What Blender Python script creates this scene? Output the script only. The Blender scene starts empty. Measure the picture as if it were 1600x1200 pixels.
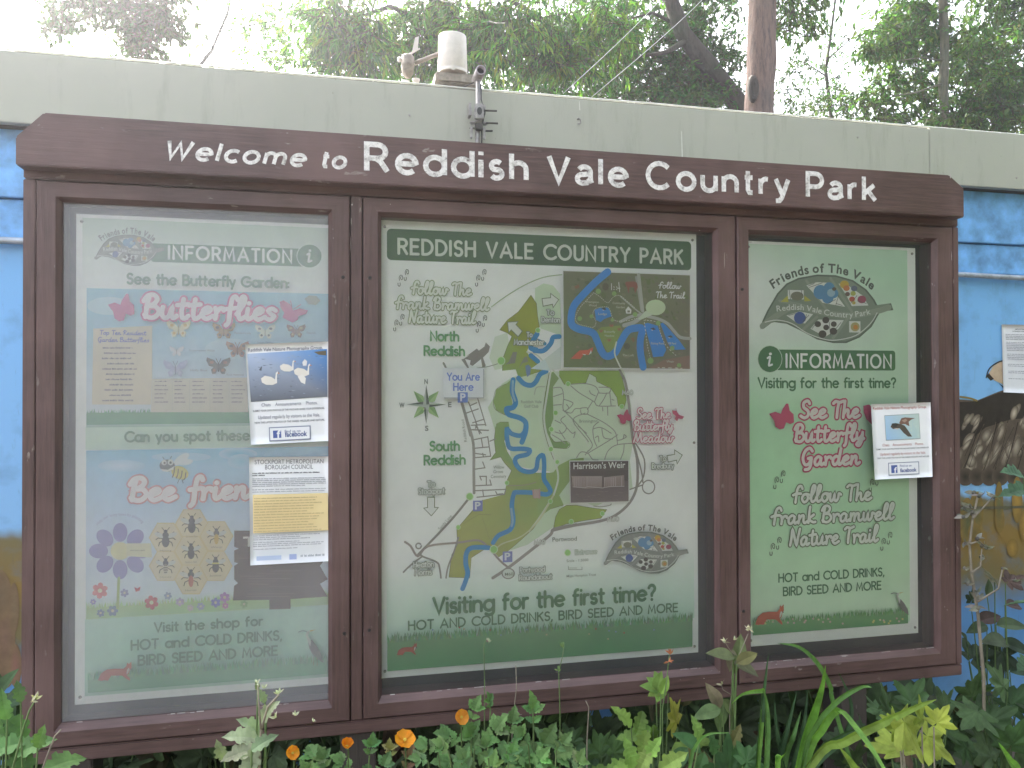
import bpy, math, random
from mathutils import Vector, Matrix, noise
from mathutils.geometry import tessellate_polygon
R = math.radians
random.seed(7)
scene = bpy.context.scene
col = scene.collection

# ------------------------------------------------------------------ camera
CAM = Vector((0.0, -2.0, 1.5))
YAW, PITCH, ROLL, FPX = R(12.55), R(0.593), R(-0.1456), 1200.0
_f = Vector((math.sin(YAW)*math.cos(PITCH), math.cos(YAW)*math.cos(PITCH), math.sin(PITCH)))
_r0 = Vector((math.cos(YAW), -math.sin(YAW), 0)); _u0 = _r0.cross(_f)
_r = _r0*math.cos(ROLL) + _u0*math.sin(ROLL); _u = _r.cross(_f)
cd = bpy.data.cameras.new('camera'); cam = bpy.data.objects.new('camera', cd); col.objects.link(cam)
cam.matrix_world = Matrix(((_r.x, _u.x, -_f.x, CAM.x), (_r.y, _u.y, -_f.y, CAM.y), (_r.z, _u.z, -_f.z, CAM.z), (0, 0, 0, 1)))
cd.sensor_width = 36; cd.lens = FPX/1600*36; cd.clip_start = 0.02; cd.clip_end = 2000
scene.camera = cam

# ------------------------------------------------------------------ sky, sun, exposure
SUN_EL, SUN_AZ = R(42), R(-27)          # azimuth from +Y towards +X
w = bpy.data.worlds.new("World"); scene.world = w; w.use_nodes = True
nt = w.node_tree; bg = nt.nodes['Background']; sk = nt.nodes.new('ShaderNodeTexSky')
sk.sky_type = 'NISHITA'; sk.sun_disc = False; sk.sun_elevation = SUN_EL; sk.sun_rotation = SUN_AZ
sk.air_density = 1.0; sk.dust_density = 7.0; sk.ozone_density = 1.0
hs = nt.nodes.new('ShaderNodeHueSaturation'); hs.inputs['Saturation'].default_value = .45      # thin white overcast
nt.links.new(sk.outputs[0], hs.inputs['Color']); nt.links.new(hs.outputs[0], bg.inputs[0]); bg.inputs[1].default_value = 0.15
sl = bpy.data.lights.new('sun', 'SUN'); sl.energy = 2.6; sl.angle = R(4); sl.color = (1, .96, .9)
so = bpy.data.objects.new('sun', sl); col.objects.link(so)
sdir = Vector((math.sin(SUN_AZ)*math.cos(SUN_EL), math.cos(SUN_AZ)*math.cos(SUN_EL), math.sin(SUN_EL)))
so.rotation_euler = (-sdir).to_track_quat('-Z', 'Y').to_euler()
vs = scene.view_settings; vs.view_transform = 'Standard'; vs.look = 'None'; vs.gamma = 1; vs.exposure = 2.9
scene.cycles.max_bounces = 6; scene.cycles.transparent_max_bounces = 16
scene.cycles.volume_bounces = 0
HAZE_D, HAZE_G = .0038, .85

# ------------------------------------------------------------------ helpers
def at(px, py, Y):
    """world point on the plane y = Y seen at photograph pixel (px, py)"""
    d = _f*FPX + _r*(px-800) - _u*(py-600)
    return CAM + d*((Y-CAM.y)/d.y)
def scale_at(px, py, Y):
    d = _f*FPX + _r*(px-800) - _u*(py-600)
    return (Y-CAM.y)/d.y                    # metres per photo pixel (facing the camera axis)
def lin(c):
    c = c/255.0
    return c/12.92 if c <= .04045 else ((c+.055)/1.055)**2.4
def srgb(r, g, b): return (lin(r), lin(g), lin(b))

def link(o, parent=None):
    col.objects.link(o)
    if parent is not None: o.parent = parent
    return o
def empty(name, loc=(0, 0, 0)):
    o = bpy.data.objects.new(name, None); o.location = loc; o.empty_display_size = .05
    return link(o)
def tag(o, label=None, cat=None, group=None, kind=None):
    for k, v in (('label', label), ('category', cat), ('group', group), ('kind', kind)):
        if v: o[k] = v
    return o

class MB:
    """collects faces with a colour each; build() links ONE mesh object"""
    def __init__(s): s.v = []; s.f = []; s.c = []
    def add(s, vs, fs, c=(1, 1, 1)):
        n = len(s.v); s.v += [tuple(p) for p in vs]
        for f in fs:
            s.f.append(tuple(i+n for i in f)); s.c.append(c)
    def box(s, x0, x1, y0, y1, z0, z1, c=(1, 1, 1), bev=0):
        if bev <= 0:
            v = [(x, y, z) for x in (x0, x1) for y in (y0, y1) for z in (z0, z1)]
            s.add(v, [(0, 1, 3, 2), (4, 6, 7, 5), (0, 4, 5, 1), (2, 3, 7, 6), (0, 2, 6, 4), (1, 5, 7, 3)], c); return
        import bmesh
        bm = bmesh.new(); bmesh.ops.create_cube(bm, size=1)
        for v in bm.verts: v.co = Vector(((x0+x1)/2+v.co.x*(x1-x0), (y0+y1)/2+v.co.y*(y1-y0), (z0+z1)/2+v.co.z*(z1-z0)))
        bmesh.ops.bevel(bm, geom=bm.edges[:], offset=bev, segments=2, affect='EDGES')
        bm.verts.index_update()
        s.add([v.co.copy() for v in bm.verts], [[v.index for v in f.verts] for f in bm.faces], c); bm.free()
    def tube(s, pts, rad, n=8, c=(1, 1, 1), cap=True):
        pts = [Vector(p) for p in pts]; m = len(pts)
        rads = rad if isinstance(rad, (list, tuple)) else [rad]*m
        vs = []; ref = None
        for i, p in enumerate(pts):
            t = (pts[min(i+1, m-1)]-pts[max(i-1, 0)]).normalized()
            if ref is None: ref = Vector((0, 0, 1)) if abs(t.z) < .9 else Vector((1, 0, 0))
            a = (ref - t*ref.dot(t)).normalized(); ref = a; b = t.cross(a)
            for k in range(n):
                th = 2*math.pi*k/n; vs.append(p+(a*math.cos(th)+b*math.sin(th))*rads[i])
        fs = [(i*n+k, i*n+(k+1) % n, (i+1)*n+(k+1) % n, (i+1)*n+k) for i in range(m-1) for k in range(n)]
        if cap: fs += [tuple(range(n-1, -1, -1)), tuple((m-1)*n+k for k in range(n))]
        s.add(vs, fs, c)
    def lathe(s, prof, origin=(0, 0, 0), n=32, c=(1, 1, 1), rot=None):
        o = Vector(origin); vs = []
        for (r, z) in prof:
            for k in range(n):
                th = 2*math.pi*k/n; p = Vector((r*math.cos(th), r*math.sin(th), z))
                if rot is not None: p = rot @ p
                vs.append(o+p)
        m = len(prof)
        fs = [(i*n+k, i*n+(k+1) % n, (i+1)*n+(k+1) % n, (i+1)*n+k) for i in range(m-1) for k in range(n)]
        fs += [tuple(range(n-1, -1, -1)), tuple((m-1)*n+k for k in range(n))]
        s.add(vs, fs, c)
    def build(s, name, mat, parent=None, smooth=False):
        me = bpy.data.meshes.new(name); me.from_pydata(s.v, [], s.f)
        a = me.color_attributes.new('Col', 'FLOAT_COLOR', 'CORNER'); buf = []
        for f, c in zip(s.f, s.c):
            if isinstance(c[0], (tuple, list)):
                for q in c: buf += [q[0], q[1], q[2], 1.0]
            else: buf += [c[0], c[1], c[2], 1.0]*len(f)
        a.data.foreach_set('color', buf)
        if smooth: me.polygons.foreach_set('use_smooth', [True]*len(me.polygons))
        me.materials.append(mat); me.update()
        return link(bpy.data.objects.new(name, me), parent)

# ------------------------------------------------------------------ materials
def new_mat(name):
    m = bpy.data.materials.new(name); m.use_nodes = True
    return m, m.node_tree.nodes, m.node_tree.links, m.node_tree.nodes['Principled BSDF']
def noise_node(N, L, scale, detail=4, rough=.6, vec=None, stretch=None):
    tc = N.new('ShaderNodeTexCoord'); n = N.new('ShaderNodeTexNoise')
    n.inputs['Scale'].default_value = scale; n.inputs['Detail'].default_value = detail; n.inputs['Roughness'].default_value = rough
    if stretch:
        mp = N.new('ShaderNodeMapping'); mp.inputs['Scale'].default_value = stretch
        L.new(tc.outputs['Object'], mp.inputs[0]); L.new(mp.outputs[0], n.inputs['Vector'])
    else: L.new(tc.outputs['Object'], n.inputs['Vector'])
    return n
def ramp(N, L, src, stops):
    r = N.new('ShaderNodeValToRGB'); el = r.color_ramp.elements
    while len(el) < len(stops): el.new(.5)
    for e, (p, c) in zip(el, stops):
        e.position = p; e.color = (*c, 1) if isinstance(c, (tuple, list)) else (c, c, c, 1)
    L.new(src, r.inputs[0]); return r
def mix(N, L, a, b, fac, mode='MIX'):
    m = N.new('ShaderNodeMix'); m.data_type = 'RGBA'; m.blend_type = mode
    for sock, v in ((m.inputs['A'], a), (m.inputs['B'], b), (m.inputs['Factor'], fac)):
        if isinstance(v, (int, float)): sock.default_value = v
        elif isinstance(v, (tuple, list)): sock.default_value = (*v, 1)
        else: L.new(v, sock)
    return m.outputs['Result']
def bump(N, L, src, strength, dist, b):
    bp = N.new('ShaderNodeBump'); bp.inputs['Strength'].default_value = strength; bp.inputs['Distance'].default_value = dist
    L.new(src, bp.inputs['Height']); L.new(bp.outputs[0], b.inputs['Normal'])
def simple(name, c, rough=.5, metal=0, var=.15, scale=12, bmp=0):
    m, N, L, b = new_mat(name); n = noise_node(N, L, scale, 6)
    lo = tuple(x*(1-var) for x in c); hi = tuple(min(1, x*(1+var)) for x in c)
    r = ramp(N, L, n.outputs['Fac'], [(.3, lo), (.7, hi)]); L.new(r.outputs[0], b.inputs['Base Color'])
    b.inputs['Roughness'].default_value = rough; b.inputs['Metallic'].default_value = metal
    if bmp: bump(N, L, n.outputs['Fac'], bmp, .003, b)
    return m
def wood_mat(name, c, vertical):
    m, N, L, b = new_mat(name)
    st = (9, 9, .6) if vertical else (.6, 9, 9)
    g = noise_node(N, L, 14, 6, .65, stretch=st); big = noise_node(N, L, 3.0, 4)
    base = ramp(N, L, g.outputs['Fac'], [(.3, tuple(x*.62 for x in c)), (.7, tuple(x*1.3 for x in c))])
    c2 = mix(N, L, base.outputs[0], tuple(min(1, x*1.6+.012) for x in c), ramp(N, L, big.outputs['Fac'], [(.46, 0.), (.68, .75)]).outputs[0])
    chips = noise_node(N, L, 55, 3, .6, stretch=(1, 1, .35) if vertical else (.35, 1, 1))
    big2 = noise_node(N, L, 5.5, 3)
    cm = N.new('ShaderNodeMath'); cm.operation = 'MULTIPLY'
    L.new(ramp(N, L, chips.outputs['Fac'], [(.655, 0.), (.69, 1.)]).outputs[0], cm.inputs[0])
    L.new(ramp(N, L, big2.outputs['Fac'], [(.52, 0.), (.6, .8)]).outputs[0], cm.inputs[1])
    c3 = mix(N, L, c2, (.28, .24, .22), cm.outputs[0])
    L.new(c3, b.inputs['Base Color'])
    L.new(ramp(N, L, big.outputs['Fac'], [(.3, .38), (.7, .58)]).outputs[0], b.inputs['Roughness'])
    bump(N, L, g.outputs['Fac'], .45, .0025, b)
    return m
BROWN = (.092, .051, .047)
M_wood_h = wood_mat('brown painted wood across', BROWN, False)
M_wood_v = wood_mat('brown painted wood upright', BROWN, True)
M_wood_old = wood_mat('weathered dark wood', (.05, .04, .036), True)

def col_mat(name, rough=.5, var=.06, scale=40, spec=.5):
    m, N, L, b = new_mat(name); a = N.new('ShaderNodeAttribute'); a.attribute_name = 'Col'
    n = noise_node(N, L, scale, 4); r = ramp(N, L, n.outputs['Fac'], [(.3, 1-var), (.7, 1+var)])
    L.new(mix(N, L, a.outputs['Color'], r.outputs[0], 1.0, 'MULTIPLY'), b.inputs['Base Color'])
    b.inputs['Roughness'].default_value = rough; b.inputs['Specular IOR Level'].default_value = spec
    return m
M_print = col_mat('printed ink', .55, .05, 9, .3)
M_mural = col_mat('mural spray paint', .6, .14, 30, .3)
M_misc = col_mat('painted parts', .5, .12, 60)

def routed_mat():
    m, N, L, b = new_mat('worn white routed lettering')
    n = noise_node(N, L, 60, 6, .7); n2 = noise_node(N, L, 160, 3, .7)
    c = ramp(N, L, n.outputs['Fac'], [(.30, (.12, .09, .085)), (.40, (.5, .48, .46)), (.55, (.78, .76, .74))])
    c2 = mix(N, L, c.outputs[0], (.30, .27, .26), ramp(N, L, n2.outputs['Fac'], [(.56, 0.), (.70, .8)]).outputs[0])
    L.new(c2, b.inputs['Base Color']); b.inputs['Roughness'].default_value = .75
    bump(N, L, n2.outputs['Fac'], .5, .003, b); return m
M_letters = routed_mat()

def glass_mat(name, dust_veil, seed):
    m, N, L, b = new_mat(name); N.remove(b); out = N['Material Output']
    tr = N.new('ShaderNodeBsdfTransparent'); gl = N.new('ShaderNodeBsdfGlossy'); gl.inputs['Roughness'].default_value = .22
    df = N.new('ShaderNodeBsdfDiffuse'); df.inputs[0].default_value = (.86, .86, .9, 1)
    tc = N.new('ShaderNodeTexCoord'); mp = N.new('ShaderNodeMapping'); mp.inputs['Location'].default_value = (seed, seed*1.7, 0)
    mp.inputs['Scale'].default_value = (1, 1, .55); L.new(tc.outputs['Object'], mp.inputs[0])
    n1 = N.new('ShaderNodeTexNoise'); n1.inputs['Scale'].default_value = 3.2; n1.inputs['Detail'].default_value = 6; L.new(mp.outputs[0], n1.inputs[0])
    n2 = N.new('ShaderNodeTexNoise'); n2.inputs['Scale'].default_value = 60; n2.inputs['Detail'].default_value = 5; L.new(mp.outputs[0], n2.inputs[0])
    r1 = ramp(N, L, n1.outputs['Fac'], [(.3, dust_veil*.75), (.7, dust_veil*1.25)])
    r2 = ramp(N, L, n2.outputs['Fac'], [(.35, .93), (.75, 1.08)])
    mul = N.new('ShaderNodeMath'); mul.operation = 'MULTIPLY'; L.new(r1.outputs[0], mul.inputs[0]); L.new(r2.outputs[0], mul.inputs[1])
    s1 = N.new('ShaderNodeMixShader'); L.new(mul.outputs[0], s1.inputs[0]); L.new(tr.outputs[0], s1.inputs[1]); L.new(df.outputs[0], s1.inputs[2])
    fr = N.new('ShaderNodeFresnel'); fr.inputs[0].default_value = 1.5
    s2 = N.new('ShaderNodeMixShader'); L.new(fr.outputs[0], s2.inputs[0]); L.new(s1.outputs[0], s2.inputs[1]); L.new(gl.outputs[0], s2.inputs[2])
    L.new(s2.outputs[0], out.inputs[0]); return m
M_glass = [glass_mat('weathered glazing with glare veil', .20, 3.1), glass_mat('dusty glazing', .045, 8.3), glass_mat('cleaner glazing', .035, 12.9)]  # left pane: real dust, raised further so its whiteness imitates lens glare

M_clear, _N, _L, _b = new_mat('inner face of glazing'); _t = _N.new('ShaderNodeBsdfTransparent'); _t.inputs[0].default_value = (.97, .98, .975, 1); _L.new(_t.outputs[0], _N['Material Output'].inputs[0])
def leaf_mat(name, transl=.4, rough=.5, var=.25):
    m, N, L, b = new_mat(name); out = N['Material Output']
    a = N.new('ShaderNodeAttribute'); a.attribute_name = 'Col'
    n = noise_node(N, L, 25, 3); r = ramp(N, L, n.outputs['Fac'], [(.3, 1-var), (.7, 1+var)])
    c = mix(N, L, a.outputs['Color'], r.outputs[0], 1.0, 'MULTIPLY'); L.new(c, b.inputs['Base Color'])
    b.inputs['Roughness'].default_value = rough; b.inputs['Specular IOR Level'].default_value = .22
    t = N.new('ShaderNodeBsdfTranslucent'); L.new(mix(N, L, c, (1.05, 1.3, .55), 1.0, 'MULTIPLY'), t.inputs[0])
    s = N.new('ShaderNodeMixShader'); s.inputs[0].default_value = transl
    L.new(b.outputs[0], s.inputs[1]); L.new(t.outputs[0], s.inputs[2]); L.new(s.outputs[0], out.inputs[0]); return m
M_leaf = leaf_mat('tree leaves', .5); M_plant = leaf_mat('garden leaves', .35, .62, .35); M_petal = leaf_mat('poppy petals', .45, .6, .1)

def bark_mat(name, c1, c2):
    m, N, L, b = new_mat(name); n = noise_node(N, L, 9, 8, .7, stretch=(3, 3, .5)); n2 = noise_node(N, L, 2.5, 3)
    r = ramp(N, L, n.outputs['Fac'], [(.35, tuple(x*.45 for x in c1)), (.5, c1), (.7, tuple(x*1.3 for x in c1))])
    L.new(mix(N, L, r.outputs[0], c2, ramp(N, L, n2.outputs['Fac'], [(.5, 0.), (.7, .7)]).outputs[0]), b.inputs['Base Color'])
    b.inputs['Roughness'].default_value = .9; bump(N, L, n.outputs['Fac'], .8, .03, b); return m
M_bark = bark_mat('reddish bark', (.13, .083, .066), (.09, .07, .06)); M_bark2 = bark_mat('dark bark', (.05, .04, .03), (.045, .055, .03)); M_bark3 = bark_mat('pale green bark', (.13, .12, .08), (.10, .13, .07))

def fascia_mat():
    m, N, L, b = new_mat('sage green fascia paint')
    n = noise_node(N, L, 2.2, 5); n2 = noise_node(N, L, 7, 5, .7, stretch=(2.2, 1, .35)); n3 = noise_node(N, L, 90, 3)
    base = ramp(N, L, n.outputs['Fac'], [(.3, (.36, .37, .305)), (.7, (.405, .41, .345))])
    s = mix(N, L, base.outputs[0], (.21, .22, .16), ramp(N, L, n2.outputs['Fac'], [(.54, 0.), (.76, .42)]).outputs[0])
    s2 = mix(N, L, s, (.12, .14, .09), ramp(N, L, n3.outputs['Fac'], [(.70, 0.), (.76, .6)]).outputs[0])
    L.new(s2, b.inputs['Base Color']); b.inputs['Roughness'].default_value = .5; bump(N, L, n2.outputs['Fac'], .08, .004, b); return m
M_fascia = fascia_mat()
def wall_mat():
    m, N, L, b = new_mat('spray painted lake scene wall')
    tc = N.new('ShaderNodeTexCoord'); sp = N.new('ShaderNodeSeparateXYZ'); L.new(tc.outputs['Object'], sp.inputs[0])
    n = noise_node(N, L, 2.4, 4, .6, stretch=(1, 1, .8)); ad = N.new('ShaderNodeMath'); ad.operation = 'MULTIPLY_ADD'
    L.new(n.outputs['Fac'], ad.inputs[0]); ad.inputs[1].default_value = .35; L.new(sp.outputs['Z'], ad.inputs[2])
    mr = N.new('ShaderNodeMapRange'); mr.inputs['From Min'].default_value = .0; mr.inputs['From Max'].default_value = 2.6; L.new(ad.outputs[0], mr.inputs['Value'])
    sky = srgb(118, 176, 228); sky2 = srgb(134, 184, 228); oc = (.24, .15, .035); ol = (.17, .14, .06); wa = (.10, .26, .52); wa2 = (.16, .34, .62)
    r = ramp(N, L, mr.outputs[0], [(.12, wa2), (.22, wa), (.28, wa), (.335, ol), (.40, oc), (.46, ol), (.475, sky2), (.8, sky)])
    n2 = noise_node(N, L, 9, 5); c = mix(N, L, r.outputs[0], (.10, .20, .33), ramp(N, L, n2.outputs['Fac'], [(.50, 0.), (.75, .55)]).outputs[0])
    n3 = noise_node(N, L, 16, 6, .7, stretch=(2.5, 1, .3)); c = mix(N, L, c, (.07, .09, .10), ramp(N, L, n3.outputs['Fac'], [(.60, 0.), (.74, .6)]).outputs[0])
    L.new(c, b.inputs['Base Color']); b.inputs['Roughness'].default_value = .45; return m
M_wall = wall_mat()
M_soffit = simple('grimy soffit', (.10, .095, .075), .8, 0, .4, 8)
M_back = simple('dark backing board', (.055, .05, .05), .7, 0, .25, 6)
M_bluetrim = simple('chipped blue board paint', srgb(108, 164, 218), .5, 0, .42, 11, .15)
M_pipe = simple('grey conduit', (.36, .40, .46), .4, .2, .35, 20)
M_metal = simple('weathered galvanised metal', (.33, .31, .30), .5, .6, .3, 60, .2)
M_plastic = simple('aged cream plastic', (.62, .58, .52), .45, 0, .10, 30)
M_dirty_shaded = simple('grubby beige plastic with shade', (.25, .22, .18), .7, 0, .35, 45, .2)  # darkened beyond its dirt to carry the gauge base's underside shade
M_grime = simple('grimy dark metal', (.075, .07, .066), .7, .3, .4, 40)
M_dark = simple('black plastic and hollow shade', (.03, .03, .03), .5)
M_ground = simple('damp soil', (.07, .055, .04), .95, 0, .5, 6, .8)
M_roof = simple('roof felt', (.12, .12, .115), .9, 0, .3, 9, .4)
M_stem = simple('green stem', (.10, .16, .05), .6, 0, .3, 30)
M_drystem = simple('dry stem', (.22, .19, .14), .8, 0, .3, 30)
M_wire = simple('grey cable', (.30, .30, .30), .5, .3)
# ------------------------------------------------------------------ ground
g = MB(); NG = 40
gv = []
for i in range(NG+1):
    for j in range(NG+1):
        tx = (i/NG*2-1); ty = (j/NG*2-1); x = math.copysign(abs(tx)**2.5*60, tx)+.5; y = math.copysign(abs(ty)**2.5*60, ty)
        gv.append((x, y, .04*noise.noise((x*1.3, y*1.3, 0))-.03))
g.add(gv, [(i*(NG+1)+j, (i+1)*(NG+1)+j, (i+1)*(NG+1)+j+1, i*(NG+1)+j+1) for i in range(NG) for j in range(NG)])
ground = g.build('ground', M_ground, None, True); tag(ground, kind='structure')

# ------------------------------------------------------------------ hut behind the board
YF, YW = .72, .81
ztop = at(800, 146, YF).z; zbot = at(800, 243, YF).z
hut = empty('park_hut', (1.0, YW, 0)); HX0, HX1, HY1 = -5.0, 6.5, 4.2
tag(hut, 'blue painted hut with a sage green fascia and a lake mural behind the notice board', 'hut')
def child(mb, name, mat, parent, smooth=False):
    """build in world coordinates, then parent without moving"""
    o = mb.build(name, mat, None, smooth); o.parent = parent
    pm = parent
    off = Vector((0, 0, 0))
    while pm is not None: off += pm.location; pm = pm.parent
    o.data.transform(Matrix.Translation(-off)); return o
m = MB(); m.box(HX0, HX1, YW, YW+.08, 0, zbot+.005); m.box(HX0, HX0+.08, YW+.08, HY1, 0, zbot); m.box(HX1-.08, HX1, YW+.08, HY1, 0, zbot); m.box(HX0+.08, HX1-.08, HY1-.08, HY1, 0, zbot)
wall = child(m, 'wall', M_wall, hut)
# fascia: two sheets with a butt joint at the right
xj = at(1452, 206, YF).x
m = MB(); m.box(HX0-.1, xj-.0006, YF, YF+.03, zbot, ztop, bev=.002); m.box(xj+.0006, HX1+.1, YF-.002, YF+.03, zbot-.001, ztop+.006, bev=.002)
fascia = child(m, 'fascia', M_fascia, hut)
m = MB(); m.box(HX0-.1, HX1+.1, YF+.0305, YW-.002, zbot-.002, zbot+.02); child(m, 'soffit', M_soffit, hut)
m = MB(); m.box(HX0-.1, HX1+.1, YF+.02, HY1+.1, ztop+.0065, ztop+.010)
roof = child(m, 'roof', M_roof, hut)
m = MB()                                    # thin metal drip edge, slightly uneven along the fascia top
xs = [HX0-.1+i*.11 for i in range(int((HX1-HX0+.2)/.11))]
m.tube([(x, YF+.004, ztop+.007+.0025*noise.noise((x*3, 0, 0))) for x in xs], .0035, 6)
child(m, 'roof_edge', simple('pale roof edge', (.55, .56, .5), .5), hut, True)
# overlapping blue boards at the head of the wall and the conduit under them
zA = at(1560, 381, YW-.03).z; zB = at(1560, 431, YW-.05).z
m = MB(); m.box(HX0, HX1, YW-.034, YW-.001, zA, zbot-.004, bev=.003); child(m, 'cladding_board', M_bluetrim, hut)
m = MB(); m.box(HX0, HX1, YW-.018, YW-.001, zB+.012, zA-.003, bev=.003); child(m, 'cladding_board', M_bluetrim, hut)
m = MB(); m.tube([(HX0+i*.2, YW-.03, zB+.003*math.sin(i*1.7)) for i in range(58)], .0115, 10); cond = child(m, 'conduit', M_pipe, hut, True)
# stains running down the boards by the right end of the sign
# little hook and rivets on the fascia
m = MB(); p = at(905, 190, YF-.002)
m.tube([p+Vector((.008*math.cos(a)-.003, -.004, .010*math.sin(a))) for a in [R(t) for t in range(-120, 150, 20)]], .0018, 6)
m.tube([p+Vector((-.004, .003, .010)), p+Vector((-.004, -.006, .010))], .003, 6)
child(m, 'hook', M_metal, hut, True)
for (a, b) in ((1588, 278), (640, 180), (1340, 215)):
    m = MB(); p = at(a, b, YF-.002); m.tube([p, p+Vector((0, -.003, 0))], .0035, 8); child(m, 'rivet', M_metal, hut)
# dried drips: real runs of pale paint on the fascia
for (px, y0, y1, wd) in ((1065, 205, 246, 1.0), (905, 158, 172, .7)):
    m = MB(); p0 = at(px, y0, YF-.0006); p1 = at(px+1, y1, YF-.0006); k = scale_at(px, y0, YF)*wd
    m.add([p0+Vector((-k*.4, 0, 0)), p0+Vector((k*.4, 0, 0)), p1+Vector((k, 0, 0)), p1+Vector((-k, 0, 0))], [(0, 1, 2, 3)], (.62, .64, .58))
    child(m, 'paint_drip', M_misc, hut)

# mural bird of prey and water scene (painted shapes on the wall)
class Paint(MB):
    def __init__(s, Y, eps=5e-6): super().__init__(); s.Y = Y; s.k = 0; s.eps = eps
    def y(s): s.k += 1; return s.Y - s.k*s.eps
    def P(s, p, y): 
        q = at(p[0], p[1], s.Y); return (q.x, y, q.z)
    def poly(s, pts, c):
        y = s.y(); v = [s.P(p, y) for p in pts]
        tr = tessellate_polygon([[Vector((a[0], a[2], 0)) for a in v]])
        s.tri(v, tr, c)
    def tri(s, v, tr, c):
        if isinstance(c[0], (tuple, list)):
            n = len(s.v); s.v += v
            for t in tr: s.f.append(tuple(i+n for i in t)); s.c.append(tuple(c[i] for i in t))
        else: s.add(v, tr, c)
    def quad(s, pts, c): 
        y = s.y(); v = [s.P(p, y) for p in pts]; s.tri(v, [(0, 1, 2, 3)], c)
    def rect(s, x0, y0, x1, y1, c):
        """axis-aligned in the wall plane; (x0,y0) photo px of top left, (x1,y1) of bottom right"""
        a = at(x0, y0, s.Y); b = at(x1, y1, s.Y); y = s.y()
        s.tri([(a.x, y, a.z), (b.x, y, a.z), (b.x, y, b.z), (a.x, y, b.z)], [(0, 1, 2, 3)], c)
    def ell(s, cx, cy, rx, ry, c, rot=0, n=20):
        cr, sr = math.cos(R(rot)), math.sin(R(rot)); y = s.y()
        v = [s.P((cx+rx*math.cos(t)*cr-ry*math.sin(t)*sr, cy+rx*math.cos(t)*sr+ry*math.sin(t)*cr), y) for t in [2*math.pi*i/n for i in range(n)]]
        s.add(v, [tuple(range(n))], c)
    def soft(s, cx, cy, rx, ry, c, c_edge, rot=0, n=18):
        cr, sr = math.cos(R(rot)), math.sin(R(rot)); y = s.y()
        v = [s.P((cx, cy), y)]+[s.P((cx+rx*math.cos(t)*cr-ry*math.sin(t)*sr, cy+rx*math.cos(t)*sr+ry*math.sin(t)*cr), y) for t in [2*math.pi*i/n for i in range(n)]]
        s.tri(v, [(0, 1+i, 1+(i+1) % n) for i in range(n)], [c]+[c_edge]*n)
    def stroke3(s, pts, w, c, caps=True):
        """pts are (x, z) on the plane, w metres"""
        P = [Vector((a, b)) for a, b in pts]
        Q = [P[0]]
        for p in P[1:]:
            if (p-Q[-1]).length > 1e-5: Q.append(p)
        P = Q; m = len(P)
        if m < 2:
            P = [P[0], P[0]+Vector((1e-4, 0))]; m = 2
        y = s.y(); h = w/2; L, Rr = [], []
        for i in range(m):
            d0 = (P[i]-P[i-1]).normalized() if i else None; d1 = (P[i+1]-P[i]).normalized() if i < m-1 else None
            d = d0 if d1 is None else d1 if d0 is None else (d0+d1)
            if d.length < .3: d = d1 if d1 else d0
            d = d.normalized(); nn = Vector((-d.y, d.x))
            k = 1.0
            if d0 and d1: k = min(1.8, 1/max(.3, nn.dot(Vector((-d1.y, d1.x)))))
            L.append(P[i]+nn*h*k); Rr.append(P[i]-nn*h*k)
        v = []
        for i in range(m):
            yy = y - i*1.5e-6
            v += [(L[i].x, yy, L[i].y), (Rr[i].x, yy, Rr[i].y)]
        f = [(2*i, 2*i+1, 2*i+3, 2*i+2) for i in range(m-1)]
        if caps:
            for e, i0, sg in ((0, 0, -1), (m-1, 2*(m-1), 1)):
                d = ((P[1]-P[0]) if e == 0 else (P[-1]-P[-2])).normalized()*sg; nn = Vector((-d.y, d.x)); arc = []
                for q in range(1, 6):
                    a = math.pi*q/6; p = P[e]+nn*h*math.cos(a)+d*h*math.sin(a); arc.append(len(v)); v.append((p.x, y-e*1.5e-6, p.y))
                f.append(tuple([i0 if sg > 0 else i0+1]+arc+[i0+1 if sg > 0 else i0]))
        s.k += int(m*1.5e-6/s.eps); s.add(v, f, c)
    def stroke(s, pts, wpx, c, smooth=True, closed=False, caps=True):
        pp = [at(p[0], p[1], s.Y) for p in pts]; q = [(p.x, p.z) for p in pp]
        if closed: q = q+[q[0]]
        if smooth and len(q) > 2: q = crom(q, 4)
        s.stroke3(q, wpx*scale_at(pts[0][0], pts[0][1], s.Y), c, caps)
def crom(q, n=5):
    out = []; m = len(q); cl = q[0] == q[-1]
    for i in range(m-1):
        p0 = q[i-1] if i else (q[-2] if cl else q[0]); p1 = q[i]; p2 = q[i+1]; p3 = q[i+2] if i+2 < m else (q[1] if cl else q[-1])
        for k in range(n):
            t = k/n
            out.append(tuple(.5*((2*p1[j])+(-p0[j]+p2[j])*t+(2*p0[j]-5*p1[j]+4*p2[j]-p3[j])*t*t+(-p0[j]+3*p1[j]-3*p2[j]+p3[j])*t**3) for j in (0, 1)))
    out.append(q[-1]); return out

pt = Paint(YW-.0012, 2e-5)
DK, MID, PALE, BUF = (.032, .025, .019), (.105, .08, .058), (.44, .38, .29), (.50, .38, .26)
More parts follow.
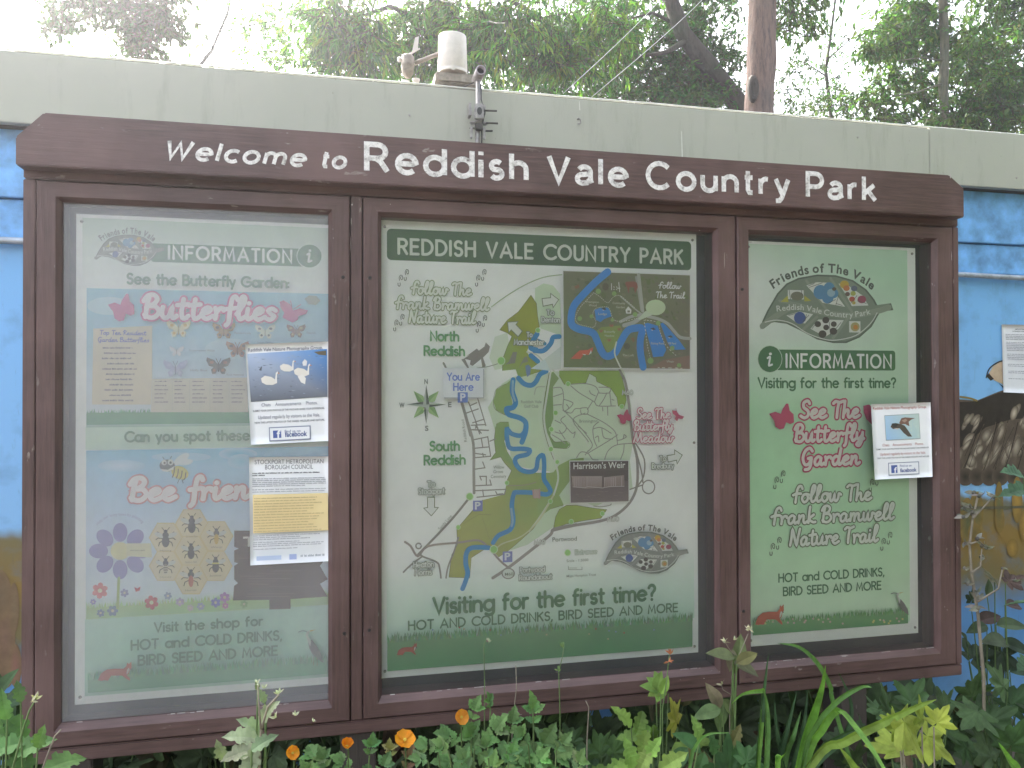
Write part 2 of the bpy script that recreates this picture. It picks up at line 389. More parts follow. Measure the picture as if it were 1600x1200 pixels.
# head with beak, mostly behind the notice; neck; spread wing with barred feathers
pt.poly([(1565, 640), (1590, 622), (1620, 600), (1680, 600), (1700, 690), (1650, 720), (1585, 650)], MID)
pt.poly([(1545, 583), (1552, 572), (1562, 566), (1580, 562), (1625, 560), (1640, 600), (1600, 625), (1578, 622), (1566, 600), (1553, 594)], BUF)
pt.poly([(1545, 583), (1553, 592), (1548, 595), (1541, 588)], DK)
pt.stroke([(1541, 590), (1546, 576), (1562, 565), (1585, 561)], 2.2, DK)
pt.poly([(1560, 598), (1572, 607), (1580, 622), (1600, 626), (1600, 640), (1575, 615)], DK)
pt.poly([(1440, 618), (1500, 624), (1526, 626), (1560, 612), (1600, 600), (1680, 590), (1760, 600), (1760, 720), (1640, 740), (1600, 735), (1560, 748), (1546, 752), (1520, 753), (1506, 752), (1440, 735)], MID)
pt.poly([(1440, 622), (1500, 628), (1526, 627), (1560, 614), (1640, 596), (1760, 605), (1760, 640), (1640, 652), (1580, 655), (1540, 668), (1500, 700), (1440, 700)], DK)
for i, (px, py, rx, ry, ro) in enumerate([(1511, 660, 6, 9, 10), (1527, 658, 5, 10, 20), (1512, 690, 6, 10, 15), (1527, 703, 5, 9, 10), (1543, 682, 6, 11, 8), (1540, 714, 6, 14, 5), (1518, 725, 8, 11, 0), (1557, 712, 5, 13, 0), (1567, 676, 5, 9, -5), (1575, 705, 8, 13, -8), (1590, 697, 7, 11, -8), (1585, 647, 5, 8, 5), (1604, 690, 6, 11, -5), (1620, 680, 6, 11, -8), (1600, 660, 5, 8, 0), (1640, 685, 7, 10, -8), (1660, 670, 6, 10, -5), (1490, 720, 7, 12, 5), (1485, 690, 6, 10, 5)]):
    for q_ in range(3):
        f_ = random.uniform(.7, 1.15); pt.soft(px+random.uniform(-4, 4), py+random.uniform(-6, 6), rx*random.uniform(.55, 1.15), ry*random.uniform(.9, 1.7), tuple(v_*f_ for v_ in PALE), MID, ro+18+random.uniform(-12, 12))
for (x0, y0, x1, y1) in [(1536, 640, 1500, 750), (1560, 650, 1531, 752), (1575, 655, 1550, 748), (1590, 660, 1566, 742), (1606, 660, 1588, 738), (1625, 660, 1612, 735)]:
    pt.stroke([(x0, y0), ((x0+x1)/2+2, (y0+y1)/2), (x1, y1)], 1.5, DK)
    for q_ in range(5): pt.stroke([(x0+random.uniform(-9, 9), y0+random.uniform(5, 30)), (x1+random.uniform(-4, 12), y1-random.uniform(5, 40))], .8, random.choice([DK, MID, (.17, .13, .09)]))
pt.stroke([(1500, 620), (1514, 622), (1526, 626)], 3, (.22, .17, .05))
for px in (1508, 1526, 1545, 1562, 1585, 1605):
    pt.soft(px, 745, 13, 14, DK, MID)
# reeds and reflections
for i in range(26):
    px = 1505+random.random()*330; py = 775+random.random()*90
    pt.soft(px, py, 5+random.random()*9, 14+random.random()*26, random.choice([(.36, .22, .05), (.24, .13, .03), (.16, .12, .04), (.10, .11, .05)]), (.22, .145, .04))
pt.stroke([(1490, 792), (1560, 793), (1700, 788)], 4, (.10, .095, .06))
mural = child(pt, 'mural_bird', M_mural, hut); mural.parent = wall
mural.matrix_parent_inverse.identity(); mural.location = (0, 0, 0)
pt = Paint(YW-.0012, 2e-5)          # autumn bank painted at the far left of the wall
for (px, py, rx, ry, c) in ((8, 1000, 16, 60, (.20, .12, .08)), (24, 1040, 10, 34, (.24, .12, .09)), (0, 930, 18, 40, (.17, .12, .07)), (22, 950, 8, 40, (.20, .14, .08)), (6, 1062, 14, 14, (.12, .08, .06))):
    pt.soft(px, py, rx, ry, c, (.20, .13, .07) if py > 900 else (.26, .28, .30))
mural2 = child(pt, 'mural_bank', M_mural, hut); mural2.parent = wall; mural2.matrix_parent_inverse.identity()

# ------------------------------------------------------------------ the notice board
board = empty('notice_board', (at(800, 600, 0).x, 0.05, 0))
tag(board, 'three bay brown wooden notice board welcoming visitors to the country park', 'notice board')
Z = lambda px, py, Y=0: at(px, py, Y).z
X = lambda px, py, Y=0: at(px, py, Y).x
zb = Z(1424, 1062); z_dt = Z(546, 306); z_db = Z(1424, 1044)
xL, xR = X(35, 600), X(1500, 700)
gaps = [(X(56, 600), X(547, 600)), (X(567, 600), X(1149.5, 600)), (X(1151.5, 600), X(1489, 600))]
opens = [(X(88, 306), X(519, 330)), (X(590, 334), X(1123, 700)), (X(1169, 600), X(1466, 700))]
z_ot = (Z(86, 306)+Z(520, 328)+Z(1128, 358))/3; z_ob = (Z(517, 1105)+Z(1117, 1052))/2
YH = -.045
# header with chamfered ends
def prism(poly, y0, y1, bev=.003):
    import bmesh
    bm = bmesh.new(); f = bm.faces.new([bm.verts.new((a, y0, b)) for a, b in poly])
    ext = bmesh.ops.extrude_face_region(bm, geom=[f])
    for v in [e for e in ext['geom'] if isinstance(e, bmesh.types.BMVert)]: v.co.y = y1
    bmesh.ops.recalc_face_normals(bm, faces=bm.faces)
    bmesh.ops.bevel(bm, geom=bm.edges[:], offset=bev, segments=2, affect='EDGES'); bm.verts.index_update()
    r = ([v.co.copy() for v in bm.verts], [[v.index for v in fc.verts] for fc in bm.faces]); bm.free(); return r
hz1 = (Z(68, 176, YH)+Z(1484, 273, YH))/2; hz0 = (Z(200, 266, YH)+Z(1220, 325, YH)+Z(1500, 339, YH))/3
hxa, hxb, hxc, hxd = X(24, 225, YH), X(68, 176, YH), X(1484, 273, YH), X(1507, 320, YH)
hzl = Z(24, 213, YH); hzr = Z(1501, 294, YH)
m = MB(); v, f = prism([(hxa, hz0), (hxd, hz0), (hxd, hzr), (hxc, hz1), (hxb, hz1), (hxa, hzl)], YH, -.002); m.add(v, f)
header = child(m, 'header_board', M_wood_h, board)
m = MB(); m.box(xL, xR, -.001, .10, z_dt+.002, hz0+.10, bev=.003); m_top = child(m, 'top_rail', M_wood_h, board)
m = MB(); m.box(xL, xR, -.002, .10, zb, z_db-.0015, bev=.003); child(m, 'bottom_rail', M_wood_h, board)
m = MB(); m.box(xL, gaps[0][0]-.0015, -.0015, .10, z_db, z_dt, bev=.002); child(m, 'side_post', M_wood_v, board)
m = MB(); m.box(gaps[2][1]+.0015, xR, -.0015, .10, z_db, z_dt, bev=.002); child(m, 'side_post', M_wood_v, board)
m = MB(); m.box(gaps[0][1]+.0018, gaps[1][0]-.0018, .0, .10, z_db, z_dt, bev=.002); child(m, 'mullion', M_wood_v, board)
m = MB(); m.box(gaps[1][1]+.0002, gaps[2][0]-.0002, .004, .10, z_db, z_dt); child(m, 'mullion', M_wood_v, board)
m = MB(); m.box(xL+.01, xR-.01, .1005, .118, zb+.01, hz0+.05); child(m, 'back_panel', M_back, board)
for px in (110, 560, 1338):
    x = X(px, 1100); m = MB(); m.box(x-.045, x+.045, .01, .10, -.05, zb-.001, bev=.004); child(m, 'leg', M_wood_old, board)
screw_px = [[(536, 433), (538, 990)], [(578, 434), (577, 985)], [(1160, 452), (1162, 955)]]
for i in range(3):
    (a, b), (oa, ob) = gaps[i], opens[i]; a += .001; b -= .001
    t, bt = z_dt-.0015, z_db+.0015; F = -.005; BV = .010; GY = .016
    rings = [(a, b, bt, t, .06), (a, b, bt, t, F+.003), (a+.003, b-.003, bt+.003, t-.003, F), (oa, ob, z_ob, z_ot, F), (oa+BV, ob-BV, z_ob+BV*1.5, z_ot-BV, F+.016), (oa+BV, ob-BV, z_ob+BV*1.5, z_ot-BV, .06)]
    vs_, fs_ = [], []
    for (x0, x1, z0, z1, y) in rings: vs_ += [(x0, y, z0), (x1, y, z0), (x1, y, z1), (x0, y, z1)]
    top, side = [], []
    for r_ in range(len(rings)-1):
        for k in range(4): (side if k % 2 else top).append((r_*4+k, r_*4+(k+1) % 4, r_*4+4+(k+1) % 4, r_*4+4+k))
    m = MB(); m.add(vs_, top+side)
    door = child(m, 'door', M_wood_v, board)
    door.data.materials.append(M_wood_h)
    for p_ in door.data.polygons: p_.material_index = 1 if p_.index < len(top) else 0
    m = MB(); m.box(oa+BV+.0005, ob-BV-.0005, GY, GY+.004, z_ob+BV*1.5+.0005, z_ot-BV-.0005)
    gp = child(m, 'glass_pane', M_glass[i], board); gp.parent = door; gp.data.materials.append(M_clear)
    for p_ in gp.data.polygons: p_.material_index = 0 if p_.normal.y < -.5 else 1
    for (px, py) in screw_px[i]:
        p = at(px, py, F-.0006); m = MB()
        m.lathe([(.0001, .002), (.0035, .002), (.0045, 0)], p, 12, (.02, .018, .017), Matrix.Rotation(R(90), 3, 'X'))
        for _ in range(7):
            aa = random.random()*6.28; q = p+Vector((.007*math.cos(aa), -.0002*_*.3, .016*math.sin(aa)))
            m.add([q+Vector((random.uniform(-.003, .003), 0, random.uniform(-.006, .006))) for k in range(3)], [(0, 1, 2)], (.16, .12, .10))
        lh = child(m, 'lock_screw', M_misc, board); lh.parent = door
# chips and worn pale edge along the sills: real flakes of bare wood
for i in range(3):
    oa, ob = opens[i]
    for k in range(34):
        x = random.uniform(oa+.02, ob-.02); lw = random.uniform(.002, .02); hgt = random.uniform(.0008, .0025)
        if noise.noise((x*5, i, 3)) < -.05: continue
        z = z_ob+BV*1.5+.0004-random.random()*.002; y = F+.016-.0008
        m = MB(); m.box(x, x+lw, y-.0006, y+.0004, z-hgt*.4, z+hgt*.4, random.choice([(.5, .47, .46), (.34, .27, .26), (.42, .38, .37)]))
        child(m, 'bare_flake', M_misc, board)
for (px, py, w_, h_) in ((1485, 275, 3, 12), (513, 286, 5, 1.5), (485, 282, 4, 1), (1093, 360, 3, 1.5), (550, 320, 3, 3), (548, 380, 1.2, 30), (549, 345, 2, 16), (1132, 405, 1.4, 36), (1172, 378, 12, 2), (1487, 400, 1.2, 22), (1490, 440, 1.5, 10), (520, 358, 3, 1.5), (610, 319, 2, 2), (521, 372, 1.4, 5), (1100, 1060, 3, 1.6), (1213, 1038, 3, 3), (1063, 1062, 1.6, 1.6), (1476, 948, 2, 3), (1480, 953, 2, 2), (1178, 1066, 8, 1.3), (1440, 1060, 6, 1)):
    Yc = YH-.0004 if py < 300 else F-.0006
    p = at(px, py, Yc); k = scale_at(px, py, Yc)
    n_ = 7; pts_ = [(p.x+k*w_*.5*math.cos(6.283*q/n_)*random.uniform(.5, 1), Yc, p.z+k*h_*.5*math.sin(6.283*q/n_)*random.uniform(.5, 1)) for q in range(n_)]
    m = MB(); m.add(pts_, [tuple(range(n_))], random.choice([(.45, .40, .38), (.30, .24, .22)])); child(m, 'paint_chip', M_misc, board)
# ------------------------------------------------------------------ lettering: a rounded stroke alphabet, a brush script and the built-in sans
def A_(cx, cy, rx, ry, a0, a1, n=10):
    return [(cx+rx*math.cos(R(a0+(a1-a0)*i/n)), cy+ry*math.sin(R(a0+(a1-a0)*i/n))) for i in range(n+1)]
VAG = {
 'A': (.78, [[(0, 0), (.39, 1), (.78, 0)], [(.14, .32), (.64, .32)]]),
 'B': (.58, [[(.3, .54), (0, .54), (0, 1)]+A_(.3, .77, .22, .23, 90, -90), [(0, .54), (0, 0)]+A_(.32, .27, .26, .27, -90, 90)]),
 'C': (.78, [A_(.5, .5, .5, .5, 45, 315, 16)]),
 'D': (.68, [[(0, 0), (0, 1)]+A_(.2, .5, .48, .5, 90, -90, 14)+[(0, 0)]]),
 'E': (.5, [[(.5, 1), (0, 1), (0, 0), (.5, 0)], [(0, .52), (.44, .52)]]),
 'F': (.48, [[(.5, 1), (0, 1), (0, 0)], [(0, .5), (.42, .5)]]),
 'G': (.9, [A_(.5, .5, .5, .5, 45, 350, 16)+[(.98, .45), (.55, .45)]]),
 'H': (.62, [[(0, 0), (0, 1)], [(.62, 0), (.62, 1)], [(0, .53), (.62, .53)]]),
 'I': (.02, [[(0, 0), (0, 1)]]),
 'K': (.58, [[(0, 0), (0, 1)], [(.55, 1), (.03, .5)], [(.2, .62), (.58, 0)]]),
 'L': (.44, [[(0, 1), (0, 0), (.44, 0)]]),
 'M': (.8, [[(0, 0), (.1, 1), (.4, .2), (.7, 1), (.8, 0)]]),
 'N': (.66, [[(0, 0), (0, 1), (.66, 0), (.66, 1)]]),
 'O': (.92, [A_(.46, .5, .46, .5, 0, 360, 22)]),
 'P': (.52, [[(0, 0), (0, 1)]+A_(.26, .73, .27, .27, 90, -90)+[(0, .46)]]),
 'R': (.56, [[(0, 0), (0, 1)]+A_(.28, .74, .26, .26, 90, -90)+[(0, .48)], [(.28, .48), (.56, 0)]]),
 'S': (.5, [A_(.26, .75, .24, .25, 35, 240, 10)+A_(.25, .26, .25, .26, 70, -150, 11)]),
 'T': (.56, [[(0, 1), (.56, 1)], [(.28, 1), (.28, 0)]]),
 'U': (.6, [[(0, 1), (0, .3)]+A_(.3, .3, .3, .3, 180, 360, 10)+[(.6, 1)]]),
 'V': (.7, [[(0, 1), (.35, 0), (.7, 1)]]), 'Y': (.66, [[(0, 1), (.33, .48), (.66, 1)], [(.33, .48), (.33, 0)]]),
 'W': (1.05, [[(0, 1), (.27, 0), (.52, .9), (.78, 0), (1.05, 1)]]),
 'a': (.62, [A_(.32, .33, .32, .33, 0, 360, 18), [(.64, .66), (.64, 0)]]), 'b': (.62, [[(0, 1), (0, 0)], A_(.32, .33, .32, .33, 180, 540, 18)]),
 'c': (.52, [A_(.32, .33, .32, .33, 48, 312, 12)]), 'd': (.62, [A_(.32, .33, .32, .33, 0, 360, 18), [(.64, 1), (.64, 0)]]),
 'e': (.62, [[(.02, .34), (.63, .34)]+A_(.32, .33, .31, .33, 0, 315, 15)]), 'f': (.34, [A_(.28, .8, .18, .2, 80, 180, 6)+[(.1, 0)], [(0, .62), (.32, .62)]]),
 'g': (.62, [A_(.32, .33, .32, .33, 0, 360, 18), [(.64, .66), (.64, -.05)]+A_(.34, -.05, .3, .25, 0, -140, 8)]),
 'h': (.52, [[(0, 1), (0, 0)], [(0, .35)]+A_(.26, .4, .26, .26, 180, 0, 8)+[(.52, 0)]]),
 'i': (.02, [[(0, .64), (0, 0)], [(0, .93), (0, .94)]]), 'k': (.46, [[(0, 1), (0, 0)], [(.42, .64), (.03, .3)], [(.15, .4), (.46, 0)]]),
 'l': (.02, [[(0, 1), (0, 0)]]), 'm': (.88, [[(0, .64), (0, 0)], [(0, .4)]+A_(.22, .42, .22, .23, 180, 0, 8)+[(.44, 0)], [(.44, .4)]+A_(.66, .42, .22, .23, 180, 0, 8)+[(.88, 0)]]),
 'n': (.52, [[(0, .64), (0, 0)], [(0, .38)]+A_(.26, .39, .26, .26, 180, 0, 8)+[(.52, 0)]]),
 'o': (.64, [A_(.32, .33, .32, .33, 0, 360, 18)]), 'p': (.62, [[(0, .66), (0, -.3)], A_(.32, .33, .32, .33, 180, 540, 18)]),
 'r': (.3, [[(0, .64), (0, 0)], [(0, .35)]+A_(.24, .36, .24, .28, 170, 75, 5)]), 's': (.4, [A_(.2, .48, .18, .17, 40, 235, 8)+A_(.2, .17, .19, .17, 65, -150, 9)]),
 't': (.32, [[(.13, .92), (.13, .12)]+A_(.25, .12, .12, .12, 180, 280, 4), [(0, .64), (.32, .64)]]),
 'u': (.52, [[(0, .64), (0, .26)]+A_(.26, .26, .26, .26, 180, 360, 8)+[(.52, .64)], [(.52, .64), (.52, 0)]]),
 'v': (.48, [[(0, .64), (.24, 0), (.48, .64)]]), 'w': (.78, [[(0, .64), (.2, 0), (.39, .58), (.58, 0), (.78, .64)]]), 'y': (.5, [[(0, .64), (.26, .03)], [(.5, .64), (.2, -.28)]]),
 '?': (.46, [A_(.23, .76, .23, .24, 165, -60, 10)+[(.23, .4), (.23, .28)], [(.23, .01), (.23, .02)]]), ',': (.08, [[(.05, .04), (0, -.14)]]), ':': (.02, [[(0, .06), (0, .07)], [(0, .5), (0, .51)]]),
 '1': (.25, [[(0, .8), (.22, 1), (.22, 0)]]), '0': (.6, [A_(.3, .5, .3, .5, 0, 360, 18)]), '6': (.6, [[(.42, 1), (.08, .5)]+A_(.3, .3, .28, .3, 150, 510, 16)]),
 "'": (.02, [[(0, 1), (0, .78)]]), '.': (.02, [[(0, .02), (0, .03)]]), '-': (.3, [[(0, .35), (.3, .35)]]), ' ': (.3, []),
}
SCR = {
 'B': (.62, [[(.16, .93), (.1, .5), (.08, .02)], [(-.02, .74), (.1, .97), (.32, 1.02), (.46, .84), (.36, .62), (.16, .52), (.42, .5), (.56, .26), (.42, .03), (.22, .0), (.04, .12)]]),
 'u': (.58, [[(.05, .48), (.03, .18), (.14, .0), (.3, .1), (.4, .48), (.39, .14), (.47, .0), (.58, .1)]]),
 't': (.42, [[(.2, .86), (.16, .34), (.19, .04), (.29, -.01), (.42, .1)], [(-.02, .58), (.4, .63)]]),
 'e': (.46, [[(.03, .2), (.26, .28), (.36, .41), (.25, .5), (.09, .38), (.07, .12), (.22, -.01), (.46, .12)]]),
 'r': (.42, [[(.05, .48), (.1, .28), (.08, .0)], [(.1, .28), (.22, .46), (.36, .46), (.38, .38)]]),
 'f': (.40, [[(.44, .88), (.36, 1.02), (.24, .92), (.18, .4), (.16, -.12), (.06, -.3)], [(0, .44), (.4, .5)]]),
 'l': (.34, [[(.02, .22), (.24, .62), (.31, .95), (.2, 1.02), (.11, .72), (.1, .16), (.19, .0), (.36, .12)]]),
 'i': (.28, [[(.08, .48), (.06, .13), (.13, .0), (.27, .09)], [(.1, .72), (.11, .73)]]),
 's': (.44, [[(.38, .42), (.24, .5), (.1, .41), (.2, .27), (.34, .15), (.2, .0), (.02, .06)]]),
 'F': (.48, [[(.54, .84), (.46, 1.0), (.32, .98), (.22, .75), (.18, .35), (.15, .0)], [(-.02, .46), (.2, .54), (.46, .54)]]),
 'o': (.5, [[(.3, .5), (.12, .44), (.05, .2), (.18, .0), (.36, .1), (.4, .34), (.3, .5), (.5, .44)]]),
 'w': (.72, [[(.05, .48), (.04, .14), (.13, .0), (.26, .16), (.31, .44), (.32, .12), (.42, .0), (.55, .18), (.58, .46), (.72, .4)]]),
 'T': (.54, [[(.0, .86), (.14, .98), (.36, .92), (.58, 1.0)], [(.32, .93), (.26, .5), (.24, .0)]]),
 'h': (.54, [[(.12, 1.0), (.09, .5), (.06, .0)], [(.07, .18), (.22, .44), (.34, .42), (.34, .12), (.42, .0), (.54, .1)]]),
 'k': (.48, [[(.12, 1.0), (.08, .5), (.06, .0)], [(.36, .5), (.1, .24), (.32, .04), (.48, .04)]]),
 'a': (.58, [[(.4, .42), (.24, .5), (.07, .32), (.08, .06), (.22, .0), (.36, .2), (.41, .46), (.39, .14), (.46, .0), (.58, .1)]]),
 'n': (.56, [[(.07, .48), (.08, .25), (.05, .0)], [(.07, .2), (.22, .46), (.34, .44), (.34, .12), (.43, .0), (.56, .1)]]),
 'm': (.8, [[(.07, .48), (.08, .25), (.05, .0)], [(.07, .2), (.2, .46), (.31, .42), (.3, .0)], [(.31, .2), (.44, .46), (.56, .42), (.56, .12), (.66, .0), (.8, .1)]]),
 'N': (.66, [[(.03, .02), (.1, .5), (.14, .98), (.3, .45), (.44, .03), (.52, .5), (.62, 1.02)]]),
 'G': (.66, [[(.56, .84), (.4, 1.02), (.16, .86), (.04, .45), (.16, .06), (.38, .08), (.52, .42), (.34, .4)], [(.53, .44), (.5, .0), (.4, -.22), (.2, -.26)]]),
 'd': (.58, [[(.4, .42), (.22, .5), (.06, .3), (.1, .04), (.24, .02), (.4, .3), (.5, 1.0), (.42, .4), (.41, .06), (.48, .0), (.58, .1)]]),
 'y': (.52, [[(.06, .48), (.06, .2), (.18, .1), (.36, .3), (.42, .48), (.38, .0), (.24, -.3), (.06, -.24), (.2, -.06), (.52, .12)]]),
 'S': (.56, [[(.5, .86), (.38, 1.02), (.16, .9), (.18, .62), (.42, .42), (.44, .14), (.24, .0), (.02, .12)]]),
 'M': (.86, [[(.0, .02), (.12, .5), (.2, .96), (.3, .4), (.36, .14), (.5, .5), (.62, .98), (.68, .4), (.74, .04), (.86, .1)]]),
 'g': (.52, [[(.4, .42), (.24, .5), (.07, .3), (.12, .06), (.28, .12), (.42, .46), (.38, .0), (.24, -.3), (.06, -.24), (.2, -.06), (.52, .12)]]),
 'p': (.56, [[(.08, .48), (.07, .0), (.05, -.32)], [(.08, .3), (.28, .5), (.44, .3), (.3, .02), (.1, .06)]]),
 'R': (.6, [[(.14, .95), (.08, .0)], [(-.02, .74), (.16, 1.0), (.42, .92), (.4, .62), (.14, .5), (.36, .2), (.58, .04)]]),
 ' ': (.34, []),
}
SCR['b'] = SCR['B']
_fc = {}
def sans_mesh(s, off=0.0, space=1.0):
    k = (s, off, space)
    if k not in _fc:
        cu = bpy.data.curves.new('t', 'FONT'); cu.body = s; cu.offset = off; cu.resolution_u = 3; cu.space_character = space; cu.fill_mode = 'FRONT'
        o = bpy.data.objects.new('t', cu); col.objects.link(o); bpy.context.view_layer.update()
        dg = bpy.context.evaluated_depsgraph_get(); me = o.evaluated_get(dg).to_mesh()
        v = [(p.co.x, p.co.y) for p in me.vertices]; f = [tuple(p.vertices) for p in me.polygons]
        o.evaluated_get(dg).to_mesh_clear(); bpy.data.objects.remove(o); bpy.data.curves.remove(cu); _fc[k] = (v, f)
    return _fc[k]
CAPH = max(p[1] for p in sans_mesh('H')[0])
class Print(Paint):
    def _base(s, xL, yL, xR):
        a = at(xL, yL, s.Y); b = at(xR, yL, s.Y); return a.x, a.z, b.x-a.x
    def strokefont(s, font, txt, xL, yL, xR, cap, layers, gap=.17, slant=0.0, smooth=False):
        x0, z0, W = s._base(xL, yL, xR); sy = cap*scale_at(xL, yL, s.Y)
        adv = sum(font[c][0]+gap for c in txt)-gap; sx = W/adv
        for (c, wpx, dx, dz) in layers:
            pen = 0.0; w_ = wpx*scale_at(xL, yL, s.Y)
            for ch in txt:
                a, sts = font[ch]
                for st in sts:
                    q = [(x0+(pen+p[0]+slant*p[1])*sx+dx*w_, z0+p[1]*sy+dz*w_) for p in st]
                    if smooth and len(q) > 2: q = crom(q, 4)
                    s.stroke3(q, w_, c)
                pen += a+gap
    def vag(s, txt, xL, yL, xR, cap, c, w=None, gap=.2): s.strokefont(VAG, txt, xL, yL, xR, cap, [(c, w or cap*.19, 0, 0)], gap)
    def vago(s, txt, xL, yL, xR, cap, c, co, w=None, ow=None, gap=.22):
        w = w or cap*.16; s.strokefont(VAG, txt, xL, yL, xR, cap, [(co, ow or w+cap*.28, 0, 0), (c, w, 0, 0)], gap)
    def script(s, txt, xL, yL, xR, cap, c, co, w, ow, gap=.02):
        s.strokefont(SCR, txt, xL, yL, xR, cap, ([(co, ow, 0, 0)] if co else [])+[(c, w, 0, 0)], gap, .06, True)
    def sans(s, txt, xL, yL, xR, cap, c, bold=.0, shear=0, space=1.0):
        v, f = sans_mesh(txt, bold, space); x0, z0, W = s._base(xL, yL, xR)
        mn = min(p[0] for p in v); mx = max(p[0] for p in v); sx = W/(mx-mn+shear*CAPH); sy = cap*scale_at(xL, yL, s.Y)/CAPH; y = s.y()
        s.add([(x0+(p[0]-mn+shear*p[1])*sx, y, z0+p[1]*sy) for p in v], f, c)
    def arch(s, txt, pts, cap, c, bold=.02, dx=0, dy=0):
        """letters along a photo-pixel polyline"""
        q = [(at(p[0]+dx, p[1]+dy, s.Y).x, at(p[0]+dx, p[1]+dy, s.Y).z) for p in pts]; q = crom(q, 8)
        d = [0]
        for a, b in zip(q, q[1:]): d.append(d[-1]+math.hypot(b[0]-a[0], b[1]-a[1]))
        ws = []
        for ch in txt:
            if ch == ' ': ws.append(.22)
            else:
                v, f = sans_mesh(ch, bold); ws.append(max(p[0] for p in v)-min(p[0] for p in v)+.09)
        tot = sum(ws); k = d[-1]/tot; sy = cap*scale_at(pts[0][0], pts[0][1], s.Y)/CAPH; pos = 0
        for ch, wd in zip(txt, ws):
            t = (pos+wd/2)*k; pos += wd
            if ch == ' ': continue
            i = max(j for j in range(len(d)-1) if d[j] <= t); u = (t-d[i])/(d[i+1]-d[i]); cx = q[i][0]+(q[i+1][0]-q[i][0])*u; cz = q[i][1]+(q[i+1][1]-q[i][1])*u
            an = math.atan2(q[i+1][1]-q[i][1], q[i+1][0]-q[i][0]); v, f = sans_mesh(ch, bold); m0 = (max(p[0] for p in v)+min(p[0] for p in v))/2; y = s.y()
            s.add([(cx+(p[0]-m0)*k*math.cos(an)-p[1]*sy*math.sin(an), y, cz+(p[0]-m0)*k*math.sin(an)+p[1]*sy*math.cos(an)) for p in v], f, c)
    def rrect(s, x0, y0, x1, y1, rpx, c):
        a = at(x0, y0, s.Y); b = at(x1, y1, s.Y); r = rpx*scale_at(x0, y0, s.Y); y = s.y(); v = []
        for (cx, cz, a0) in ((b.x-r, a.z-r, 0), (a.x+r, a.z-r, 90), (a.x+r, b.z+r, 180), (b.x-r, b.z+r, 270)):
            for k in range(6): t = R(a0+18*k); v.append((cx+r*math.cos(t), y, cz+r*math.sin(t)))
        s.add(v, [tuple(range(len(v)))], c)
    def grass(s, x0, y0t, x1, y1b, c_top, c_bot, bl_px, n, yr=None):
        """strip whose bottom is (.., y1b at x0), blades on top"""
        a = at(x0, y0t, s.Y); b = at(x1, y0t, s.Y); zt = a.z; zb_ = at(x0, y1b, s.Y).z; y = s.y()
        s.tri([(a.x, y, zt), (b.x, y, zt), (b.x, y, zb_), (a.x, y, zb_)], [(0, 1, 2, 3)], [c_top, c_top, c_bot, c_bot])
        k = scale_at(x0, y0t, s.Y)
        for i in range(n):
            x = a.x+(b.x-a.x)*random.random(); h = bl_px*k*random.uniform(.3, 1); wv = bl_px*k*random.uniform(.06, .14); dx = random.uniform(-.3, .3)*h; y = s.y()
            x = min(max(x, a.x+wv), b.x-wv); dx = min(max(dx, a.x-x), b.x-x)
            s.add([(x-wv, y, zt-.0005), (x+wv, y, zt-.0005), (x+dx, y, zt+h)], [(0, 1, 2)], tuple(q*random.uniform(.8, 1.25) for q in c_top))
    def micro(s, x0, y, x1, h, c, words=None):
        """a line of print too small to read in the photo: word-length bars broken into letters"""
        x = x0
        while x < x1-1:
            wl = random.uniform(1.5, 5)*h
            e = min(x1, x+wl); lx = x
            while lx < e-.2:
                lw = h*random.uniform(.3, .6); s.quad_w(lx, y-h*random.uniform(.62, 1.0), min(lx+lw, e), y, c); lx += lw+h*.22
            x = e+h*.55
    def quad_w(s, x0, y0, x1, y1, c):
        yy = s.y(); v = [s.P(p, yy) for p in ((x0, y0), (x1, y0), (x1, y1), (x0, y1))]; s.add(v, [(0, 1, 2, 3)], c)
    def butterfly(s, cx, cy, sz, c, rot=0, c2=None):
        cr, sr = math.cos(R(rot)), math.sin(R(rot)); T = lambda x, y: (cx+(x*cr-y*sr)*sz, cy+(x*sr+y*cr)*sz)
        for sg in (-1, 1):
            s.poly([T(*p) for p in [(0, -.05), (sg*.35, -.5), (sg*.95, -.72), (sg*1.0, -.45), (sg*.78, -.02), (sg*.4, .08), (sg*.62, .3), (sg*.5, .66), (sg*.25, .62), (0, .15)]], c)
            if c2:
                s.ell(*T(sg*.55, -.3), sz*.16, sz*.12, c2, rot); s.ell(*T(sg*.35, .35), sz*.12, sz*.12, c2, rot)
        s.stroke([T(0, -.2), T(0, .4)], sz*.12, tuple(q*.6 for q in c))
        for sg in (-1, 1): s.stroke([T(0, -.2), T(sg*.2, -.62)], max(.5, sz*.05), tuple(q*.7 for q in c))
    def sidefly(s, pts, c): s.poly(pts, c)
    def foot(s, cx, cy, k, c, flip=1):
        for (x, y, rx, ry) in ((0, 0, .5, .75), (.02, .05, .22, .4)): 
            s.stroke([(cx+k*(x+rx*math.cos(t)*.8+.2*flip*math.sin(t)), cy+k*(y+ry*math.sin(t))) for t in [i*.7 for i in range(9)]], k*.16, c)
        bx, by = cx-.55*k*flip*-1 - 1.0*k*flip, cy+1.9*k
    def feet(s, cx, cy, k, c):
        """a pair of prints walking up to the right"""
        for (ox, oy) in ((0, 0), (-3.3, 3.1)):
            x, y = cx+ox*k*.72, cy+oy*k*.72
            s.stroke([(x-.55*k, y+.8*k), (x-.7*k, y-.4*k), (x-.1*k, y-1.25*k), (x+.6*k, y-.8*k), (x+.45*k, y+.5*k), (x, y+.3*k), (x-.2*k, y-.4*k), (x+.2*k, y-.7*k)], .28*k, c)
            s.stroke([(x-1.15*k, y+1.9*k), (x-1.1*k, y+2.8*k), (x-.6*k, y+3.05*k), (x-.3*k, y+2.5*k), (x-.35*k, y+1.8*k)], .3*k, c)
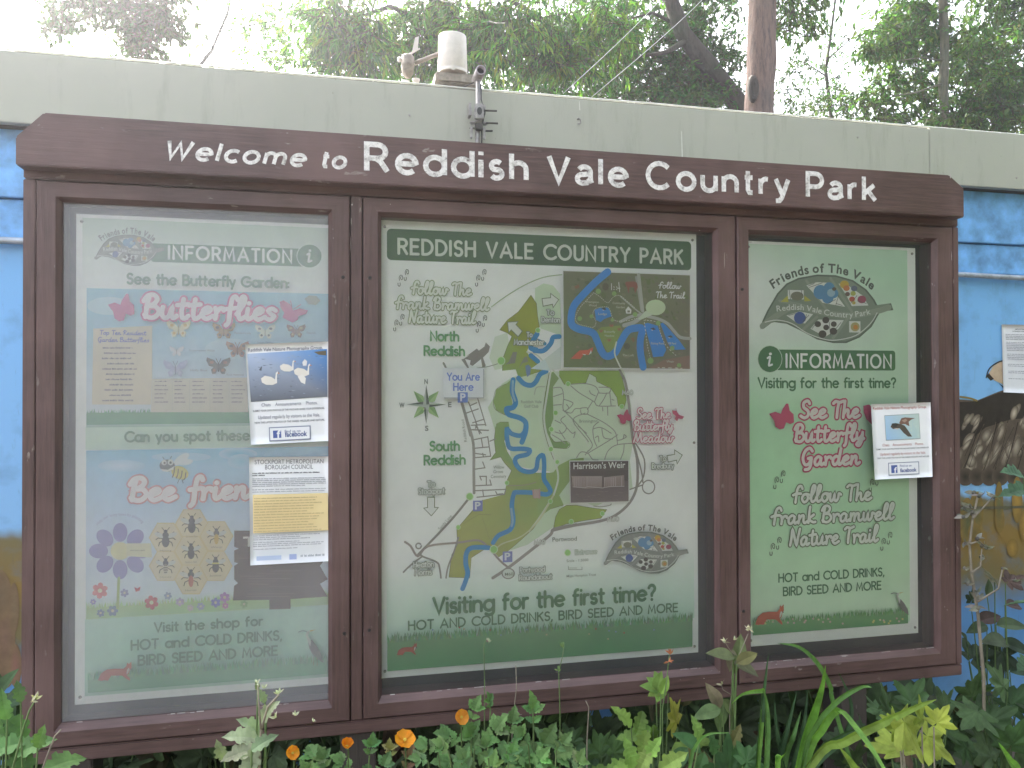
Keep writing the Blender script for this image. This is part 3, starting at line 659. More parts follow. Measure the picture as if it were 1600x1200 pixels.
    def emblem(s, T, cap, cols, full=True):
        """leaf shaped emblem; T maps trace coordinates to photo pixels"""
        G, DG, LT, TXT = cols; W = (.75, .76, .72)
        k = abs(T(1, 0)[0]-T(0, 0)[0])
        if full: s.arch('Friends of The Vale', [T(x, y) for x, y in [(228, 392), (330, 325), (440, 288), (560, 268), (690, 270), (800, 295), (900, 345), (975, 402)]], cap, TXT, .03)
        out = [(135, 695), (150, 630), (185, 555), (260, 425), (330, 350), (420, 308), (560, 283), (700, 288), (830, 325), (930, 395), (990, 470), (1012, 512), (1115, 498), (1132, 550), (1035, 562), (1012, 600), (970, 675), (880, 755), (780, 797), (680, 797), (560, 770), (430, 700), (330, 652), (240, 640), (175, 660)]
        s.poly([T(*p) for p in out], DG)
        cx, cy = 600, 540
        s.poly([T(cx+(p[0]-cx)*.965, cy+(p[1]-cy)*.95) for p in out], G)
        s.stroke([T(*p) for p in [(150, 670), (260, 590), (400, 520), (560, 560), (800, 590), (1000, 560), (1100, 528)]], 46*k, LT)
        for a, b in (((640, 560), (480, 330)), ((820, 560), (660, 310)), ((560, 600), (450, 700)), ((790, 610), (680, 760)), ((440, 510), (280, 480))):
            s.stroke([T(*a), T(*b)], 22*k, LT)
        s.stroke([T(*p) for p in [(170, 640), (260, 625), (370, 650), (480, 720), (600, 765), (700, 775), (850, 740), (960, 650), (1010, 570)]], 7*k, W)
        s.poly([T(*p) for p in [(480, 365), (560, 340), (640, 345), (770, 525), (600, 495), (540, 430)]], W)
        s.poly([T(*p) for p in [(720, 350), (800, 370), (900, 440), (945, 515), (820, 520), (780, 440)]], W)
        s.poly([T(*p) for p in [(330, 590), (430, 560), (530, 580), (470, 650), (400, 640)]], W)
        s.poly([T(*p) for p in [(510, 690), (570, 620), (760, 625), (720, 690), (620, 750)]], W)
        s.rect(*T(340, 398), *T(460, 470), W); s.rect(*T(800, 632), *T(885, 718), W)
        s.ell(*T(410, 445), 48*k, 34*k, (.22, .21, .15)); s.quad([T(290, 485), T(340, 440), T(345, 490), T(290, 488)], (.5, .45, .08)); s.quad([T(465, 440), T(515, 480), T(470, 485), T(463, 480)], (.5, .45, .08))
        BL = (.10, .27, .50)
        for (x, y, rr) in ((585, 415, 52), (650, 385, 42), (640, 455, 44), (685, 425, 34)): s.ell(*T(x, y), rr*k, rr*k*1.05, BL)
        s.ell(*T(665, 420), 30*k, 30*k, (.35, .5, .62)); s.ell(*T(688, 392), 16*k, 14*k, (.12, .09, .07))
        for (x, y, rr, c) in ((765, 358, 34, (.60, .38, .04)), (780, 385, 24, (.6, .2, .06)), (838, 388, 24, (.12, .14, .22)), (830, 425, 20, (.45, .45, .1)), (788, 430, 18, (.16, .1, .08)), (822, 468, 22, (.55, .1, .06)), (895, 470, 32, (.38, .06, .12)), (835, 495, 14, (.5, .4, .1))): s.ell(*T(x, y), rr*k, rr*k*.9, c)
        s.ell(*T(430, 608), 44*k, 46*k, (.07, .12, .36))
        for (x, y, rr) in ((625, 625, 26), (565, 655, 24), (685, 655, 22), (628, 680, 22), (682, 708, 28), (600, 730, 30)): s.ell(*T(x, y), rr*k, rr*k*.95, (.085, .07, .06))
        s.ell(*T(845, 675), 34*k, 34*k, (.45, .40, .18)); s.ell(*T(848, 678), 18*k, 18*k, (.6, .26, .04))
        for (a, b) in (((490, 370), (540, 350)), ((500, 380), (600, 345)), ((700, 500), (750, 515)), ((640, 500), (700, 470)), ((720, 440), (700, 515)), ((350, 400), (360, 470)), ((440, 400), (450, 440)), ((345, 590), (400, 575)), ((480, 580), (470, 630)), ((500, 585), (450, 640)), ((810, 500), (860, 440)), ((930, 500), (860, 480)), ((520, 690), (560, 640)), ((740, 640), (700, 690)), ((650, 640), (660, 740))):
            s.stroke([T(*a), T(*b)], 4*k, (.10, .10, .09), caps=False)
        if full: s.arch('Reddish Vale Country Park', [T(x, y) for x, y in [(255, 560), (400, 548), (520, 562), (640, 590), (780, 605), (890, 595), (965, 578)]], cap*.66, W, .008)
    def fox(s, T, c):
        s.poly([T(*p) for p in [(0, 96), (20, 60), (60, 40), (110, 36), (170, 36), (190, 22), (194, 4), (206, 12), (222, 0), (224, 30), (214, 40), (206, 62), (192, 70), (210, 84), (214, 98), (196, 92), (160, 72), (90, 72), (66, 98), (40, 96), (24, 100)]], c)
        s.poly([T(*p) for p in [(192, 46), (202, 32), (212, 38), (200, 60), (190, 66)]], (.62, .6, .55)); s.ell(*T(218, 38), .9, .9, (.05, .03, .03))
    def heron(s, T):
        s.poly([T(*p) for p in [(20, 50), (36, 40), (60, 70), (80, 110), (84, 140), (66, 128), (40, 104), (26, 78)]], (.17, .17, .16))
        s.poly([T(*p) for p in [(20, 50), (10, 20), (14, 6), (28, 0), (24, 14), (20, 24), (34, 44), (30, 70)]], (.55, .56, .52))
        s.poly([T(*p) for p in [(28, 0), (56, -4), (30, 6)]], (.55, .42, .12)); s.stroke([T(14, 4), T(-6, 2), T(-22, 8)], 1.0, (.12, .12, .12))
        s.stroke([T(46, 112), T(44, 150)], .9, (.25, .2, .12)); s.stroke([T(60, 122), T(60, 152)], .9, (.25, .2, .12))

# header lettering: routed strokes of even width with square ends, every letter its own piece
HDR = dict(VAG)
HDR['a'] = (.54, [A_(.27, .46, .22, .205, 155, 0, 8)+[(.49, .14), (.54, .02)], [(.49, .40), (.22, .35)]+A_(.2, .18, .2, .175, 90, 265, 8)+[(.36, .03), (.49, .18)]])
HDR['C'] = (.84, [A_(.45, .5, .45, .5, 42, 318, 16)]); HDR['R'] = (.68, [[(0, 0), (0, 1), (.34, 1)]+A_(.36, .74, .26, .26, 90, -90, 8)+[(0, .48)], [(.30, .48), (.46, .36), (.68, 0)]])
HDR['P'] = (.6, [[(0, 0), (0, 1), (.34, 1)]+A_(.34, .72, .27, .28, 90, -90, 8)+[(0, .44)]]); HDR['t'] = (.32, [[(.13, .93), (.13, .14), (.19, .03), (.32, .03)], [(0, .66), (.32, .66)]])
HDR['i'] = (.02, [[(0, .68), (0, 0)], [(0, 1.0), (0, .86)]]); HDR['l'] = (.02, [[(0, 1.02), (0, 0)]]); HDR['y'] = (.52, [[(0, .67), (.27, .02)], [(.52, .67), (.25, -.12), (.15, -.25), (.0, -.26)]])
HDR['k'] = (.5, [[(0, 1.02), (0, 0)], [(.45, .67), (.02, .28)], [(.18, .42), (.5, 0)]])
for ch_ in 'dh': HDR[ch_] = VAG[ch_]
def header_text(txt, xL, yL, xR, cap, wpx, gap, slant):
    a = at(xL, yL, YH); b = at(xR, yL, YH); sc_ = scale_at(xL, yL, YH); sy = cap*sc_
    adv = sum(HDR[c][0]+(gap if c != ' ' else gap*.6) for c in txt)-gap; sx = (b.x-a.x)/adv; pen = 0
    for ch in txt:
        aw, sts = HDR[ch]
        if sts:
            m = Print(YH-.0008, 1.2e-5)
            for st in sts: m.stroke3([(a.x+(pen+p[0]+slant*p[1])*sx, a.z+p[1]*sy) for p in st], wpx*sc_, (1, 1, 1), False)
            o = child(m, 'letter', M_letters, board); o.parent = header
        pen += aw+(gap if ch != ' ' else gap*.6)
header_text('Welcome', 257, 246.5, 474, 27, 5.9, .32, .22); header_text('to', 502, 260.5, 538, 25, 5.8, .30, .18)
header_text('Reddish Vale Country Park', 573, 266.5, 1367, 41.5, 8.5, .33, 0)

# ------------------------------------------------------------------ posters
YS = .046                                  # front of the poster boards, behind the glass
def poster(name, label, cat, x0, x1, z0, z1, paper, group):
    e = empty(name, ((x0+x1)/2, YS+.004, z0)); tag(e, label, cat, group)
    m = MB(); m.box(x0, x1, YS, YS+.004, z0, z1, paper, bev=.0005); sh = child(m, 'sheet', M_print, e)
    m = MB()
    for (x, z) in ((x0+.012, z1-.018), (x1-.012, z1-.018), (x0+.012, z0+.018), (x1-.012, z0+.018), (x1-.010, (z0+z1)/2)):
        m.lathe([(.0001, .0035), (.0030, .003), (.0042, 0)], (x, YS-.0001, z), 10, (.16, .15, .14), Matrix.Rotation(R(90), 3, 'X'))
    child(m, 'fixing_screw', M_metal, e, True)
    return e
class Sheet(Print):
    K = 0
    def __init__(s): super().__init__(YS-.0002-Sheet.K*5e-6)
    def done(s, name, parent):
        Sheet.K += s.k+4; o = child(s, name, M_print, parent); return o
WHT = (.88, .89, .885)
GRN = (.065, .19, .075)                     # banner green
TXG = (.085, .21, .10)
SCRW, SCRO = (.74, .76, .72), (.20, .25, .16)
PNK = (.56, .07, .16)

# --- right poster
Sheet.K = 0
pr = poster('park_poster', 'narrow pale green information poster with fox, heron and butterfly garden wording in the right bay', 'poster', X(1165, 600, YS), X(1432.5, 690, YS), (Z(1177, 1010, YS)+Z(1436, 989, YS))/2, (Z(1173, 378, YS)+Z(1429, 386, YS))/2, WHT, 'posters in the notice board')
s = Sheet()
LG, MG = (.58, .81, .60), (.50, .79, .54)
a, b = (1167, 383), (1419, 960)
# green wash printed on the sheet, stronger lower down
ya = [(1166, 381), (1418, 381)]
def wash(s, x0, x1, ys, cs):
    A = at(x0, 600, s.Y).x; B = at(x1, 600, s.Y).x; y = s.y()
    zs = [at(1177, v, s.Y).z for v in ys]
    for i in range(len(zs)-1):
        s.tri([(A, y, zs[i]), (B, y, zs[i]), (B, y, zs[i+1]), (A, y, zs[i+1])], [(0, 1, 2, 3)], [cs[i][0], cs[i][1], cs[i+1][1], cs[i+1][0]])
wash(s, 1166, 1419, [381, 430, 500, 560, 640, 800, 900, 990], [((.66, .78, .68), (.55, .76, .60)), ((.82, .86, .83), (.52, .76, .57)), ((.85, .88, .86), (.62, .80, .65)), ((.72, .85, .74), (.60, .80, .63)), (MG, LG), ((.51, .80, .53), (.53, .80, .54)), ((.60, .82, .60), (.58, .82, .58)), ((.68, .84, .68), (.68, .84, .68))])
s.done('background_wash', pr)
T1 = lambda x, y: (1160+x*.20833, 370+y*.20833)
s = Sheet(); s.emblem(T1, 13.5, ((.235, .28, .22), (.12, .15, .11), (.30, .34, .27), (.095, .115, .09))); s.done('leaf_emblem', pr)
s = Sheet()
s.rrect(1206, 546, 1399, 579, 5, GRN); s.ell(1203, 561, 19.5, 21.5, (.6, .72, .6)); s.ell(1203, 561, 18.5, 20.5, GRN)
s.vag('INFORMATION', 1229, 573.5, 1392, 20, WHT, 3.7, .34); s.ell(1203.8, 553.0, 2.3, 2.3, WHT); s.stroke([(1199.4, 559.5), (1203.2, 558.0), (1201.4, 569.4), (1202.4, 571.2), (1206.2, 569.6)], 3.2, WHT)
s.done('title_banner', pr)
s = Sheet(); s.vag('Visiting for the first time?', 1185, 605.5, 1399, 15, TXG, 3.0, .2)
s.vag('HOT and COLD DRINKS,', 1217, 909.5, 1381, 12.5, TXG, 2.4, .22); s.vag('BIRD SEED AND MORE', 1224, 930.5, 1376, 12.5, TXG, 2.4, .22)
for (t, x0, y, x1) in (('See The', 1250, 653, 1342), ('Butterfly', 1241, 690, 1349), ('Garden', 1252, 727, 1342)): s.script(t, x0, y, x1, 26, (.78, .72, .70), PNK, 5.0, 9.6)
for (t, x0, y, x1) in (('Follow The', 1238, 785, 1360), ('Frank Bramwell', 1204, 819, 1394), ('Nature Trail', 1232, 852, 1369)): s.script(t, x0, y, x1, 25, SCRW, SCRO, 4.4, 7.6)
s.done('lettering', pr)
def bfly_l(s, ox, oy, k, c):
    T = lambda x, y: (ox+x*k, oy+y*k)
    s.poly([T(*p) for p in [(125, 110), (155, 100), (180, 110), (188, 88), (205, 62), (215, 62), (222, 95), (240, 112), (242, 150), (225, 158), (205, 150), (195, 178), (175, 183), (155, 170), (148, 140)]], c)
s = Sheet(); bfly_l(s, 1160, 610, .3333, PNK); s.poly([(1349, 634), (1358, 632), (1366, 640), (1374, 640), (1374, 660), (1362, 663), (1354, 655), (1350, 645)], PNK); s.done('butterfly', pr)
s = Sheet()
for (x, y) in ((1224, 741), (1218, 845), (1391, 837), (1373, 745)): s.feet(x, y, 4.3, (.14, .19, .13))
s.done('footprints', pr)
s = Sheet(); s.grass(1176, 976, 1419, 993, (.15, .36, .14), (.10, .32, .12), 13, 420); 
for i in range(26): s.ell(1190+random.random()*220, 975-random.random()*9, 1.6, 1.6, random.choice([(.6, .6, .2), (.65, .6, .4), (.6, .45, .4)]))
s.done('grass_strip', pr)
s = Sheet(); TF = lambda x, y: (1180+x*.2, 944+y*.33); s.fox(TF, (.52, .105, .045)); s.done('fox_picture', pr)
s = Sheet(); s.heron(lambda x, y: (1398+x*.26, 926+y*.25)); s.done('heron_picture', pr)

# --- middle poster with the map
Sheet.K = 0
pm = poster('map_poster', 'large white park map poster with winding blue river in the middle bay', 'poster', X(594, 700, YS), X(1089.5, 690, YS), (Z(598, 1059, YS)+Z(1092, 1020, YS))/2, (Z(598, 343, YS)+Z(1087, 366, YS))/2, WHT, 'posters in the notice board')
s = Sheet()
def wash2(s, x0, x1, px, ys, cs):
    A = at(x0, 600, s.Y).x; B = at(x1, 600, s.Y).x; y = s.y(); zs = [at(px, v, s.Y).z for v in ys]
    for i in range(len(zs)-1): s.tri([(A, y, zs[i]), (B, y, zs[i]), (B, y, zs[i+1]), (A, y, zs[i+1])], [(0, 1, 2, 3)], [cs[i]]*2+[cs[i+1]]*2)
wash2(s, 604, 1083, 605, [880, 930, 1000], [WHT, (.74, .84, .78), (.62, .81, .68)])
s.done('background_wash', pm)
s = Sheet(); s.rrect(604.5, 357, 1080, 422.5, 7, (.060, .125, .060)); s.vag('REDDISH VALE COUNTRY PARK', 623, 396, 1066, 22.5, (.66, .70, .62), 4.4, .30); s.done('title_banner', pm)
A = lambda *p: [(680+x*.21675, 420+y*.21675) for x, y in p]
B = lambda *p: [(680+x*.22495, 660+y*.22495) for x, y in p]
C = lambda *p: [(840+x*.225, 560+y*.225) for x, y in p]
D = lambda *p: [(870+x*.14166, 415+y*.14166) for x, y in p]
OL, GRE, PLG, GRY, BLU, LINE = (.33, .35, .03), (.28, .39, .09), (.60, .72, .53), (.30, .28, .26), (.035, .26, .58), (.18, .19, .09)
s = Sheet()
s.poly(A((720, 140), (780, 105), (850, 120), (900, 180), (910, 480), (905, 740), (700, 760), (560, 780), (480, 830), (380, 1000), (400, 1060), (440, 1200), (1000, 1200), (1015, 740), (905, 740), (905, 480), (760, 430), (720, 300)), PLG)
s.poly(A((430, 490), (520, 460), (560, 700), (430, 730), (390, 640)), (.68, .75, .63))
s.poly(B((500, 0), (980, 0), (980, 560), (890, 575), (860, 700), (640, 850), (520, 890), (700, 600), (850, 350), (530, 300)), PLG)
s.poly(C((110, 90), (600, 90), (650, 330), (660, 600), (640, 710), (660, 900), (400, 1030), (110, 900), (0, 400), (60, 100)), (.62, .72, .56))
north = A((690, 190), (730, 250), (738, 340), (752, 420), (712, 470), (690, 520), (660, 600), (690, 640), (720, 670), (790, 730), (700, 760), (600, 785), (580, 725), (485, 735), (485, 700), (490, 640), (520, 560), (553, 487), (520, 462), (465, 440), (520, 370), (600, 310))
cn = [OL]*6+[(.31, .37, .05)]*5+[GRE]*6+[(.31, .37, .05), OL, OL, OL, OL]
s.poly(north, cn); s.stroke(north[13:]+north[:4], .8, LINE, False)
west = A((510, 830), (440, 870), (420, 960), (440, 1020), (520, 1060), (560, 1000), (545, 900), (545, 800)); s.poly(west, (.29, .42, .12)); s.stroke(west[:5], .8, LINE)
west2 = A((440, 1120), (470, 1105), (528, 1105), (528, 1140), (560, 1200), (430, 1200)); s.poly(west2, (.26, .38, .12)); s.stroke(west2[:3], .8, LINE, False)
s.poly(A((850, 740), (892, 790), (850, 850), (845, 1000), (850, 1050), (822, 1120), (832, 1180), (800, 1200), (778, 1100), (790, 900), (822, 760)), (.25, .36, .13))
low = B((440, 0), (510, 0), (520, 60), (480, 130), (500, 200), (560, 300), (640, 345), (700, 350), (770, 350), (850, 350), (838, 490), (890, 575), (770, 610), (680, 740), (580, 830), (510, 890), (440, 935), (400, 890), (360, 870), (250, 940), (240, 1080), (95, 1075), (115, 920), (155, 850), (150, 740), (270, 600), (330, 540), (480, 500), (500, 400), (530, 335), (480, 280), (455, 240), (380, 262), (420, 210), (410, 120), (420, 30))
cl = [(.25, .38, .12)]*8+[(.28, .40, .11)]*5+[(.36, .41, .11)]*4+[(.40, .41, .11)]*10+[(.34, .41, .11)]*4+[(.26, .38, .12)]*5
s.poly(low, cl); s.stroke(low[17:27], .8, LINE, False); s.stroke(low[28:], .8, LINE, False); s.stroke(low[9:17], .7, LINE, False)
ea = C((150, 85), (575, 85), (605, 210), (615, 290), (600, 350), (560, 330), (550, 270), (510, 210), (410, 160), (405, 130), (360, 105), (335, 170), (215, 180), (185, 180), (150, 120)); s.poly(ea, (.29, .42, .07)); s.stroke(ea[1:], .8, LINE, False)
cor = C((105, 210), (108, 330), (110, 420), (95, 460), (88, 540), (120, 580), (200, 575), (225, 600), (200, 625), (110, 620), (60, 500), (40, 400), (50, 280), (80, 210)); s.poly(cor, (.22, .35, .12)); s.stroke(cor[4:10], .8, LINE)
s.poly(C((60, 800), (110, 790), (150, 740), (230, 700), (320, 690), (320, 720), (150, 950), (180, 1015), (100, 1040), (0, 1110), (0, 900)), (.29, .41, .13))
se = C((110, 1180), (125, 1100), (150, 1050), (200, 1020), (270, 1020), (390, 1040), (480, 1050), (440, 1110), (330, 1125), (200, 1150)); s.poly(se, (.32, .42, .07)); s.stroke(se, .8, LINE, False, True)
s.done('map_parkland', pm)
s = Sheet(); rd = lambda pts, w=1.6, c=GRY, sm=True: s.stroke(pts, w, c, sm)
# terraces and main roads, west
s.poly(A((195, 655), (250, 620), (225, 630), (300, 575), (315, 590), (355, 560), (365, 530), (395, 560), (385, 600), (345, 640), (365, 700), (340, 715), (330, 650), (270, 700), (250, 690), (255, 660), (215, 650), (245, 715), (230, 715)), (.27, .24, .22))
rd(A((195, 655), (240, 720)), 2.2); rd(A((60, 680), (80, 720)), 3.2); rd(A((300, 715), (380, 705), (450, 685)), 1.2, (.28, .3, .24))
rd(A((190, 960), (225, 1080), (255, 1200)), 4.6, (.33, .31, .29)); rd(B((225, 0), (265, 150), (268, 350), (270, 490)), 4.4, (.33, .31, .29)); 
for p in (A((240, 960), (300, 1120), (290, 1150)), A((305, 930), (365, 1130)), A((225, 1040), (310, 1010)), A((255, 985), (300, 965)), A((270, 1110), (350, 1085)), A((250, 1160), (380, 1165)), A((290, 1100), (320, 1190)), B((260, 50), (370, 55)), B((280, 25), (320, 75)), B((250, 20), (350, 15)), B((270, 120), (365, 100), (385, 235), (280, 245)), B((270, 180), (375, 170)), B((275, 215), (350, 225)), B((320, 110), (330, 170)), B((380, 130), (420, 115)), B((275, 325), (345, 315), (330, 275)), B((280, 440), (390, 435), (380, 400)), B((320, 400), (310, 375), (355, 375), (355, 430)), B((270, 475), (490, 465), (480, 500), (290, 520)), B((330, 470), (335, 510)), B((420, 480), (430, 500), (470, 495)), B((330, 215), (335, 240))):
    rd(p, 1.8, GRY, False)
rd(B((240, 520), (100, 690), (-120, 920)), 3.6); rd(B((-210, 830), (-170, 860), (-120, 930), (-50, 860), (160, 835), (300, 820), (370, 870), (450, 960), (510, 1010)), 3.4, (.34, .29, .27)); rd(B((-220, 1040), (-180, 1000), (-90, 930)), 2.8); rd(B((-100, 910), (-90, 930), (10, 970), (30, 1010), (40, 1080)), 2.8); rd(B((160, 800), (130, 900), (90, 1000), (75, 1080)), 2.6)
s.stroke([(654+4.2*math.cos(t), 853+4.2*math.sin(t)) for t in [i*.7 for i in range(9)]], 2.2, GRY)
rd(B((400, 1080), (520, 1000), (700, 860), (800, 780), (830, 740), (980, 710)), 4.8, (.34, .31, .29)); s.ell(794, 896, 10.5, 9, GRY); s.ell(794, 896, 8.6, 7.2, (.70, .74, .70))
# motorway and estates, east
rd(C((545, 0), (575, 90), (610, 170), (635, 330), (660, 560), (690, 700), (690, 880), (640, 1000), (540, 1090), (430, 1130), (250, 1160), (100, 1195)), 4.4, (.33, .30, .28))
rd(C((680, 590), (740, 700), (735, 820), (690, 890)), 2.4); rd(C((670, 600), (720, 780), (730, 860)), 2.4); s.stroke([(840+770*.225+9.6*math.cos(t), 560+893*.225+10.4*math.sin(t)) for t in [i*.45 for i in range(15)]], 2.0, GRY); rd(C((725, 880), (640, 910)), 2)
for p in (C((230, 180), (330, 175), (400, 195), (425, 235)), C((230, 190), (290, 240), (390, 300), (420, 330), (540, 330)), C((425, 200), (500, 205), (495, 240), (420, 240)), C((420, 240), (395, 300)), C((500, 230), (510, 330)), C((480, 240), (455, 290), (430, 325)), C((515, 285), (530, 290)), C((485, 335), (487, 395)), C((450, 340), (453, 365)), C((360, 225), (370, 245), (400, 260)), C((380, 300), (345, 355)), C((300, 345), (345, 345), (345, 385), (305, 385), (298, 360)), C((110, 205), (165, 205), (180, 270), (175, 340), (190, 370), (230, 380)), C((110, 265), (170, 245)), C((110, 325), (165, 320)), C((185, 285), (245, 310), (215, 350)), C((200, 320), (215, 345), (185, 370)), C((175, 360), (230, 380), (260, 350), (300, 350)), C((190, 370), (260, 440), (330, 520), (380, 600), (345, 650)), C((330, 380), (245, 430), (340, 560), (350, 580)), C((340, 385), (450, 440), (520, 490), (545, 530), (555, 600)), C((425, 440), (385, 480), (390, 560), (410, 610)), C((385, 490), (440, 480), (510, 520)), C((445, 485), (460, 550), (520, 560)), C((400, 550), (420, 540), (425, 580)), C((555, 530), (480, 580), (345, 660)), C((550, 570), (590, 560), (600, 530), (615, 545), (590, 560)), C((660, 590), (550, 600), (490, 640), (465, 700)), C((600, 600), (595, 650), (575, 700)), C((270, 690), (300, 650), (350, 660), (380, 700), (420, 705)), C((330, 670), (350, 640)), C((190, 400), (160, 430), (200, 480), (170, 520), (120, 510)), C((120, 430), (160, 450)), C((200, 480), (240, 520), (260, 510), (250, 550)), C((100, 530), (150, 560), (190, 590)), C((150, 500), (190, 560)), C((280, 470), (340, 520)), C((390, 1025), (440, 1030), (500, 1020), (510, 1010))):
    rd(p, 1.5, (.34, .34, .30))
rd(C((90, 90), (70, 220), (45, 400), (60, 520), (100, 650), (135, 770), (140, 850), (110, 950)), 3.0, (.66, .70, .62)); rd(C((80, 100), (50, 260), (35, 420), (60, 560), (110, 700)), .9, LINE); rd(C((110, 950), (60, 1030), (0, 1120), (-60, 1200)), 2.4, (.62, .66, .52)); rd(B((820, 510), (720, 680), (600, 790), (470, 840), (430, 870)), 2.2, (.58, .60, .34)); rd(A((720, 140), (600, 160)), .1)
rd(A((660, 600), (730, 620), (800, 690), (860, 740)), 2.0, (.62, .66, .58)); rd(A((405, 275), (500, 205), (640, 120), (780, 62), (920, 42)), 1.5, (.36, .47, .28))
rd(B((500, 440), (620, 435), (700, 415)), 1.6, (.36, .32, .2)); rd(A((715, 905), (730, 855), (790, 850)), 1.6, (.44, .48, .38))
for i in range(15):
    p = B((200+i*13, 700-i*8 if i < 8 else 640)); s.ell(*p[0], .7, .7, LINE)
for i in range(12): s.ell(*B((320+i*5, 640+i*15))[0], .6, .6, LINE)
s.done('map_roads', pm)
s = Sheet(); rv = lambda pts, w=7.4, c=BLU: s.stroke(pts, w, c)
rv(A((895, 488), (850, 495), (832, 540), (780, 590), (715, 590))); rv(A((735, 470), (705, 520), (690, 570), (730, 585)), 8); rv(A((720, 510), (790, 540)), 6, (.045, .24, .5)); rv(A((690, 625), (740, 668)), 7.5)
rv(A((800, 738), (755, 762), (725, 815), (690, 840), (640, 828), (600, 788)), 7.6); rv(A((562, 800), (556, 880), (580, 960), (560, 1000), (515, 1010), (530, 1050), (610, 1075), (652, 1110), (650, 1180), (625, 1250)), 8)
rv(B((630, 0), (622, 60), (590, 92), (530, 78), (497, 48), (505, 150), (530, 182), (600, 183), (655, 192), (640, 222), (570, 240), (556, 275), (590, 325), (650, 343), (700, 325), (715, 250), (748, 230), (757, 300), (755, 390), (785, 440), (800, 480), (770, 500), (700, 490), (570, 485), (545, 500), (532, 580), (542, 680), (520, 745), (440, 785), (402, 835)), 7.2)
rv(B((370, 870), (260, 870), (218, 905), (212, 980), (225, 1040), (215, 1090), (190, 1155)), 7.4)
rv(A((560, 810), (558, 890), (575, 950)), 3.4, (.28, .50, .66)); rv(B((528, 600), (538, 680), (530, 720)), 3.2, (.25, .44, .62))
s.poly(A((790, 650), (905, 560), (905, 720), (820, 730)), (.68, .74, .70)); s.poly(A((690, 720), (790, 650), (830, 735)), (.66, .76, .78))
s.done('map_river', pm)
s = Sheet()
for (p, r) in ((A((475, 663)), 6.6), (A((740, 443)), 4), (A((958, 830)), 4), (A((868, 1040)), 3.8), (A((838, 1158)), 4), (B((240, 515)), 6), (B((498, 420)), 3.6), (B((407, 882)), 6.4), (B((160, 728)), 3.6), (B((800, 548)), 3.8), (B((848, 275)), 3.6), (B((806, 185)), 3.6), (B((945, 690)), 4), (C((450, 1077)), 3.8), (C((585, 335)), 4), (C((125, 378)), 4), (C((95, 492)), 4), (C((92, 630)), 4), (B((920, 905)), 5.2)):
    s.ell(*p[0], r, r*1.05, (.62, .76, .5)); s.ell(*p[0], r*.8, r*.85, (.30, .58, .17))
for (x, y) in ((746.5, 790.5), (793, 870)):
    s.rect(x-7.5, y-8, x+7.5, y+8, (.22, .24, .55)); s.sans('P', x-4.5, y+5.2, x+4.5, 11, (.72, .73, .8), .03)
s.poly(A((650, 700), (672, 690), (690, 710), (684, 760), (664, 780), (655, 745)), (.18, .28, .45)); s.poly(A((530, 670), (560, 600), (590, 600), (575, 680), (505, 690)), (.25, .25, .19)); s.poly(A((600, 720), (640, 640), (660, 630), (670, 670), (630, 680)), (.25, .27, .17))
for q in (B((672, 460), (690, 475), (700, 530), (680, 525)), B((730, 455), (712, 475), (712, 528), (730, 530))): s.poly(q, (.5, .30, .28))
s.poly(B((685, 465), (718, 465), (720, 525), (688, 525)), (.52, .38, .35))
s.done('map_markers', pm)
s = Sheet()          # arrows, compass
def arrow(pts, c=(.74, .76, .70), o=(.20, .24, .15)): s.poly(pts, c); s.stroke(pts, 1.3, o, False, True)
arrow(A((770, 215), (832, 208), (832, 178), (890, 222), (850, 280), (845, 255), (778, 270))); arrow(A((522, 385), (598, 380), (582, 402), (628, 450), (598, 490), (548, 440), (530, 460)))
arrow([(1042, 712), (1054, 710), (1054, 703), (1066, 711), (1058, 725), (1057, 719), (1044, 722)], (.76, .78, .76)); arrow([(668, 777), (679, 777), (679, 793), (685, 793), (674, 806), (662, 794), (668, 793)], (.76, .78, .76))
cx, cy = 666, 632
for i in range(4):
    t = R(45+90*i); n1 = R(45+90*i+26); n2 = R(45+90*i-26)
    s.poly([(cx+28*math.cos(t), cy+30*math.sin(t)), (cx+14*math.cos(n1), cy+14*math.sin(n1)), (cx, cy)], (.33, .50, .22)); s.poly([(cx+28*math.cos(t), cy+30*math.sin(t)), (cx, cy), (cx+14*math.cos(n2), cy+14*math.sin(n2))], (.22, .38, .14))
for i in range(4):
    t = R(90*i); ln = 31
    s.poly([(cx+ln*math.cos(t), cy+ln*math.sin(t)), (cx-5*math.sin(t), cy+5*math.cos(t)), (cx, cy)], (.10, .12, .10)); s.poly([(cx+ln*math.cos(t), cy+ln*math.sin(t)), (cx, cy), (cx+5*math.sin(t), cy-5*math.cos(t))], (.42, .46, .42))
for t_, x, y in (('N', 663, 600), ('S', 664, 673), ('W', 624, 637), ('E', 700, 636)): s.sans(t_, x, y, x+(8 if t_ == 'W' else 5.5), 7.5, (.22, .24, .22), .03)
s.done('compass_rose', pm)
s = Sheet()
for (t_, x0, y, x1) in (('Follow The', 643, 459, 736), ('Frank Bramwell', 618, 482, 763), ('Nature Trail', 639, 504, 742)): s.script(t_, x0, y, x1, 19, (.76, .78, .72), (.27, .33, .19), 3.2, 5.8)
for (t_, x0, y, x1, cap) in (('North', 673, 532, 716, 14), ('Reddish', 663, 555, 725, 14), ('South', 672, 704, 717, 14), ('Reddish', 663, 726, 726, 14)): s.vag(t_, x0, y, x1, cap, (.14, .34, .15), 3.0, .2)
LW, LO = (.74, .76, .73), (.22, .25, .20)
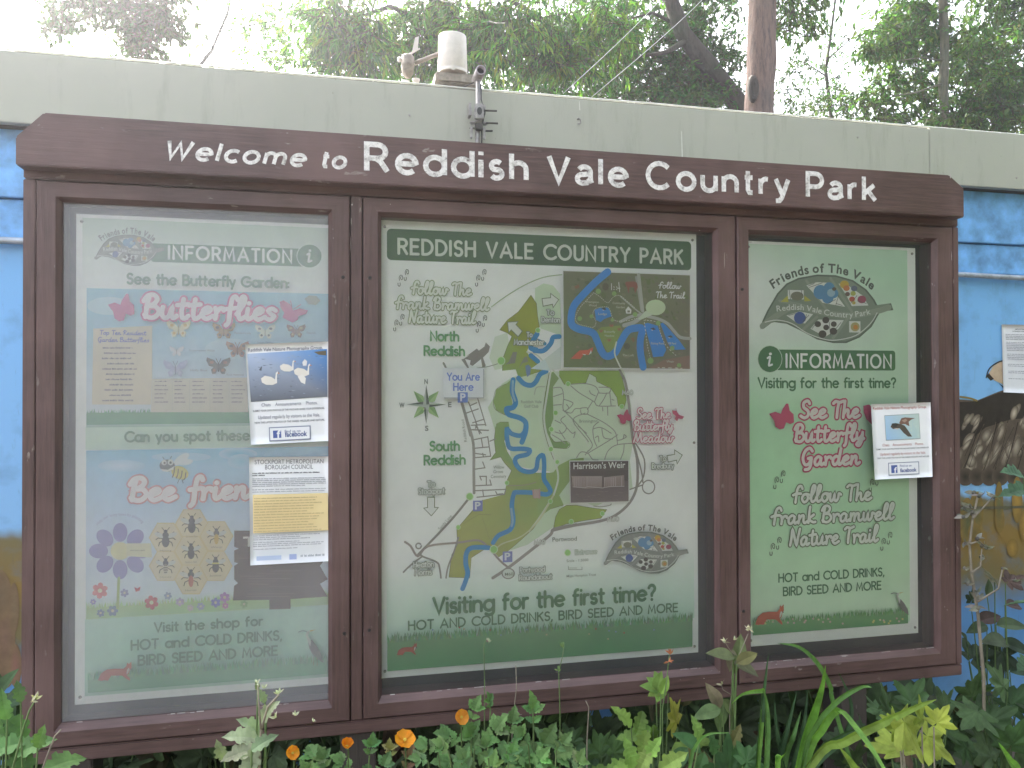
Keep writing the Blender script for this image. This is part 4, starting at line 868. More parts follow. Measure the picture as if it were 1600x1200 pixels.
for (t_, x0, y, x1, cap) in (('To', 854, 492, 865, 7.5), ('Denton', 846, 503.5, 874, 8), ('To', 823, 526.5, 831, 7), ('Manchester', 803, 538.5, 849, 8), ('To', 668, 760, 679, 8), ('Stockport', 654, 772, 694, 9), ('To', 1030, 720, 1039, 7.5), ('Bredbury', 1018, 732, 1051, 8), ('Portwood', 812, 894, 850, 7.5), ('Roundabout', 811, 906, 861, 7.5), ('Heaton', 646, 886, 677, 8.5), ('Norris', 648, 898, 674, 8.5)): s.vago(t_, x0, y, x1, cap, LW, LO, 1.4, 3.6)
s.vago('Entrance', 898, 865.5, 931, 6.5, (.7, .74, .7), (.36, .42, .33), 1.1, 2.6)
for (t_, x0, y, x1, cap) in (('M60', 971, 616.5, 987, 6.5), ('M60', 948, 814, 965, 6.5), ('M60', 834, 850, 850, 6.5)): s.vago(t_, x0, y, x1, cap, (.72, .74, .71), (.40, .40, .36), 1.2, 2.4)
s.sans('Portwood', 862, 845.5, 900, 6.5, (.20, .22, .18), .01)
for (t_, x0, y, x1, cap) in (('Reddish Vale', 813, 630, 845, 4.5), ('Golf Club', 818, 637, 840, 4.5), ('Willow', 770, 732, 787, 4.8), ('Grove', 770, 739, 785, 4.8), ('Cemetery', 766, 746.5, 790, 4.8), ('Brinnington', 904, 660, 932, 4.5), ('Scale - 1:5000', 884, 877.5, 918, 4), ('Maps Hampton Trust', 884, 901, 930, 3.6), ('M60', 788, 898.5, 801, 4.5)): s.sans(t_, x0, y, x1, cap, (.24, .27, .22), .005)
s.stroke([(887, 884), (887, 889), (908, 889), (908, 885)], .8, (.25, .27, .24), False); s.stroke([(887, 886.5), (900, 886.5)], .7, (.25, .27, .24), False)
def vtext(txt, p0, p1, cap, c): s.arch(txt, [p0, ((p0[0]+p1[0])/2, (p0[1]+p1[1])/2), p1], cap, c, .0)
vtext('Reddish Road', (729, 690), (724, 655), 4.5, (.25, .26, .23)); vtext('Sandy Lane', (687, 828), (706, 806), 5, (.25, .26, .23)); vtext('Brinnington Rd', (886, 654), (918, 698), 3.6, (.7, .72, .66))
s.script('See The', 993, 654, 1045, 15.5, (.80, .72, .72), (.52, .09, .17), 2.7, 5.0); s.script('Butterfly', 989, 672.5, 1049, 15.5, (.80, .72, .72), (.52, .09, .17), 2.7, 5.0); s.script('Meadow', 988, 691, 1050, 15.5, (.80, .72, .72), (.52, .09, .17), 2.7, 5.0)
s.vag('Visiting for the first time?', 677, 957.5, 1021, 24, (.105, .22, .115), 5.0, .2)
s.vag('HOT AND COLD DRINKS, BIRD SEED AND MORE', 638, 982.5, 1056, 13.5, (.13, .24, .14), 2.6, .24)
s.done('lettering', pm)
s = Sheet()
for (x, y) in ((636, 426), (757, 426), (629, 496), (758, 498)): s.feet(x, y, 4.0, (.13, .14, .12))
s.done('footprints', pm)
s = Sheet(); bfly_l(s, 940, 628, .19, (.50, .07, .15)); s.poly([(1050, 641), (1057, 642), (1061, 648), (1069, 651), (1066, 655), (1060, 654), (1058, 658), (1054, 655), (1056, 650), (1051, 646)], (.50, .07, .15)); s.stroke([(1057, 642), (1056, 638)], .7, PNK); s.done('butterfly', pm)
# inset trail map
s = Sheet(); s.poly(D((60, 50), (1477, 98), (1477, 1152), (60, 1135)), (.72, .72, .68))
s.poly(D((72, 60), (1468, 108), (1468, 1140), (76, 1122)), [(.135, .135, .075), (.155, .15, .09), (.135, .115, .08), (.115, .145, .055)])
for i in range(230):
    x = random.uniform(120, 1430); y = random.uniform(130, 1090); r = random.uniform(6, 34); base = random.choice([(.10, .11, .05), (.17, .165, .10), (.13, .15, .06), (.15, .13, .09), (.11, .13, .05)])
    s.ell(*D((x, y))[0], r*.14166, r*.12*random.uniform(.4, 1.0), base, random.uniform(0, 90), 9)
s.poly(D((1010, 1130), (1180, 1040), (1466, 990), (1466, 1138)), (.19, .115, .085)); s.poly(D((860, 120), (920, 110), (960, 470), (920, 500)), (.27, .27, .235))
for pts, wd in (((( 700, 620), (800, 570), (900, 545), (960, 545)), 4.6), (((1000, 560), (1120, 590), (1220, 640), (1290, 720), (1360, 790), (1468, 805)), 5.0), (((740, 660), (860, 620), (960, 540), (1040, 490)), 6.4), (((700, 340), (850, 470), (930, 530)), 2.0), (((900, 100), (945, 500)), 5.2)): s.stroke(D(*pts), wd, (.33, .33, .29))
s.ell(*D((1088, 462))[0], 15.6, 12.2, (.42, .50, .33)); s.poly(D((980, 500), (1060, 540), (920, 600), (890, 590)), (.42, .48, .36))
s.poly(D((490, 680), (700, 660), (720, 720), (600, 960), (560, 960), (500, 860), (440, 720)), (.185, .24, .055))
DB = (.03, .19, .52)
for pts, wd in ((((560, 70), (440, 170), (300, 310), (190, 440), (158, 560), (165, 650), (240, 700), (390, 740), (440, 820), (500, 960), (560, 1000), (640, 960), (700, 850), (780, 720), (870, 690), (940, 700), (920, 820), (920, 950), (950, 1120)), 11.5),): s.stroke(D(*pts), wd, DB)
s.poly(D((415, 490), (470, 468), (560, 465), (585, 500), (600, 560), (520, 590), (480, 625), (430, 600)), DB); s.poly(D((965, 640), (1000, 632), (1110, 665), (1160, 800), (1205, 930), (1170, 1000), (1060, 1010), (1035, 900), (1000, 780)), DB); s.poly(D((1140, 640), (1165, 630), (1200, 660), (1290, 760), (1350, 830), (1420, 925), (1270, 930), (1220, 850)), DB)
s.stroke(D((740, 1200), (670, 1060), (635, 960), (655, 845)), 2.4, (.52, .54, .46)); 
dot = D((405, 300), (330, 380), (250, 470), (205, 570), (230, 640), (310, 665), (400, 680), (430, 620), (395, 540), (420, 480), (480, 460), (570, 465), (610, 570), (650, 610), (760, 610), (880, 580)); dot2 = D((405, 300), (480, 350), (560, 410), (620, 350), (690, 330), (780, 400), (860, 470)); dot3 = D((960, 600), (980, 760), (1000, 900), (1030, 1020)); dot4 = D((970, 600), (1110, 630), (1140, 740), (1200, 880), (1320, 1000)); dot5 = D((1110, 1125), (1380, 1132))
for dd in (dot, dot2, dot3, dot4, dot5):
    q = crom(dd, 9)
    for i in range(0, len(q)-1, 2): s.stroke([q[i], q[i+1]], 1.0, (.62, .62, .48), False, False, False)
for (x, y, r) in ((455, 285, 30), (630, 310, 26), (250, 585, 26), (380, 560, 22), (610, 600, 20), (860, 540, 26), (1115, 635, 26), (1030, 1050, 34), (1345, 1100, 24), (1270, 910, 26)): s.ell(*D((x, y))[0], r*.14, r*.14, (.20, .32, .11))
s.poly(D((760, 180), (850, 175), (880, 190), (890, 240), (860, 310), (845, 240), (800, 240), (790, 310), (775, 250), (750, 200)), (.22, .085, .055)); s.poly(D((190, 230), (240, 210), (250, 240), (210, 260)), (.20, .10, .05))
s.poly(D((150, 1030), (210, 970), (250, 935), (340, 930), (400, 900), (390, 945), (350, 985), (290, 985), (260, 1030)), (.48, .10, .05)); s.poly(D((275, 975), (320, 980), (310, 990)), (.7, .66, .6)); s.poly(D((350, 985), (375, 930), (382, 965)), (.7, .66, .6))
for (x, y) in ((600, 665), (688, 705), (485, 725), (575, 825)): s.butterfly(*D((x, y))[0], 3.2, (.30, .10, .06))
s.poly(D((755, 490), (785, 450), (820, 490), (815, 530), (762, 530)), (.6, .6, .54)); s.rect(*D((775, 495))[0], *D((803, 518))[0], (.15, .15, .1))
for (x, y, c_) in ((515, 480, (.03, .04, .05)), (1055, 700, (.03, .04, .05)), (1245, 785, (.03, .04, .05))): s.poly(D((x-30, y-6), (x+10, y-16), (x+32, y+6), (x+6, y+12)), c_); s.poly(D((x-20, y+6), (x+6, y+12), (x-6, y+18)), (.6, .6, .6))
for a_, b_ in (((600, 200), (600, 268)), ((680, 185), (690, 290)), ((625, 235), (630, 240)), ((625, 262), (630, 266)), ((655, 235), (660, 240)), ((655, 262), (660, 268)), ((665, 250), (695, 252))): s.stroke(D(a_, b_), 1.2, (.6, .6, .52))
s.poly(D((810, 800), (850, 790), (860, 830), (840, 850)), (.18, .10, .05)); s.ell(*D((770, 890))[0], 5, 5, (.085, .085, .05)); s.ell(*D((535, 235))[0], 5, 6, (.10, .09, .05))
s.script('Follow', *D((1120, 250))[0], D((1365, 0))[0][0], 9.6, (.66, .66, .56), None, 1.5, 0); s.script('The Trail', *D((1090, 355))[0], D((1405, 0))[0][0], 9.6, (.66, .66, .56), None, 1.5, 0)
for (t_, x0, y, x1) in (('Frampton', 325, 412, 460), ('Wood', 350, 450, 435), ('Community', 612, 425, 750), ('Garden', 650, 470, 745), ('Butterfly', 520, 740, 640), ('Meadow', 525, 785, 630), ('The Loft', 720, 1000, 845), ('Fishing Pond', 1035, 870, 1180), ('Lodge', 455, 545, 550), ('Mill Pond', 1225, 870, 1310), ('Weir', 1205, 1070, 1290)): s.sans(t_, *D((x0, y))[0], D((x1, 0))[0][0], 3.4, (.50, .52, .40), .0)
s.c = [tuple(min(.8, q*1.4) for q in c) if not isinstance(c[0], (tuple, list)) else tuple(tuple(min(.8, q*1.4) for q in k) for k in c) for c in s.c]
s.done('inset_map', pm)
# weir photograph
s = Sheet(); s.poly(C((220, 710), (636, 706), (638, 998), (225, 1008)), (.74, .74, .72)); s.poly(C((226, 716), (630, 712), (632, 992), (230, 1002)), [(.085, .06, .055), (.10, .07, .065), (.20, .15, .15), (.20, .15, .155)])
s.poly(C((226, 780), (630, 776), (631, 850), (228, 860)), (.10, .075, .07)); s.poly(C((235, 818), (450, 818), (462, 826), (600, 810), (605, 890), (450, 898), (340, 905), (250, 895)), [(.40, .32, .31), (.42, .34, .33), (.40, .32, .31), (.30, .23, .22), (.24, .18, .17), (.28, .21, .2), (.30, .23, .22), (.34, .27, .26)])
for i in range(24): x = 240+i*15; s.stroke(C((x, 822+random.random()*8), (x+random.uniform(-2, 2), 888)), random.uniform(.5, 1.4), random.choice([(.46, .38, .37), (.30, .23, .22), (.36, .29, .28)]), False)
s.poly(C((448, 815), (460, 815), (462, 890), (446, 900)), (.14, .10, .095)); s.stroke(C((245, 892), (330, 898), (350, 890), (450, 900), (500, 890), (600, 888)), 1.0, (.5, .44, .43), False); s.stroke(C((240, 912), (400, 906), (630, 904)), .8, (.16, .12, .12))
for i in range(30): x = random.uniform(240, 600); y = random.uniform(915, 985); s.stroke(C((x, y), (x+random.uniform(10, 40), y+1)), .6, random.choice([(.26, .2, .2), (.16, .12, .125)]), False)
s.sans("Harrison's Weir", 896, 733, 977, 9.6, (.74, .74, .72), .012); s.done('weir_photograph', pm)
s = Sheet(); T2 = lambda x, y: (830+362*.3167+(x-135)*.1324-.6, 690+445*.3167+(y-285)*.1273); s.emblem(T2, 8.6, ((.245, .26, .235), (.14, .15, .135), (.29, .30, .27), (.13, .135, .125))); s.done('leaf_emblem', pm)
s = Sheet(); s.grass(605, 1004, 1082, 1049, (.20, .36, .19), (.11, .32, .14), 17, 620)
for i in range(14): s.ell(640+random.random()*420, 1000-random.random()*22, 1.4, 1.2, random.choice([(.5, .1, .08), (.3, .4, .6), (.6, .5, .3)]))
s.done('grass_strip', pm)
s = Sheet(); s.fox(lambda x, y: (620+x*.14, 1004+y*.2), (.40, .09, .05)); s.done('fox_picture', pm)
# stuck-on location label
s = Sheet(); s.k += 60
s.rect(693.5, 576.5, 756.5, 622.5, (.42, .44, .46)); s.rect(692, 574.8, 755, 620.6, (.74, .76, .80)); s.vag('You Are', 699, 594, 749, 11, (.16, .24, .62), 2.2, .22); s.vag('Here', 709, 610, 739, 11, (.16, .24, .62), 2.2, .22); s.rect(715, 613, 731, 629, (.14, .22, .56)); s.sans('P', 719, 626.5, 727.5, 11.5, (.74, .75, .82), .03)
s.done('location_label', pm)

# --- left poster
Sheet.K = 0
pl = poster('bee_and_butterfly_poster', 'tall poster with butterflies above and bees below in the left bay', 'poster', X(118, 700, YS), X(523, 700, YS), (Z(118, 1101, YS)+Z(515, 1069, YS))/2, (Z(118, 333, YS)+Z(512, 352, YS))/2, WHT, 'posters in the notice board')
E5 = lambda *p: [(120+x*.2, 440+y*.2) for x, y in p]
E6 = lambda *p: [(120+x*.23333, 700+y*.23333) for x, y in p]
E3 = lambda *p: [(80+x*.3333, 320+y*.3333) for x, y in p]
s = Sheet()
wash2(s, 128, 519, 128, [340, 380, 450], [(.52, .64, .54), (.66, .74, .68), WHT]); wash2(s, 134, 519, 134, [667, 690, 703], [(.60, .76, .64), (.58, .74, .60), (.6, .76, .64)]); wash2(s, 134, 514, 134, [968, 1020, 1088], [(.50, .72, .62), (.46, .70, .58), (.44, .68, .55)])
s.done('background_wash', pl)
s = Sheet(); s.rrect(236, 380, 486, 417, 4, (.075, .21, .11)); s.vag('INFORMATION', 264, 404, 455, 19.5, WHT, 3.8, .34)
s.ell(483.5, 400, 20.5, 19.5, (.7, .78, .72)); s.ell(483.5, 400, 19, 18, (.075, .21, .11)); s.ell(484.26, 391.65, 2.1849999999999996, 2.1849999999999996, WHT); s.stroke([(480.08, 397.825), (483.69, 396.4), (481.98, 407.23), (482.93, 408.94), (486.54, 407.42)], 3.04, WHT); s.done('title_banner', pl)
s = Sheet(); T3 = lambda x, y: (80+205*.3333+(x-135)*.1089, 320+140*.3333+(y-285)*.0947); s.emblem(T3, 9, ((.22, .24, .20), (.13, .14, .12), (.28, .29, .25), (.16, .17, .15))); s.done('leaf_emblem', pl)
s = Sheet()
wash2(s, 135, 516, 135, [450, 520, 610, 652, 668], [(.30, .58, .74), (.36, .60, .76), (.62, .70, .80), (.66, .72, .78), (.3, .5, .4)])
for (x, y, rx, ry, c_) in ((170, 478, 34, 14, (.5, .7, .8)), (330, 470, 60, 10, (.33, .58, .76)), (470, 560, 30, 20, (.34, .64, .78)), (360, 545, 40, 16, (.5, .68, .8))): s.ell(x, y, rx, ry, c_)
s.grass(135, 645, 516, 664, (.14, .36, .20), (.10, .32, .18), 7, 320)
s.poly(E5((130, 368), (590, 345), (590, 740), (580, 960), (120, 960)), (.70, .62, .48)); s.poly(E5((590, 760), (1330, 750), (1340, 1020), (580, 1020)), (.66, .60, .50))
for x in (745, 880, 1040, 1190): s.rect(*E5((x, 765))[0], *E5((x+3, 1010))[0], (.55, .52, .48))
for j in range(6):
    for (a_, b_) in ((600, 730), (755, 865), (895, 1025), (1055, 1180), (1200, 1330)): p, q = E5((a_+10, 785+j*32), (b_-8-random.random()*40, 785+j*32)); s.micro(p[0], p[1], q[0], 2.1, (.22, .20, .26))
for j in range(11): p, q = E5((200+random.random()*70, 525+j*41), (420+random.random()*60, 525+j*41)); s.micro(p[0], p[1], q[0], 3.0, (.22, .21, .28))
s.script('Top Ten Resident', *E5((185, 415))[0], E5((545, 0))[0][0], 7.0, (.18, .20, .5), None, 1.1, 0); s.script('Garden Butterflies', *E5((170, 470))[0], E5((570, 0))[0][0], 7.0, (.18, .20, .5), None, 1.1, 0)
for (x, y, t_) in ((1235, 410, 'Painted Lady'), (880, 545, 'Green-veined White'), (890, 700, 'Holly Blue'), (1175, 735, 'Red Admiral')): p = E5((x, y))[0]; s.sans(t_, p[0], p[1], p[0]+(40 if len(t_) > 14 else 26), 3.2, (.25, .26, .3), .0)
s.sans('Large White', *E3((968, 650))[0], E3((1040, 0))[0][0], 3.2, (.25, .26, .3)); s.sans('Peacock', *E3((1198, 605))[0], E3((1240, 0))[0][0], 3.2, (.25, .26, .3))
s.done('butterfly_panel', pl)
s = Sheet()
for (x, y, sz, c_, c2) in ((795, 370, 20, (.70, .66, .42), (.62, .40, .10)), (1148, 385, 19, (.36, .24, .08), (.08, .06, .05)), (1255, 530, 19, (.36, .17, .10), (.09, .07, .06)), (780, 545, 12, (.66, .68, .72), None), (770, 680, 20, (.42, .46, .66), (.5, .52, .72)), (1107, 660, 20, (.10, .085, .07), (.32, .12, .06))): s.butterfly(*E5((x, y))[0], sz*.95, c_, 0, c2)
s.butterfly(*E3((1003, 595))[0], 16, (.70, .76, .66), 0, (.12, .13, .13)); s.butterfly(*E3((1148, 592))[0], 15, (.17, .08, .055), 0, (.45, .40, .16))
bfly_l(s, 124, 437, .356, (.58, .09, .26)); s.poly(E3((1070, 455), (1090, 448), (1118, 465), (1135, 495), (1165, 485), (1203, 495), (1195, 512), (1160, 522), (1155, 540), (1130, 552), (1105, 540), (1085, 528), (1092, 505), (1075, 480)), (.55, .05, .24)); s.stroke(E3((1130, 490), (1122, 450)), .9, PNK); s.stroke(E3((1135, 490), (1170, 468)), .9, PNK)
s.poly(E3((1187, 440), (1210, 425), (1245, 428), (1262, 450), (1240, 470), (1205, 465)), (.36, .42, .36))
s.done('butterfly', pl)
s = Sheet()
wash2(s, 135, 516, 135, [704, 730, 820, 935, 968], [(.25, .55, .75), (.36, .60, .80), (.56, .68, .84), (.66, .74, .82), (.50, .68, .40)])
for (x, y, rx, ry, c_) in ((1080, 40, 130, 40, (.14, .50, .72)), (1100, 90, 90, 50, (.30, .60, .78)), (300, 120, 160, 40, (.60, .72, .86)), (700, 60, 200, 30, (.40, .64, .82))): s.soft(*E6((x, y))[0], rx*.2333, ry*.2333, c_, (.42, .62, .80))
s.grass(135, 950, 516, 967, (.42, .58, .26), (.38, .58, .30), 10, 260)
# wooden signboard
s.poly([(366, 829), (395, 829), (512, 824), (513, 858), (497, 862), (512, 868), (500, 884), (512, 905), (500, 912), (512, 932), (454, 936), (454, 951), (421, 952), (421, 937), (364, 938), (366, 915), (372, 911), (366, 905), (366, 884), (372, 880), (366, 878), (366, 860), (373, 857), (366, 854)], (.105, .065, .05))
for j in range(26): y = 832+j*4; x0 = random.uniform(368, 430); s.stroke([(x0, y), (x0+random.uniform(20, 75), y+random.uniform(-1, 1))], .7, random.choice([(.07, .045, .035), (.15, .10, .08), (.19, .13, .10)]), False)
s.sans('TOP', 380, 854, 440, 15, (.66, .62, .56), .02)
s.done('bee_panel', pl)
s = Sheet()
# flower with eight petals, flowers in the grass
F = E6((290, 690))[0]
for i in range(8): t = R(45*i+90); s.ell(F[0]+30*math.cos(t)*1.12, F[1]+29*math.sin(t), 15, 11.5, (.26, .24, .52), 45*i+90)
s.ell(*F, 15, 14, (.70, .66, .34)); s.poly([(F[0]+10, F[1]-12), (F[0]+48, F[1]-12), (F[0]+50, F[1]+10), (F[0]+10, F[1]+8)], (.66, .64, .42)); s.micro(F[0]+16, F[1], F[0]+40, 2.4, (.3, .3, .2)); s.stroke([(F[0]-2, F[1]+42), (F[0]-4, 950)], 4, (.40, .50, .16))
s.arch('Help our busy bees by planting', [E6((140, 520))[0], E6((200, 470))[0], E6((290, 452))[0], E6((380, 465))[0], E6((440, 505))[0]], 4.5, (.36, .36, .56), 0)
for (x, y, r, c_) in ((155, 955, 52, (.60, .10, .10)), (500, 1035, 46, (.52, .05, .05)), (240, 1090, 36, (.15, .22, .34)), (160, 1105, 26, (.16, .24, .34)), (320, 970, 28, (.30, .30, .50)), (610, 990, 26, (.26, .34, .48)), (690, 1030, 28, (.45, .36, .55)), (930, 1035, 32, (.22, .22, .58)), (990, 1000, 34, (.42, .22, .50)), (995, 1055, 22, (.52, .20, .42)), (830, 1060, 26, (.35, .38, .55)), (110, 1030, 20, (.3, .26, .55)), (760, 1070, 22, (.6, .5, .55)), (1120, 1045, 26, (.25, .42, .18))):
    p = E6((x, y))[0]
    for i in range(6): t = R(60*i+x); s.ell(p[0]+r*.13*math.cos(t), p[1]+r*.13*math.sin(t), r*.12, r*.09, c_, 60*i+x, 8)
    s.ell(*p, r*.07, r*.07, (.7, .62, .4), 0, 8)
s.poly(E6((385, 930), (405, 940), (428, 928), (420, 955), (395, 962)), (.62, .06, .06))
s.done('flower_border', pl)
s = Sheet()
for (x, y) in ((770, 510), (595, 600), (935, 590), (765, 690), (595, 790), (930, 790), (765, 880)):
    p = E6((x, y))[0]; s.poly([(p[0]+26.5*math.cos(R(60*i)), p[1]+27*math.sin(R(60*i))) for i in range(6)], (.66, .54, .30)); s.poly([(p[0]+24.5*math.cos(R(60*i)), p[1]+25*math.sin(R(60*i))) for i in range(6)], (.69, .60, .40))
BK = (.055, .055, .05)
for (x, y, k, kind, nm) in ((770, 510, 1.0, 0, 'Ground Bee'), (595, 605, 1.0, 0, 'Mining'), (935, 590, .9, 1, 'Wasp'), (765, 690, .9, 0, 'Solitary Bee'), (595, 790, .9, 2, 'Honey'), (930, 780, .9, 3, 'Bumblebee'), (765, 870, 1.0, 4, 'Hornet')):
    p = E6((x, y))[0]; T = lambda a, b: (p[0]+a*k, p[1]+b*k)
    for sg in (-1, 1):
        for (a, b, c, d) in ((4, -4, 13, -10), (5, 0, 15, 2), (4, 4, 11, 12)): s.stroke([T(sg*a, b), T(sg*(a+c)/2+sg*2, (b+d)/2-1.5), T(sg*c, d)], 1.3, BK, False)
        s.ell(*T(sg*10, -5), 8*k, 3.6*k, (.60, .60, .55), sg*-22)
        s.stroke([T(sg*1.5, -11), T(sg*6, -17)], .9, BK)
    s.ell(*T(0, -5), 5*k, 5*k, BK); s.ell(*T(0, -11), 3*k, 2.6*k, BK)
    ab = {0: BK, 1: (.55, .38, .08), 2: (.2, .17, .12), 3: BK, 4: (.50, .14, .07)}[kind]; s.ell(*T(0, 5), (6 if kind in (0, 3) else 4)*k, 9*k, ab)
    if kind in (2,): 
        for j in range(4): s.stroke([T(-4, 1+j*4), T(4, 1+j*4)], 1.1, (.66, .6, .44), False)
    if kind == 3: s.stroke([T(-5, -2), T(5, -2)], 2.4, (.62, .56, .12), False)
    s.sans(nm, p[0]-9, p[1]+20*k+1, p[0]+9, 3.0, (.28, .24, .18))
s.done('bee_identification_chart', pl)
s = Sheet()          # cheerful cartoon bee
for (x, y, rx, ry, ro) in ((700, 75, 62, 26, -35), (730, 95, 48, 20, -10)): s.ell(*E6((x, y))[0], rx*.2333, ry*.2333, (.70, .74, .76), ro)
s.ell(*E6((690, 165))[0], 14, 10, (.66, .58, .14), 22)
for i in range(4): p = E6((655+i*25, 130+i*12), (650+i*25, 170+i*10), (640+i*25, 195+i*6)); s.stroke(p, 1.7, (.14, .12, .08))
s.ell(*E6((605, 118))[0], 12, 9.6, (.12, .13, .13)); s.ell(*E6((585, 98))[0], 4, 4.2, (.7, .7, .66)); s.ell(*E6((628, 96))[0], 4.6, 4.6, (.7, .7, .66)); s.ell(*E6((588, 100))[0], 1.8, 2, BK); s.ell(*E6((628, 98))[0], 1.9, 2.1, BK)
s.poly(E6((562, 140), (610, 146), (655, 120), (645, 145), (605, 160), (575, 155)), (.74, .74, .70)); s.stroke(E6((585, 75), (575, 60)), .9, BK); s.stroke(E6((625, 72), (635, 55)), .9, BK); s.stroke(E6((685, 210), (675, 235)), .9, BK); s.stroke(E6((705, 210), (712, 235)), .9, BK)
s.done('cartoon_bee', pl)
s = Sheet()
s.vag('See the Butterfly Garden:', 199, 443, 451, 15.5, (.12, .25, .16), 3.4, .2); s.script('Butterflies', 224, 496, 432, 35, (.82, .76, .80), (.58, .13, .28), 7.0, 12.5)
s.vag('Can you spot these', 196, 690, 389, 15, (.14, .28, .17), 3.4, .22); s.vag('bees?', 402, 690, 455, 15, (.14, .28, .17), 3.4, .22)
s.script('Bee', 203, 782, 274, 34, (.80, .74, .74), (.60, .28, .28), 7.4, 12.5); s.script('friend', 296, 780, 414, 34, (.80, .74, .74), (.60, .28, .28), 7.4, 12.5)
s.vag('Visit the shop for', 242, 987, 410, 14, (.13, .27, .18), 3.0, .22); s.vag('HOT and COLD DRINKS,', 206, 1015, 440, 14.5, (.13, .27, .18), 3.0, .22); s.vag('BIRD SEED AND MORE', 217, 1038.5, 433, 14.5, (.13, .27, .18), 3.0, .22)
s.done('lettering', pl)
s = Sheet(); s.grass(137, 1062, 512, 1083, (.22, .44, .28), (.16, .40, .24), 16, 500); s.done('grass_strip', pl)
s = Sheet(); s.fox(lambda x, y: (153+x*.235, 1034+y*.30), (.50, .13, .08)); s.done('fox_picture', pl)
s = Sheet(); s.heron(lambda x, y: (474+x*.36, 985+y*.36)); s.done('heron_picture', pl)

# ------------------------------------------------------------------ paper notices
class Paper(Print):
    """a sheet of paper pinned at depth Y: corners in photo px (TL, TR, BR, BL)"""
    def __init__(s, name, label, corners, Y, group=None, curl=.004, paper=(.80, .81, .83)):
        super().__init__(Y-.0012-curl, 6e-6); s.c4 = corners; s.Y0 = Y-curl
        q = [at(c[0], c[1], s.Y0) for c in corners]; s.q = q
        s.root = empty(name, ((q[0].x+q[1].x)/2, Y, q[2].z)); tag(s.root, label, 'notice', group)
        m = MB(); nx, nz = 12, 12; vs_ = []
        for sgn in (0, 1):
            for j in range(nz+1):
                for i in range(nx+1):
                    u, v = i/nx, j/nz; p = (q[0]*(1-u)+q[1]*u)*(1-v)+(q[3]*(1-u)+q[2]*u)*v
                    vs_.append((p.x, s.Y0+curl*.9*(1-math.cos((v)*3.1))*.15*u+sgn*.0003, p.z))
        W_ = nx+1; N_ = W_*(nz+1); fs_ = [(j*W_+i, j*W_+i+1, (j+1)*W_+i+1, (j+1)*W_+i) for j in range(nz) for i in range(nx)]
        fs_ += [tuple(N_+k for k in reversed(f)) for f in fs_]
        ring = [i for i in range(W_)]+[j*W_+nx for j in range(1, nz+1)]+[nz*W_+i for i in range(nx-1, -1, -1)]+[j*W_ for j in range(nz-1, 0, -1)]
        fs_ += [(ring[k], ring[(k+1) % len(ring)], N_+ring[(k+1) % len(ring)], N_+ring[k]) for k in range(len(ring))]
        m.add(vs_, fs_, paper); child(m, 'sheet', M_print, s.root, True)
        s.Y = Y-curl-.0006
    def U(s, u, v):
        a, b, c, d = [Vector(p) for p in s.c4]; p = (a*(1-u)+b*u)*(1-v)+(d*(1-u)+c*u)*v; return (p.x, p.y)
    def line(s, t, u0, v, u1, h, c, bold=.0):
        p = s.U(u0, v); q = s.U(u1, v); H = abs(s.U(0, 1)[1]-s.U(0, 0)[1])*h
        zq = at(*q, s.Y); zp = at(*p, s.Y); before = len(s.v)
        s.sans(t, p[0], p[1], q[0], H, c, bold)
        k = (zq.z-zp.z)/max(1e-6, zq.x-zp.x)
        for i in range(before, len(s.v)): x, y, z = s.v[i]; s.v[i] = (x, y, z+(x-zp.x)*k)
    def mic(s, u0, v, u1, h, c):
        p = s.U(u0, v); q = s.U(u1, v); H = abs(s.U(0, 1)[1]-s.U(0, 0)[1])*h; x = u0
        while x < u1-.01:
            e = min(u1, x+random.uniform(.03, .1)); lx = x
            while lx < e-.003:
                lw = h*random.uniform(.35, .6); hh = h*random.uniform(.65, 1)
                yy = s.y(); s.add([s.P(s.U(*k), yy) for k in ((lx, v-hh), (min(lx+lw, e), v-hh), (min(lx+lw, e), v), (lx, v))], [(0, 1, 2, 3)], c); lx += lw*1.3
            x = e+h*.7
    def qd(s, u0, v0, u1, v1, c): s.quad([s.U(u0, v0), s.U(u1, v0), s.U(u1, v1), s.U(u0, v1)], c)
    def pg(s, pts, c): s.poly([s.U(*p) for p in pts], c)
    def fb(s, y0=.815, y1=.965, u0=.24, u1=.77, c=(.05, .08, .25)):
        s.qd(u0, y0, u1, y1, (.22, .24, .34)); s.qd(u0+.012, y0+.010, u1-.012, y1-.010, (.78, .79, .82))
        s.qd(u0+.05, y0+.035, u0+.155, y1-.03, (.08, .12, .34)); s.line('f', u0+.095, y1-.034, u0+.145, .07, (.8, .8, .84), .03)
        s.line('Find us on', u0+.20, y0+.062, u0+.40, .028, c, .01); s.line('facebook', u0+.20, y1-.038, u1-.045, .048, c, .03)
    def fin(s, name): return child(s, name, M_print, s.root)
YG = .016
